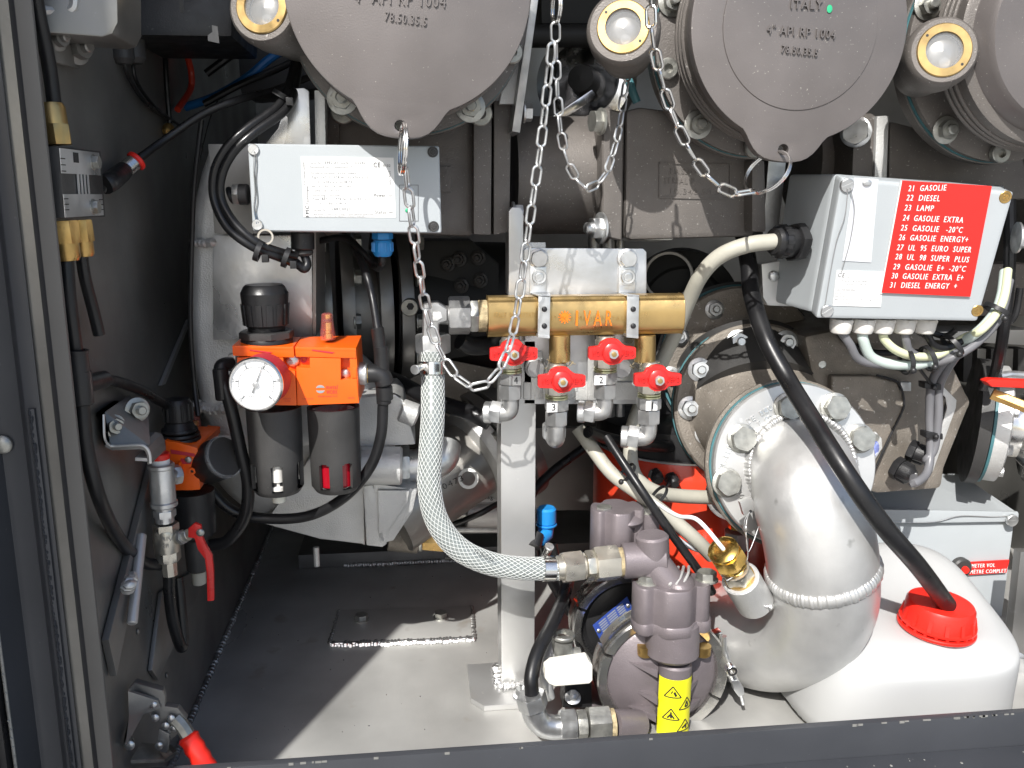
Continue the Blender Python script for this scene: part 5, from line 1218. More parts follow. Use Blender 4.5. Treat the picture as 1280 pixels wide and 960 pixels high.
B().lathe(cB-nB*.03, nB, [(0,98*uB),(.0145,102*uB)], 72).out('flange', 'dark', t, bevel=.001)
d = cC-(cB-nB*.02); B().lathe(cB-nB*.02, d, [(0,86*uB),(d.length,86*uB)], 56).out('throat', 'dark', t)
B().lathe(cC-nC*.01, nC, [(0,94*uC),(.002,97*uC),(.012,97*uC),(.014,94*uC)], 72).out('flange', 'brown', t)
B().lathe(cC-nC*.014, nC, [(0,100*uC),(.004,100*uC)], 72).out('gasket', 'teal', t)
B().lathe(cC-nC*.032, nC, [(0,100*uC),(.017,104*uC)], 72).out('flange', 'dark', t, bevel=.001)
def onplane(x, y, c, n): d = ray(x, y); return CAM + d*((c-CAM).dot(n)/d.dot(n))
for x, y in ((923,427),(874,462),(862,510),(982,428),(883,541),(1022,455)): bolt(t, onplane(x, y, cB+nB*.001, nB), nB, .009, 'zinc', 'nut')
for x, y in ((893,387),(849,421),(838,470),(950,368)): bolt(t, onplane(x, y, cC+nC*.004, nC), nC, .0076, 'nut', 'nut')
b = B()
q0, q1 = onplane(921,383,cC+nC*.0042,nC), onplane(934,398,cC+nC*.0042,nC); b.text('PN10', q0, q1, 7, V((.6,0,1)), .0006, 0, nC); b.out('raised_lettering', 'brown', t, kind='stuff')
t = TH('silver_pipe_elbow', 'big silver pipe elbow with bolted flange and weld beads, standing front right', 'pipe', PZ(960, 862, 0))
B().lathe(cA, nA, [(0,100*uA),(.0015,102*uA),(.0095,102*uA),(.0115,100*uA),(.0118,60*uA)], 80).out('flange', 'alu', t)
B().lathe(cA-nA*.0028, nA, [(0,103.5*uA),(.0026,103.5*uA)], 80).out('gasket', 'teal', t)
fA = cA+nA*.012
for x, y in ((985,509),(1043,509),(1074,548),(927,548),(908,603)): bolt(t, onplane(x, y, fA, nA), nA, .0122, 'bolt')
pipe_pts = [cA+nA*.006, P((1003,590,-.05)), P((1010,622,-.078)), P((1022,668,-.088)), P((1028,712,-.088)), P((1026,754,-.08)), P((1004,787,-.06)), P((962,800,-.03)), P((915,790,.01)), P((880,780,.05))]
rp = px(67.5, pipe_pts[4])
b = B().tube(pipe_pts, rp, 64, 10, rf=lambda s: rp*(.93+.07*min(1, s*4)))
b.out('pipe_wall', 'pipe', t, ang=60)
# weld beads: ring at flange and ring round the elbow seam
def wring(c, n, r, a0, a1, br, ref=None, jit=.12):
    u, v, n_ = basis(n); N = 520; M = 10; b = B()      # low rippled bead, closed
    ph = [random.uniform(-.2, .2) for _ in range(N)]
    for i in range(N):
        a = 2*pi*i/N; k = br*(1+.055*sin(i*2*pi/N*87+ph[i]*3)+.05*sin(i*.5)+.1*ph[i]); rad = u*cos(a)+v*sin(a); p = c+rad*r+n_*br*.05*sin(i*.21)
        for j in range(M):
            t_ = 2*pi*j/M; b.v.append(p+rad*(k*.62*cos(t_))+n_*(k*1.15*sin(t_)))
    b.f = [(i*M+j, i*M+(j+1) % M, ((i+1) % N)*M+(j+1) % M, ((i+1) % N)*M+j) for i in range(N) for j in range(M)]
    return b
wring(onplane(1001,583,fA,nA), nA, rp*1.03, 0, 2*pi, .0066).out('weld_bead', 'alu', t, ang=70)
q = smooth(pipe_pts, 10); fr_ = frames(q); i5 = min(range(len(q)), key=lambda i: (q[i]-P((1027,712,-.088))).length)
wn = (fr_[i5][2]+V((.12,0,-.0))).normalized()
wring(q[i5], wn, rp*.985, 0, 2*pi, .0058, jit=.05).out('weld_bead', 'pipe', t, ang=70)
b = B()
def ft(st, pts, h):
    n = len(st)
    for k, ch in enumerate(st):
        if ch == ' ': continue
        f = k/max(1, n-1); x = pts[0][0]+(pts[1][0]-pts[0][0])*f; y = pts[0][1]+(pts[1][1]-pts[0][1])*f
        dx, dy = pts[1][0]-pts[0][0], pts[1][1]-pts[0][1]; l = sqrt(dx*dx+dy*dy); dx /= l; dy /= l
        a_ = onplane(x-dx*2.4, y-dy*2.4, fA, nA); b_ = onplane(x+dx*2.4, y+dy*2.4, fA, nA)
        rot = (b_-a_).normalized(); b.text(ch, a_, b_, h, nA.cross(rot), .0008, 0, nA)
ft('DE 110', ((938,529),(964,513)), 7); ft('T 10', ((950,532),(964,524)), 6); ft('DI-110', ((905,585),(915,560)), 7); ft('B166', ((917,612),(928,627)), 7)
b.out('stamped_lettering', 'weld', t, kind='stuff')
# threaded boss welded to the elbow
b0, b1 = P((942,750,-.084)), P((925,722,-.098)); bd = (b1-b0).normalized()
B().cyl(b0-bd*.005, b1, px(24,b1), n=40, ch=.0012).out('boss', 'alucast', t)
B().weld([b0+bd*.008+V((cos(a)*.0185, sin(a)*.012, -cos(a)*.010+0)) for a in [2*pi*k/16 for k in range(17)]], .0042, .8, .5, .15).out('weld_bead', 'weld', t)
B().lathe(b1, bd, [(0,px(19,b1)),(.003,px(19,b1))], 32).out('sealing_ring', 'brassd', t)
t = TH('temperature_probe', 'gold brass gland on a nickel plated plug, screwed into the silver elbow', 'probe', b1)
w_ = px(1, b1)
B().hexn(b1+bd*3*w_, bd, 20*w_, 15*w_, .4).out('plug', 'nickel', t)
B().lathe(b1+bd*18*w_, bd, [(0,14*w_),(3*w_,19*w_),(5*w_,19*w_),(6*w_,13*w_)], 28).out('collar', 'nickel', t)
g = b1+bd*24*w_; B().lathe(g, bd, [(0,15*w_),(5*w_,16*w_),(6*w_,13*w_),(12*w_,13*w_)], 28).out('brass_neck', 'gold', t)
B().hexn(g+bd*6*w_, bd, 20*w_, 7*w_, .2).out('brass_hex', 'gold', t)
B().hexn(g+bd*14*w_, bd, 22*w_, 20*w_, .5).out('brass_nut', 'gold', t)
B().lathe(g+bd*33*w_, bd, [(0,19*w_),(6*w_,19*w_),(9*w_,14*w_),(9.5*w_,8*w_)], 28).out('brass_cap', 'gold', t)
ge = g+bd*38*w_
tag(B().tube([ge, ge+bd*.006, P((872,650,-.1)), P((848,645,-.08)), P((825,632,-.05)), P((800,615,0))], .0019, 10).out('cable', 'label'), 'thin white cable entering the gold brass gland', 'cable')
t = TH('lead_seal', 'twisted wire with a small lead seal hanging from a bright tag beside the elbow', 'seal', (932, 655, -.09))
B().poly([(925,628,-.075),(940,622,-.07),(946,637,-.07),(930,645,-.075)], (0,.006,0)).out('drilled_lug', 'alu', t, bevel=.0008)
B().lathe((938,639,-.076), FR, [(0,.0014),(.0008,.0014)], 12).out('hole', 'ink', t)
B().ball((931,660,-.085), px(5.5,(931,660,-.085)), 14, 8, (1,.5,1)).out('lead_disc', 'nut', t)
B().tube([(937,640,-.077),(931,650,-.083),(931,662,-.086),(934,680,-.09),(934,700,-.1),(925,715,-.112),(908,726,-.115)], .0004, 6).out('wire', 'zinc', t)
B().tube([(937,640,-.077),(933,655,-.085),(935,690,-.09),(947,662,-.08),(948,655,-.075)], .0004, 6).out('wire', 'zinc', t)

# ================================================================== brown meter body right of the elbow
t = TH('brown_meter', 'large brown cast meter body with cover grooves, right of the silver flange', 'casting', (1120, 520, .04))
B().poly([(1005,420,.04),(1120,398,.04),(1185,440,.04),(1216,503,.04),(1182,585,.04),(1178,612,.04),(1098,618,.04),(1040,600,.04)], (0,.14,0)).out('body', 'brown', t, bevel=.01, seg=4)
B().poly([(1090,470,.03),(1122,478,.03),(1131,500,.03),(1128,518,.03),(1092,590,.03),(1040,590,.03),(1040,470,.03)], (0,.02,0)).out('cover', 'brown', t, bevel=.003, seg=3)
b = B().tube([(1096,469,.0285),(1122,478,.0285),(1130,500,.0285),(1127,516,.0285),(1110,550,.0285),(1090,595,.0285)], .0011, 8, 8); b.out('groove', 'ink', t)
b = B().tube([(1166,488,.038),(1180,495,.038),(1182,508,.038),(1172,545,.038),(1164,575,.038)], .0011, 8, 8); b.out('groove', 'ink', t)
B().poly([(1176,480,.036),(1196,500,.036),(1195,510,.036),(1166,590,.036),(1160,590,.036),(1184,510,.036),(1182,497,.036),(1170,486,.036)], (0,.02,0)).out('edge_rib', 'alucast', t, bevel=.001)
b = B().poly([(1083,543,.026),(1095,540,.026),(1102,548,.026),(1103,560,.026),(1092,578,.026),(1081,580,.026),(1075,570,.026)], (0,.003,0)); b.out('seal_plate', 'alucast', t, bevel=.0006)
B().ball((1090,561,.0255), px(12,(1090,561,.025)), 20, 8, (.8,1.0,.1), FR).out('seal_disc', 'wmark', t)
for x, y in ((1095,547),(1082,576)): bolt(t, (x, y, .0255), FR, .0028, 'bolt', 'cross')
b = B().poly([(1126,478,.028),(1139,478,.028),(1139,489,.028),(1127,489,.028)], (0,.008,0)); b.out('square_stud', 'zinc', t, bevel=.0008)
def gland(lbl, p, a, r, m='black', L=(.007,.012,.006)):
    t = TH('cable_gland', lbl, 'cable gland', p); a = V(a).normalized(); o = P(p)
    B().hexn(o, a, r*1.12, L[0], .3).out('lock_nut', m, t)
    b = B().lathe(o+a*L[0], a, [(0,r*.9),(.001,r*.98),(L[1]*.8,r*.95),(L[1],r*.8),(L[1]+L[2]*.5,r*.62)], 28)
    u1, v1, _ = basis(a)
    for k in range(10):
        q_ = 2*pi*k/10; d_ = u1*cos(q_)+v1*sin(q_); s_ = (v1*cos(q_)-u1*sin(q_)); z0 = o+a*(L[0]+.0015)
        b.hexa([z0+d_*r*1.02-s_*r*.12, z0+d_*r*1.02+s_*r*.12, z0+a*L[1]*.7+d_*r*1.0+s_*r*.12, z0+a*L[1]*.7+d_*r*1.0-s_*r*.12], -d_*r*.15)
    b.out('cap_nut', m, t); return t, o+a*(L[0]+L[1]+L[2]*.5)
t, e1 = gland('lower black cable gland with a white ring on the brown meter body', (1118,583,.028), (.55,-.8,-.3), .0112)
B().ring(e1, (.55,-.8,-.3), .0048, .003, .0006, 20).out('white_ring', 'label', t)
_, e2 = gland('upper black cable gland on the brown meter body', (1136,562,.03), (.7,-.7,-.25), .0105)
tag(B().tube([e1, P((1142,604,-.02)), P((1158,592,-.01)), P((1163,565,.0)), P((1162,520,.005)), P((1164,482,.0)), P((1174,460,-.01)), P((1192,440,-.02))], .0042, 12).out('cable', 'grcable'), 'grey cable from the lower black gland running up the meter body', 'cable')
tag(B().tube([e2, P((1158,575,-.0)), P((1168,560,.0)), P((1173,520,.0)), P((1174,485,.0)), P((1183,463,-.01)), P((1200,438,-.02))], .0042, 12).out('cable', 'grcable'), 'grey cable from the upper black gland running up the meter body', 'cable')
for p, lb in (((1167,545,-.004), 'black cable tie on the two grey cables, lower'), ((1165,483,-.006), 'black cable tie on the two grey cables, upper')):
    tt = TH('cable_tie', lb, 'cable tie', p); B().hexa([(p[0]-9,p[1]-5,p[2]),(p[0]+12,p[1]-3,p[2]),(p[0]+12,p[1]+5,p[2]),(p[0]-9,p[1]+3,p[2])], (0,.012,0)).out('strap', 'black', tt, bevel=.0015)
    B().ball((p[0]+3,p[1]+1,p[2]-.001), .003, 10, 6).out('tie_head', 'black', tt)

# ================================================================== red sign box
FT = [P((1052,222,-.085)), P((1268,240,-.095)), P((1222,402,-.07)), P((1020,398,-.062))]
nS = (FT[1]-FT[0]).cross(FT[2]-FT[1]).normalized(); nS = -nS if nS.y > 0 else nS
FT[3] = onplane(1020, 398, FT[0], nS)
t = TH('sign_box', 'grey metal enclosure with a red product list sign, screwed at the right', 'enclosure', (1150, 310, -.05))
BK = [P((986,218,.01)), P((1256,232,.01)), P((1212,388,.02)), P((962,376,.02))]
B().hexa([f-nS*.016 for f in FT], [p for p in BK]).out('housing', 'box', t, bevel=.005, seg=4)
LD = [f for f in FT]; B().hexa(LD, -nS*.0155).out('lid', 'box', t, bevel=.004, seg=4)
def sq_(a, b_, o=0): return FT[0]*(1-a)*(1-b_)+FT[1]*a*(1-b_)+FT[2]*a*b_+FT[3]*(1-a)*b_ + nS*o
def spt(x, y, o=.0): return onplane(x, y, FT[0]+nS*(o), nS)
sg = [spt(1128,226,.0022), spt(1240,233,.0022), spt(1213,371,.0022), spt(1102,366,.0022)]
B().hexa(sg, -nS*.002).out('sign_plate', 'sign', t, bevel=.0003)
B().hexa([spt(1126.5,226,.0018), spt(1129,226,.0018), spt(1103,367,.0018), spt(1100.5,367,.0018)], -nS*.0015).out('sign_edge', 'white', t)
upS = (sg[0]-sg[3]).normalized(); 
lines = [('21  GASOLIE',1135,1182,239,238),('22  DIESEL',1132.5,1174,250.5,251.5),('23  LAMP',1130,1166,263,264),('24  GASOLIE  EXTRA',1128,1203,275.5,278.5),('25  GASOLIE   -20°C',1125.5,1202,288,291),
    ('26  GASOLIE  ENERGY+',1123,1209,300,303),('27  UL  95  EURO  SUPER',1120.5,1213,312.5,315.5),('28  UL  98  SUPER  PLUS',1118.5,1210,324,328),('29  GASOLIE  E+  -20°C',1116,1206,336.5,339.5),('30  GASOLIE  EXTRA  E+',1114,1203,348,350.5),('31  DIESEL  ENERGY  +',1112,1195,359.5,361)]
for st, x0, x1, y0, y1 in lines:
    g0_, g1_ = spt(x0,y0,.0023), spt(x1,y1,.0023)
    b = B()
    for dx, dy in ((0,0),(.25,0)): b.text(st, spt(x0+dx,y0+dy,.0023), spt(x1+dx,y1+dy,.0023), 7.6, upS, 0, .0002+dx*.0002+dy*.0001, nS)
    b.out('lettering', 'white', t, label=None)
B().hexa([spt(1068,222,.0006), spt(1098,224,.0006), spt(1089,328,.0006), spt(1053,326,.0006)], -nS*.0005).out('foil_label', 'wfoil', t, bevel=.0)
B().hexa([spt(1046,338,.0006), spt(1105,340,.0006), spt(1101,384,.0006), spt(1041,382,.0006)], -nS*.0005).out('type_label', 'label', t)
b = B()
for st, x0, x1, y, h in (('CE',1047,1055,346,5.5),('0102',1058,1062,347,2),('F.A. Sening GmbH  Ahrensburg',1075,1094,345,1.8),('PTB 01 ATEX 2042',1052,1084,352,2),('II 2 G EEx d e IIB T4',1052,1082,356,2),('Type: NE 500/3000',1044,1069,363,2.4),('Serial Nr.',1043,1052,367,2),('Tamb -20 +50',1042,1056,371,2),('Weitere Daten siehe Anleitung 2013',1043,1097,375,2),('For more data see manual',1042,1066,379,2)):
    b.text(st, spt(x0,y,.0008), spt(x1,y+.6,.0008), h, upS, 0, .0002, nS)
b.out('type_print', 'inkg', t, kind='stuff')
for x, y, k, m in ((1058,231,'slot','zinc'),(1033,388,'slot','zinc'),(1256,246,'cross','brassd'),(1221,388,'cross','brassd')): bolt(t, spt(x, y, -.001), nS, .0058 if k == 'slot' else .0042, m, k)
B().ball(spt(1084,229,.0012), px(6,FT[0]), 16, 8, (1,.7,.25), nS).out('lead_seal', 'zinc', t)
B().tube([spt(1060,236,.003), spt(1056,270,.003), spt(1046,300,.002), spt(1038,340,.002), spt(1031,382,.004)], .00035, 6, 6).tube([spt(1063,235,.003), spt(1068,262,.002), spt(1063,300,.001), spt(1052,340,.001)], .00035, 6, 6).out('seal_wire', 'nut', t, kind='stuff')
t = TH('box_bracket', 'stainless mounting bracket behind the lower left corner of the sign box', 'bracket', (975, 360, .0))
B().poly([(952,330,.01),(975,326,.01),(1010,384,.01),(960,382,.01),(954,372,.01)], (0,.012,0)).out('bracket_plate', 'alu', t, bevel=.0015)
b = B().hexa([(963,170,.03),(986,172,.03),(972,300,.03),(953,300,.03)], (0,.03,0)); b.out('upright', 'nut', t, bevel=.001)
bolt(t, (967,345,.009), FR, .0052, 'zinc', 'dome')
bolt(t, (1270,297,-.02), (1,-.3,0), .0105, 'zinc', 'nut')
# glands and cables under the box
cabl = [((1060,400),(1062,430,1075,450,1110,456,1150,452),'grcable','dark grey cable from the first white gland under the sign box'),
        ((1088,401),(1079,425,1090,447,1120,456,1160,453,1195,432),'gcable','pale green cable from the second white gland, curving right'),
        ((1113,402),(1106,425,1118,440,1140,447,1170,445,1200,425),'ycable','pale yellow cable from the third white gland, curving right'),
        ((1139,403),(1132,425,1138,440,1160,447,1205,436),'grcable','dark cable from the fourth white gland under the sign box'),
        ((1165,404),(1160,420,1168,432,1185,434,1215,420),'rub','black cable from the rightmost white gland under the sign box')]
for k, ((x, y), path, m, lb) in enumerate(cabl):
    xx = x-10; t = TH('cable_gland', ('leftmost','second','middle','fourth','rightmost')[k]+' of the five off-white nylon glands under the sign box', 'cable gland', (xx, 405, -.04), 'white glands under the sign box')
    p = P((xx+2, 399, -.045)); u = px(1, p)
    b = B().lathe(p, -Z3+V((-.05,0,0)), [(0,13.5*u),(4*u,14*u),(13*u,13*u),(17*u,11.5*u),(18.5*u,8*u)], 28)
    b.out('cap_nut', 'gland', t)
    b = B()
    for j in range(8):
        q_ = 2*pi*j/8; d_ = V((cos(q_), sin(q_), 0)); o = p-Z3*3*u+d_*13.6*u; s_ = V((-sin(q_), cos(q_), 0))
        b.hexa([o-s_*2*u, o+s_*2*u, o+s_*2*u-Z3*10*u-d_*.5*u, o-s_*2*u-Z3*10*u-d_*.5*u], -d_*1.5*u+V((0,0,0)))
    B().hexn(p, -Z3, 14.6*u, 4*u, .2).out('hex_base', 'gland', t)
    pts = [p-Z3*15*u] + [(path[i], path[i+1], -.045+.004*(i//2)) for i in range(0, len(path), 2)]
    if m in ('gcable','ycable'): pts += [(1222,415,-.045),(1243,392,-.04),(1252,370,-.03),(1256,340,-.01)]
    pts = [P(q_) for q_ in pts]
    if m == 'ycable': pts = [q_+V((0,-.004,.002)) if i > 1 else q_ for i, q_ in enumerate(pts)]
    tag(B().tube(pts, (.0040,.0048,.0040,.004,.0034)[k], 12).out('cable', m), lb, 'cable')
tag(B().tube([(1165,455,-.03),(1195,445,-.04),(1225,425,-.04),(1250,395,-.035),(1262,350,-.02)], .004, 12).out('cable', 'grcable'), 'grey cable along the underside of the pale cable bundle', 'cable')
tag(B().tube([(1150,410,-.03),(1180,420,-.03),(1195,412,-.035)], .003, 12).out('cable', 'rub'), 'short black lead behind the right white gland', 'cable')
for x, y, a, lb in ((1133,452,(1,0,.1),'black cable tie, leftmost on the pale bundle under the sign box'),(1160,448,(1,0,.35),'black cable tie, second on the pale bundle'),(1190,432,(1,0,.8),'black cable tie in the middle of the pale bundle'),(1246,388,(.6,0,1),'black cable tie at the right end of the pale bundle')):
    tt = TH('cable_tie', lb, 'cable tie', (x, y, -.045)); o = P((x, y, -.04)); aa = V(a).normalized()
    B().ring(o-aa*.002, aa, .0125, .0108, .0042, 28).out('strap', 'black', tt); B().ball(o+V((0,-.0125,-.006)), .0032, 8, 6).out('tie_head', 'black', tt)
for pts, r, lb in (([(1100,402,.05),(1075,430,.04),(1082,448,.04),(1130,462,.04)], .003, 'black wire looping in the shade left under the sign box'),
    ([(1040,396,.03),(1055,425,.03),(1090,440,.03),(1150,440,.02)], .003, 'thin dark cable in the shade behind the white glands'),
    ([(1145,455,-.02),(1160,475,-.01),(1168,484,-.0)], .0016, 'thin black wire running down to the upper tie'),
    ([(1262,250,.01),(1262,330,.0),(1256,400,.0),(1248,450,.02),(1240,480,.04)], .0058, 'black cable hanging down at the right edge beside the sign box'),
    ([(1275,360,.0),(1268,395,.0),(1252,405,.01),(1236,400,.02)], .0035, 'black cable hooking in from the right edge')):
    tag(B().tube(pts, r, 10).out('cable', 'rub'), lb, 'cable')
# big gland and cream cable
t = TH('large_gland', 'large black gland on the left side of the sign box holding the thick cream cable', 'cable gland', (975, 303, -.03))
gA = P((1000,303,-.035)); gd_ = (P((957,301,-.045))-gA).normalized(); u = px(1, gA)
B().hexn(gA, gd_, 25*u, 12*u, .2).out('lock_nut', 'black', t)
b = B().lathe(gA+gd_*12*u, gd_, [(0,18*u),(2*u,19*u),(12*u,19*u),(14*u,21*u),(22*u,20*u),(29*u,16*u)], 32)
for k in range(12):
    q_ = 2*pi*k/12; u1, v1, _ = basis(gd_); d_ = u1*cos(q_)+v1*sin(q_); s_ = v1*cos(q_)-u1*sin(q_); z0 = gA+gd_*25*u
    b.hexa([z0+d_*21.4*u-s_*2.4*u, z0+d_*21.4*u+s_*2.4*u, z0+gd_*9*u+d_*20.6*u+s_*2.4*u, z0+gd_*9*u+d_*20.6*u-s_*2.4*u], -d_*2*u)
b.out('cap_nut', 'black', t)
tag(B().tube([gA+gd_*36*u, P((935,306,-.04)), P((900,320,-.03)), P((876,345,-.015)), P((860,378,.005)), P((846,412,.02)), P((828,450,.03)), P((808,490,.035)), P((792,530,.03)), P((788,570,.02)), P((796,598,.01)), P((820,615,.01)), P((850,620,.02)), P((893,622,.03))], .0072, 18).out('cable', 'cream'), 'thick cream cable arching from the large gland down behind the manifold valves', 'cable')
tag(B().tube([(722,535,.03),(740,560,.02),(765,592,.0),(800,618,-.02),(835,645,-.03),(865,670,-.035),(890,695,-.03)], .0068, 16).out('cable', 'cream'), 'second thick cream cable crossing the red tank diagonally', 'cable')
tag(B().tube([(758,546,-.01),(780,580,-.03),(808,622,-.05),(840,668,-.055),(875,716,-.055),(890,740,-.04)], .0042, 12).out('cable', 'rub'), 'straight thin black cable crossing in front of the cream cables', 'cable')
tag(B().tube([(790,596,.0),(820,640,-.02),(845,672,-.03),(870,686,-.03),(890,688,-.02)], .0028, 10).out('cable', 'wfoil'), 'light grey cable beside the second cream cable', 'cable')
for x, y, Y, lb in ((782,590,-.01,'black cable tie where the two cream cables cross, left'),(822,618,-.02,'black cable tie at the bend of the cream cables, right')):
    tt = TH('cable_tie', lb, 'cable tie', (x, y, Y)); o = P((x, y, Y+.004)); B().ring(o, V((1,0,-.9)), .0112, .0102, .003, 24).out('strap', 'black', tt); B().ball(o+V((-.006,-.008,-.007)), .0028, 8, 6).out('tie_head', 'black', tt)

# black suction rod into the container
tag(B().tube([(926,262,.07),(930,300,.045),(936,332,.02),(940,370,.0),(958,425,-.035),(985,475,-.06),(1020,532,-.105),(1060,595,-.142),(1105,658,-.15),(1148,708,-.13),(1184,756,-.095)], px(12.3,(1060,595,-.14)), 20, 10).out('suction_hose', 'rub'), 'thick black suction hose running diagonally into the red cap of the container', 'hose')

# ================================================================== white container
t = TH('container', 'white plastic canister with rounded shoulders standing at the front right', 'container', V((.46,-.02,0)))
def loop(cx, cy, a, b_, e, z0, sl, n=72):
    o = []
    for i in range(n):
        q_ = 2*pi*i/n; c_, s_ = cos(q_), sin(q_); x = a*math.copysign(abs(c_)**(2/e), c_); y = b_*math.copysign(abs(s_)**(2/e), s_)
        o.append(V((cx+x, cy+y, z0+sl*(cy+y+.12))))
    return o

rings = [(.457,-.040,.101,.088,4,.001,0),(.457,-.040,.105,.092,4,.006,0),(.459,-.040,.103,.091,4,.03,.06),(.464,-.040,.100,.090,4,.052,.18),(.468,-.041,.096,.0888,4,.0645,.28),(.4695,-.0412,.0935,.0875,4,.0695,.32),(.471,-.0415,.091,.086,3.9,.0712,.33),(.476,-.043,.080,.078,3.4,.0752,.335),
         (.478,-.048,.068,.068,3.2,.0815,.30),(.482,-.062,.05,.05,2.8,.086,.2),(.485,-.078,.034,.034,2.2,.0885,.1),(.485,-.083,.026,.026,2,.0905,.0)]
b = B(); R0 = [loop(*r_) for r_ in rings]; n = 72
for L0 in R0: b.v += L0
for j in range(len(R0)-1): b.f += [(j*n+i, j*n+(i+1) % n, (j+1)*n+(i+1) % n, (j+1)*n+i) for i in range(n)]
b.f += [tuple(range(n))[::-1], tuple((len(R0)-1)*n+i for i in range(n))]
o = b.out('canister', 'cont', t, ang=80)
sd_ = o.modifiers.new('sub', 'SUBSURF'); sd_.levels = 1; sd_.render_levels = 1
nx = V((.06,-.06,1)).normalized(); zc = P((1177,800,-.075)); zc = V((.484,-.083,.0915)); u = px(1, zc)
t2 = t
B().lathe(zc-nx*.004, nx, [(0,40*u),(.006,40*u)], 48).out('neck', 'cont', t)
b = B().ring(zc+nx*.000, nx, 46*u, 38*u, .0035, 64, .0008); b.out('tamper_ring', 'redp', t)
b = B()
u1, v1, _ = basis(nx)
for k in range(22): q_ = 2*pi*k/22; d_ = u1*cos(q_)+v1*sin(q_); s_ = v1*cos(q_)-u1*sin(q_); z0 = zc+nx*.0036; b.hexa([z0+d_*44.5*u-s_*1.6*u+nx*.0022, z0+d_*44.5*u+s_*1.6*u+nx*.0022, z0+d_*44.5*u+s_*1.6*u, z0+d_*44.5*u-s_*1.6*u], -d_*4*u)
b.out('tamper_bridges', 'redp', t, kind='stuff')
b = B().lathe(zc+nx*.0055, nx, [(0,44*u),(.001,45*u),(.0025,45*u),(.0035,42*u),(.019,40*u),(.0215,38*u),(.0222,34*u)], 64)
for k in range(14): q_ = 2*pi*k/14+.12; d_ = u1*cos(q_)+v1*sin(q_); s_ = v1*cos(q_)-u1*sin(q_); z0 = zc+nx*.0085; b.hexa([z0+d_*43*u-s_*2.2*u+nx*.0105-d_*1.5*u, z0+d_*43*u+s_*2.2*u+nx*.0105-d_*1.5*u, z0+d_*45*u+s_*2.4*u, z0+d_*45*u-s_*2.4*u], -d_*5*u)
b.out('screw_cap', 'redp', t)
b = B().poly([(1169,708,.015),(1183,705,.015),(1184,713,.015),(1170,716,.015)], (0,.002,0)); s0 = b.out('paper_scrap', 'hemp'); tag(s0, 'tiny beige paper scrap with dark marks on the canister shoulder', 'scrap')

# ================================================================== grey lidded box at the back right with the meter sign
t = TH('lidded_box', 'light grey sheet metal box with a lifted lid edge and a METER VOL sign', 'box', (1180, 680, .1))
Yg = .1
B().hexa([(1040,640,Yg),(1268,650,Yg),(1245,830,Yg),(1040,860,Yg)], (0,.16,0)).out('housing', 'box', t, bevel=.002)
B().poly([P((1035,612,.16)), P((1158,592,.16))+V((0,.0,0)), P((1200,592,.16)), P((1274,642,Yg-.006)), P((1273,650,Yg-.006)), P((1035,650,Yg-.006))][::1], (0,.004,-.004)).out('lid_top', 'boxd', t, bevel=.001)
B().hexa([(1035,636,Yg-.006),(1273,640,Yg-.006),(1272,652,Yg-.006),(1035,656,Yg-.006)], (0,.004,0)).out('lid_edge', 'box', t, bevel=.001)
B().tube([(1060,650,Yg-.007),(1130,653,Yg-.007),(1170,652,Yg-.008),(1200,645,Yg-.008),(1240,646,Yg-.007),(1262,645,Yg-.007)], .0005, 6, 8).out('seal_wire', 'nut', t)
bolt(t, (1264,650,Yg-.008), FR, .007, 'zinc', 'slot'); 
B().hexa([(1211,703,Yg-.004),(1262,700,Yg-.004),(1258,716,Yg-.004),(1210,719,Yg-.004)], (0,.002,0)).out('sign_plate', 'sign', t, bevel=.0003)
b = B()
for dx in (0, .35):
    b.text('METER VOL', (1214+dx,709.5,Yg-.0043-dx*.0005), (1243+dx,708.5,Yg-.0043-dx*.0005), 5.2); b.text('MÈTRE COMPLET', (1212+dx,717,Yg-.0043-dx*.0005), (1257+dx,715.5,Yg-.0043-dx*.0005), 5.2)
b.out('lettering', 'white', t, kind='stuff')
B().lathe((1199,708,Yg), FR, [(0,.012),(.006,.012),(.008,.010)], 28).out('knob', 'dark', t)
B().lathe((1206,712,Yg-.009), FR, [(0,.0045),(.003,.004)], 20).out('red_button', 'redp', t)

# ================================================================== right edge coupling
t = TH('quick_coupling', 'steel flanged hose coupling cut by the right edge, with red lever above', 'coupling', (1250, 540, .06))
ax = V((.9,-.45,-.05)).normalized(); c = P((1212,525,.12)); u = px(1, c)
B().lathe(c, ax, [(0,78*u),(.012,78*u),(.013,74*u)], 56).out('rear_flange', 'dark', t)
B().lathe(c+ax*.0135, ax, [(0,75*u),(.003,75*u)], 56).out('gasket', 'teal', t)
B().lathe(c+ax*.017, ax, [(0,72*u),(.014,72*u),(.016,68*u)], 56).out('flange', 'alucast', t)
B().lathe(c+ax*.03, ax, [(0,46*u),(.01,40*u),(.02,40*u),(.03,50*u)], 48).out('neck', 'steel', t)
B().lathe(c+ax*.06, ax, [(0,62*u),(.002,66*u),(.02,66*u),(.022,60*u),(.028,60*u),(.03,66*u),(.05,66*u)], 56).out('collar', 'steel', t)
u1, v1, _ = basis(ax)
for k in range(8): a = 2*pi*k/8+.3; bolt(t, c+ax*.0325+u1*cos(a)*60*u+v1*sin(a)*60*u, ax, .0062, 'zinc')
B().poly([(1233,477,.0),(1240,474,.0),(1290,476,.0),(1290,486,.0),(1240,484,.0)], (0,.012,0)).out('lever', 'redp', t, bevel=.002, seg=3)
B().cyl((1240,492,.02),(1290,512,.0), .0062, n=6).out('hinge_pin', 'brassd', t)
B().tube([(1250,470,.05),(1265,468,.05),(1290,470,.05)], .004, 10).out('lever_rod', 'zinc', t)
B().tube([(1232,474,.04),(1228,488,.04)], .005, 10).out('pivot', 'black', t)
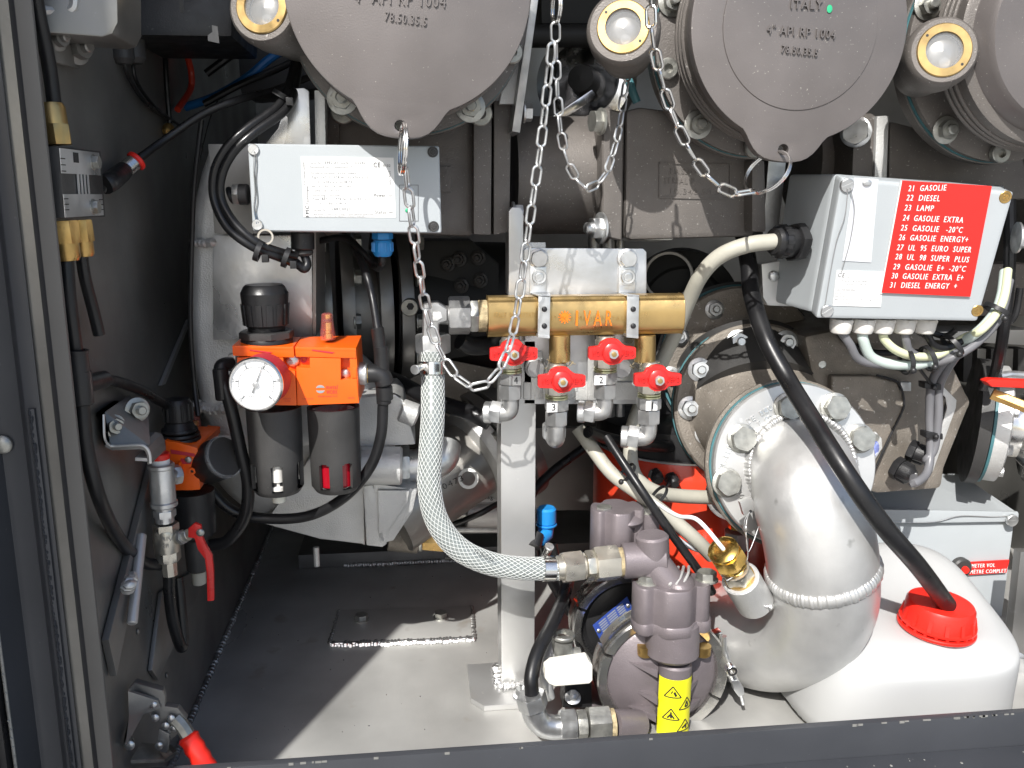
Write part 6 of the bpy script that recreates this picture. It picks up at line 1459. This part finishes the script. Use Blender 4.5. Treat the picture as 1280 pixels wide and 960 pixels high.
tag(B().hexa([(1160,415,.2),(1290,412,.2),(1290,432,.2),(1165,425,.2)], (0,.05,0)).out('rail', 'alu', bevel=.001), 'pale flat rail behind the cable bundle at the right edge', 'rail')
tag(B().hexa([(1155,330,.2),(1290,330,.2),(1290,395,.2),(1160,395,.2)], (0,.05,0)).out('panel', 'cast', bevel=.002), 'grey cast panel behind the sign box at the right edge', 'panel')
t = TH('terminal_strip', 'dark terminal strip with pale tabs in the shade under the rail, right edge', 'terminal strip', (1215, 455, .2))
for k in range(5): B().hexa([(1205+k*17,436,.2),(1216+k*17,436,.2),(1214+k*17,478,.2),(1204+k*17,478,.2)], (0,.02,0)).out('terminal', 'aludk' if k % 2 else 'dark', t, bevel=.001)
t = TH('corner_upright', 'dull steel upright with hex bolt at the right edge behind the canister', 'upright', (1270, 780, .0))
B().hexa([(1276,690,.02),(1310,690,.02),(1300,875,.0),(1256,880,.0)], (0,.012,0)).out('bar', 'aludk', t, bevel=.002)
bolt(t, (1268,829,-.012), (-.3,-1,.1), .0115, 'zinc')

# ================================================================== red tank
t = TH('red_tank', 'red painted round tank with a glossy black top band, behind the pump', 'tank', (850, 650, .14))
c = P((848,700,.17)); u = px(1, c); ct = V((c.x, c.y, P((848,577,.17-92*u)).z))
B().lathe(ct-Z3*.25 if ct.z > .25 else V((ct.x,ct.y,.002)), Z3, [(0,104*u),(.01,108*u),((.25 if ct.z > .25 else ct.z-.002)-.004,108*u),((.25 if ct.z > .25 else ct.z-.002),106*u)], 80).out('shell', 'redt', t)
B().lathe(ct+Z3*.0003, Z3, [(0,106*u),(.002,107*u),(.03,104*u),(.038,90*u),(.04,0)], 80).out('top_band', 'black', t)
B().ring(ct-Z3*.001, Z3, 108.8*u, 104*u, .002, 80).out('seam', 'zinc', t)
for k, (x, y) in enumerate(((818,592),(838,597))):
    _, e = gland(('left','right')[k]+' small black cable gland on the red tank', (x, y, .07-.003*k), (.1,-1,-.25), .0068, 'black', (.004,.008,.004))
tag(B().tube([P((836,604,.05)), P((826,622,.03)), P((818,636,.0))], .002, 8).out('wire', 'rub'), 'thin black wire from the right gland on the red tank', 'wire')
# gauge behind the flange
t = TH('rear_gauge', 'half hidden pressure gauge behind the silver flange, with brass stem', 'gauge', (915, 622, .04))
c = P((915,618,.035)); u = px(1, c); ga = V((-.35,-1,.1)).normalized()
B().lathe(c-ga*.018, ga, [(0,31*u),(.018,32*u),(.02,30*u)], 44).out('case', 'steel', t)
B().lathe(c+ga*.0021, ga, [(0,28*u),(.0003,28*u)], 40).out('dial', 'boxd', t)
B().ring(c+ga*.0005, ga, 33*u, 28*u, .003, 44, .0006).out('bezel', 'steel', t)
b = B()
for k in range(13): a = radians(-40+22*k); u1, v1, _ = basis(ga); d_ = u1*cos(a)+v1*sin(a); s_ = (v1*cos(a)-u1*sin(a))*.0004; o = c+ga*.0026; b.poly([o+d_*20*u-s_, o+d_*26*u-s_, o+d_*26*u+s_, o+d_*20*u+s_], -ga*.0001)
b.out('dial_print', 'ink', t, kind='stuff')
B().cyl((921,648,.035),(921,660,.035), px(11,c), n=6).out('brass_stem', 'gold', t)
B().hexn((921,664,.035), -Z3, px(17,c), px(22,c), .3).out('nut', 'nut', t); B().cyl((920,686,.035),(920,706,.035), px(11,c), n=24).out('stem', 'nut', t)

# ================================================================== diaphragm pump
def disc(t, cx, cy, r, Y, m):
    c = P((cx, cy, Y)); u = px(1, c); R = r*u
    # v-band ring in two halves with a gap
    for a0, a1 in ((2.72, 2.72+pi-.05), (2.72+pi, 2.72+2*pi-.05)):
        prof = [(.003,.825),(.0065,.85),(.0085,.975),(.007,1.0),(-.002,1.0),(-.004,.985),(-.012,.985),(-.014,1.0),(-.018,1.0),(-.018,.84)]; N = 48; vs = []; fs = []
        for i in range(N+1):
            a = a0+(a1-a0)*i/N
            for y_, k_ in prof: vs.append(c+V((cos(a)*R*k_, -y_, sin(a)*R*k_)))
        m_ = len(prof)
        for i in range(N):
            for j in range(m_): j2 = (j+1) % m_; fs.append((i*m_+j, i*m_+j2, (i+1)*m_+j2, (i+1)*m_+j))
        fs += [tuple(range(m_)), tuple(N*m_+j for j in range(m_))[::-1]]
        B().add(vs, fs).out('clamp_band', 'band', t, ang=30)
    return c, u, R
t = TH('diaphragm_pump', 'violet grey diaphragm pump with two banded discs and a yellow warning label', 'pump', PZ(820, 912, 0))
c1, u1_, R1 = disc(t, 826, 841, 83, -.06, 0)
c2, u2_, R2 = disc(t, 784, 781, 71, -.01, 0)
B().lathe(c2+V((0,.012,0)), FR, [(0,R2*.9),(.009,R2*.88),(.010,R2*.78),(.008,R2*.72),(.013,R2*.3),(.013,0)], 64).out('rear_cover', 'black', t)
b = B()
for k in range(84): a = 2*pi*k/84; d_ = V((cos(a), 0, sin(a))); s_ = V((-sin(a), 0, cos(a)))*R2*.022; o = c2+V((0,.001,0)); b.hexa([o+d_*R2*.78-s_, o+d_*R2*.88-s_*1.1, o+d_*R2*.88+s_*1.1, o+d_*R2*.78+s_], (0,.006,0))
b.out('cover_teeth', 'black', t)
B().lathe(c1+V((0,.02,0)), FR, [(0,R1*.9),(.02,R1*.87),(.023,R1*.84),(.026,R1*.78),(.032,R1*.55),(.036,R1*.3),(.037,0)], 72).out('front_cover', 'violet', t)
B().cyl(c1+V((.012,.02,0)), c2+V((.012,.045,0)), R1*.42, n=48).out('pump_body', 'violet', t)
q = [(733,783,-.018),(773,749,-.018),(785,760,-.016),(784,768,-.016),(744,798,-.018)]
npl = [P((741,782,-.026)),P((784,746,-.026)),P((792,763,-.026)),P((750,800,-.026))]
B().poly(npl, (0,.001,0)).out('nameplate', 'plateb', t)
b = B()
for k in range(6):
    f = (k+.8)/7; a_ = npl[0].lerp(npl[3], f); b_ = npl[1].lerp(npl[2], f); L0 = b_-a_
    dn = (npl[3]-npl[0])*.07
    for (s0_, s1_) in ((.14,.34),(.38,.62),(.66,.84)): b.poly([a_+L0*s0_+V((0,-.0003,0)), a_+L0*s1_+V((0,-.0003,0)), a_+L0*s1_+dn+V((0,-.0003,0)), a_+L0*s0_+dn+V((0,-.0003,0))], (0,.0001,0))
b.out('nameplate_print', 'boxd', t, kind='stuff')
for f in (.07,.93): p_ = npl[0].lerp(npl[1], f)*.5+npl[3].lerp(npl[2], f)*.5; bolt(t, p_, FR, .0022, 'zinc', 'dome', name='rivet')
# radial ribs on the front cover
for (xa, ya, xb, yb) in ((778,824,822,842),(784,858,822,876),(780,880,820,898),(877,846,862,862),(878,872,860,888)):
    a_, b_ = P((xa, ya, -.066)), P((xb, yb, -.088)); B().add([a_, b_+Z3*.0035, b_-Z3*.0045, b_+V((0,.02,.0035)), b_+V((0,.02,-.0045)), a_+V((0,.008,0))], [(0,1,2),(0,5,3,1),(0,2,4,5),(1,3,4,2),(5,4,3)]).out('rib', 'violet', t)
# central lobed block
def lobed(t, xl, xr, yt, yb, Yf, dep, name='valve_block', lob=.3):
    """trefoil column: two bolt lobes and a central bulge, seen from the front and above"""
    pl, pr_ = P((xl, yt, Yf)), P((xr, yt, Yf)); zb = P(((xl+xr)/2, yb, Yf)).z; wd = pr_.x-pl.x; o = []
    N = 64; cx = (pl.x+pr_.x)/2
    for i in range(N):
        a = 2*pi*i/N; x = cos(a)*wd*.5; rr = abs(cos(a)); y = -sin(a)*dep*.5*(1-.35*math.exp(-((rr-.55)/.16)**2)+ .0)
        if rr > .75: y = -math.copysign(1, sin(a))*dep*.5*.62*sqrt(max(0, 1-((rr-.75)/.25)**2))
        o.append((cx+x, Yf+dep*.5+y))
    vs = [V((x, y, z)) for z in (zb, zb+.0015, pl.z-.0015, pl.z) for x, y in (o if z in (zb+.0015, pl.z-.0015) else [((x-cx)*.97+cx, (y-Yf-dep/2)*.96+Yf+dep/2) for x, y in o])]
    fs = [(j*N+i, j*N+(i+1) % N, (j+1)*N+(i+1) % N, (j+1)*N+i) for j in range(3) for i in range(N)]+[tuple(range(N))[::-1], tuple(3*N+i for i in range(N))]
    B().add(vs, fs).out(name, 'violet', t, ang=40); return cx, pl, pr_, zb
cx, pl, pr_, zb = lobed(t, 800, 898, 744, 788, -.098, .05)
lobed(t, 799, 899, 789.5, 801, -.0995, .053, 'block_flange')
for x in (812, 886): bolt(t, V((P((x,742,-.08)).x, -.072, pl.z-.001)), Z3, .0092, 'bolt'); B().lathe(V((P((x,742,-.08)).x, -.072, P((x,812,-.08)).z)), -Z3, [(0,.0075),(.009,.0072),(.01,.006)], 20).out('bolt_end', 'brassd', t)
zt = pl.z; xc = P((849,742,-.08)).x
b = B().ball(V((xc, -.073, zt-.001)), .02, 24, 10, (1,.8,.45)); b.out('dome', 'violet', t)
b = B()
for k in range(3): b.tube([V((xc-.012+k*.006, -.088, zt+.003)), V((xc-.004+k*.006, -.078, zt+.0085)), V((xc+.004+k*.005, -.062, zt+.0085))], .0014, 8, 5)
b.out('cast_mark', 'alucast', t, kind='stuff')
B().cyl(V((xc-.003,-.074,zb)), V((xc-.003,-.076,P((845,832,-.095)).z)), px(34,(845,800,-.09)), n=48, ch=.003).out('neck', 'violet', t)
tb0, tb1 = P((844,826,-.078)), P((838,935,-.078)); B().cyl(tb0, tb1, px(21,tb0), n=48, ch=.002).out('outlet_tube', 'violet', t)
# yellow label wrapped on the tube
rt_ = px(21.5,tb0); dd = (tb1-tb0).normalized(); vs = []; fs = []; N = 20
l0, l1 = .12, .80; La = (tb1-tb0).length
def tubept(a, s, r=rt_): return tb0+dd*(La*s)+V((sin(a)*r, -cos(a)*r, 0))
for j in range(9):
    for i in range(N+1): vs.append(tubept(-1.35+2.7*i/N, l0+(l1-l0)*j/8))
for j in range(8): fs += [(j*(N+1)+i, j*(N+1)+i+1, (j+1)*(N+1)+i+1, (j+1)*(N+1)+i) for i in range(N)]
B().add(vs, fs).out('warning_label', 'yellow', t)
b = B()
def lab(u_, s_): return tubept(u_, s_, rt_+.0003)
def stroke(pts, w=.0011):
    for (a0, s0), (a1, s1) in zip(pts, pts[1:]):
        n_ = max(2, int(abs(a1-a0)/.12)+1)
        for i in range(n_):
            p_ = lab(a0+(a1-a0)*i/n_, s0+(s1-s0)*i/n_); q_ = lab(a0+(a1-a0)*(i+1)/n_, s0+(s1-s0)*(i+1)/n_)
            nn_ = V((sin((a0+a1)/2), -cos((a0+a1)/2), 0)); sd = (q_-p_).cross(nn_).normalized()*w*.5
            b.add([p_-sd, q_-sd, q_+sd, p_+sd], [(0,1,2,3)])
for ca_, cs_, k in ((-.35,.25,0),(.55,.385,1),(-.4,.50,2),(.5,.63,3)):
    w_, h_ = .5, .062; stroke([(ca_,cs_-h_),(ca_+w_,cs_+h_),(ca_-w_,cs_+h_),(ca_,cs_-h_)])
    if k == 0: stroke([(ca_-.08,cs_+.02),(ca_-.02,cs_-.01)]); stroke([(ca_+.08,cs_+.0),(ca_+.2,cs_+.045)], .0022)
    if k == 1: stroke([(ca_-.12,cs_+.04),(ca_,cs_-.02),(ca_+.12,cs_+.035),(ca_-.1,cs_+.04)], .0016)
    if k == 2: stroke([(ca_-.2,cs_+.045),(ca_,cs_+.0),(ca_+.2,cs_+.045)], .0016); stroke([(ca_,cs_-.025),(ca_+.02,cs_+.045)], .0016)
    if k == 3: stroke([(ca_-.2,cs_+.03),(ca_+.15,cs_-.005)], .002); stroke([(ca_+.05,cs_+.0),(ca_+.1,cs_+.045)], .0018)
stroke([(1.0,.18),(1.2,.18)], .0007); stroke([(1.0,.195),(1.2,.195)], .0007)
b.out('warning_pictograms', 'ink', t, kind='stuff')
# upper manifold and tee
lobed(t, 745, 812, 645, 704, -.05, .045)
for x in (755, 812): bolt(t, V((P((x,640,-.03)).x, -.03, P((x,642,-.03)).z)), Z3, .0078, 'bolt')
pz = P((783,645,-.03)); B().ball(V((pz.x, -.03, pz.z-.002)), .02, 24, 10, (1,.8,.35)).out('dome', 'violet', t)
B().cyl((812,640,-.03),(812,690,-.03), px(12,(812,660,-.03)), n=24).out('lug', 'violet', t)
B().cyl((778,701,-.064),(830,698,-.066), px(22,(800,700,-.06)), n=40, ch=.001).out('inlet_arm', 'violet', t)
B().cyl((815,668,-.066),(817,715,-.066), px(20.5,(815,690,-.06)), n=40, ch=.002).out('tee_top', 'violet', t)
B().tube([(815,700,-.066),(826,715,-.07),(842,735,-.075)], px(20,(815,690,-.06)), 28).out('tee_leg', 'violet', t)
# t-bolt latch of the band at the right
B().poly([(893,794,-.066),(902,790,-.066),(908,800,-.066),(900,812,-.066)], (0,.01,0)).out('latch_hook', 'steel', t, bevel=.001)
B().tube([(905,795,-.07),(906,812,-.07),(911,828,-.07)], .0026, 12).out('latch_bolt', 'zinc', t)
B().ring((912,834,-.076), FR, .0056, .0026, .008, 28, .001).out('latch_eye', 'steel', t)
B().tube([(914,842,-.07),(921,858,-.07)], .0042, 12).out('latch_arm', 'zinc', t)
B().poly([(914,851,-.075),(924,851,-.075),(930,860,-.075),(931,868,-.075),(924,872,-.075),(918,864,-.075)], (0,.008,0)).out('wing_nut', 'zinc', t, bevel=.0015)
B().tube([(926,868,-.07),(929,880,-.07)], .0018, 10).out('bolt_tip', 'zinc', t)
# thin base rim
B().poly([(740,880,-.05),(800,915,-.05),(800,935,-.05),(735,935,-.05)], (0,.05,0)).out('foot', 'violet', t, bevel=.003)

# ivory grip and low fittings
t = TH('ivory_handle', 'rounded ivory coloured plastic grip sticking out left of the pump disc', 'handle', (710, 843, -.1))
B().poly([(690,832,-.1),(735,825,-.1),(741,832,-.1),(741,851,-.1),(737,855,-.1),(694,858.5,-.1),(686,855,-.1),(681,848,-.1),(682,838,-.1)], (0,.015,0)).out('grip', 'ivory', t, bevel=.0058, seg=5, ang=60)
t = TH('outlet_fitting', 'row of plated elbow, nut and adapter at the foot of the pump', 'pipe fitting', (710, 905, -.1))
B().tube([(664,876,-.095),(668,893,-.095),(677,905,-.095),(690,909,-.095),(706,908,-.095)], px(15,(680,900,-.095)), 22, 6).out('elbow', 'zinc', t)
B().hexn((663,868,-.095), V((.25,0,-1)), px(19,(680,900,-.095)), px(18,(680,900,-.095)), .4).out('hose_nut', 'zinc', t)
B().cyl((690,908,-.095),(702,907,-.095), px(11,(680,900,-.095)), n=24).out('stub', 'zinc', t)
B().hexn((700,907,-.095), X3, px(20,(680,900,-.095)), px(20,(680,900,-.095)), .3).out('nut', 'zinc', t)
B().hexn((721,906,-.095), X3, px(18,(680,900,-.095)), px(12,(680,900,-.095)), .1).out('lock_nut', 'bolt', t)
B().hexn((735,905,-.095), X3, px(23,(680,900,-.095)), px(27,(680,900,-.095)), .5).out('adapter', 'bolt', t)
B().lathe((761,905,-.095), X3, [(0,px(19,(680,900,-.095))),(.005,px(19,(680,900,-.095)))], 28).out('sealed_thread', 'hemp', t)
B().cyl((766,905,-.092),(800,905,-.08), px(18,(680,900,-.095)), n=32).out('port', 'violet', t)
tag(B().tube([(665,868,-.095),(664,845,-.09),(672,815,-.075),(690,780,-.05),(705,745,-.02),(712,715,.02)], .0064, 18).out('hose', 'rub'), 'thick black hose curving up behind the pump from the plated elbow', 'hose')
t = TH('side_elbow', 'small cast elbow behind the ivory grip beside the pump discs', 'pipe fitting', (705, 815, -.05))
B().tube([(704,800,-.05),(703,812,-.05),(711,821,-.05),(724,822,-.05)], px(13,(710,815,-.05)), 20, 6).out('elbow', 'bolt', t)
B().ring((704,797,-.05), Z3, px(15,(710,815,-.05)), px(9,(710,815,-.05)), .004, 28, .001).out('rim', 'bolt', t)
B().tube([(697,800,-.045),(686,825,-.05),(682,850,-.055),(686,872,-.055)], .006, 12).out('strap', 'alucast', t)
B().hexa([(706,858,-.05),(740,850,-.05),(740,885,-.05),(703,885,-.05)], (0,.02,0)).out('black_block', 'black', t, bevel=.002)
bolt(t, (716,872,-.055), (0,-.5,1), .0055, 'zinc', 'nut')
t = TH('blue_fitting', 'bright blue push-in elbow fitting behind the post near the hose clamp', 'fitting', (682, 655, .02))
B().cyl((683,634,.03),(683,655,.03), px(12.5,(682,655,.02)), n=24, ch=.002).out('socket', 'blue', t)
B().ring((683,654,.03), V((0,0,-1)), px(13.5,(682,655,.02)), px(9,(682,655,.02)), .002, 24, .0004).out('release_ring', 'blue', t)
B().cyl((683,655,.03),(681,672,.028), px(10,(682,655,.02)), n=24, ch=.001).out('elbow', 'blue', t)
B().cyl((683,668,.024),(672,678,.01), px(8.5,(682,655,.02)), n=24, ch=.001).out('lower_socket', 'blue', t)
B().cyl((672,668,.01),(668,684,.0), px(8,(682,655,.02)), n=18).out('black_tail', 'black', t)
for pts, lb in (([(676,680,.01),(684,715,.02),(700,745,.04),(712,765,.06)], 'left thin black hose hanging behind the lower hose clamp'), ([(690,680,.03),(698,715,.03),(706,745,.04),(716,768,.05)], 'right black hose hanging behind the lower hose clamp'), ([(668,650,.06),(664,620,.08),(690,590,.1),(730,560,.12)], 'black hose curving up behind the post into the shade')):
    tag(B().tube(pts, .005, 12).out('hose', 'rub'), lb, 'hose')
# brown panel behind the post, and small stuff in the shade
tag(B().hexa([(668,535,.3),(768,535,.3),(768,638,.3),(668,638,.3)], (0,.01,0)).out('panel', 'aludk', bevel=.001), 'dull brownish sheet panel in the shade right of the post', 'panel')
t = TH('rear_pipework', 'grey vertical pipes in the gap above the manifold plate', 'pipe', (740, 320, .12))
for x, r in ((742,7),(760,9),(775,6)): B().cyl((x,296,.12),(x,520,.12), px(r,(x,320,.12)), n=20).out('pipe', 'nut', t)
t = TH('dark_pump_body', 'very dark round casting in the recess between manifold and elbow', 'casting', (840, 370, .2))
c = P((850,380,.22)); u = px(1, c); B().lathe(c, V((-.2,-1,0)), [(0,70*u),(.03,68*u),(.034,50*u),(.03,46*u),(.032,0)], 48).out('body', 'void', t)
B().ring((835,345,.18), V((-.2,-1,0)), 30*u, 26*u, .006, 36, .001).out('rim', 'aludk', t)

# ------------------------------------------------------------------ sub-parts: pieces that belong to one part hang under it
SUB = {'gauge_case': ('gauge_dial','gauge_bezel','dial_print','psi_print','needle','needle_hub','gauge_glass','gauge_lens_rim','gauge_face','gauge_stem'),
       'sign_plate': ('lettering','sign_edge'), 'cap_plate': ('raised_lettering','raised_centre','green_dot'), 'handle': ('raised_lettering','handle_boss','handle_nut','stem_end'),
       'type_label': ('type_print','maker_print'), 'warning_label': ('warning_pictograms',), 'nameplate': ('nameplate_print','rivet'), 'number_tag': ('number',),
       'hose_wall': ('braid','print'), 'tamper_ring': ('tamper_bridges',), 'sight_dome': ('dome_core','dome_seal'), 'dial': ('dial_print',), 'sticker': ('print',),
       'printed_plate': ('plate_print',), 'brass_ring': ('pin_hole','window'), 'rear_cover': ('cover_teeth',), 'bar': ('orange_lettering','sun_mark','stamped_lettering'), 'band': ('worm_slots',), 'lip': ('worn_paint_chips',)}
stem_ = lambda o: o.name.split('.')[0]
for root in [o for o in bpy.data.objects if o.type == 'EMPTY' and o.parent is None]:
    kids = list(root.children)
    for k in kids:
        subs = SUB.get(stem_(k))
        if not subs or k.location.length > 1e-6: continue
        for s in kids:
            if s.parent == root and s is not k and stem_(s) in subs: s.parent = k
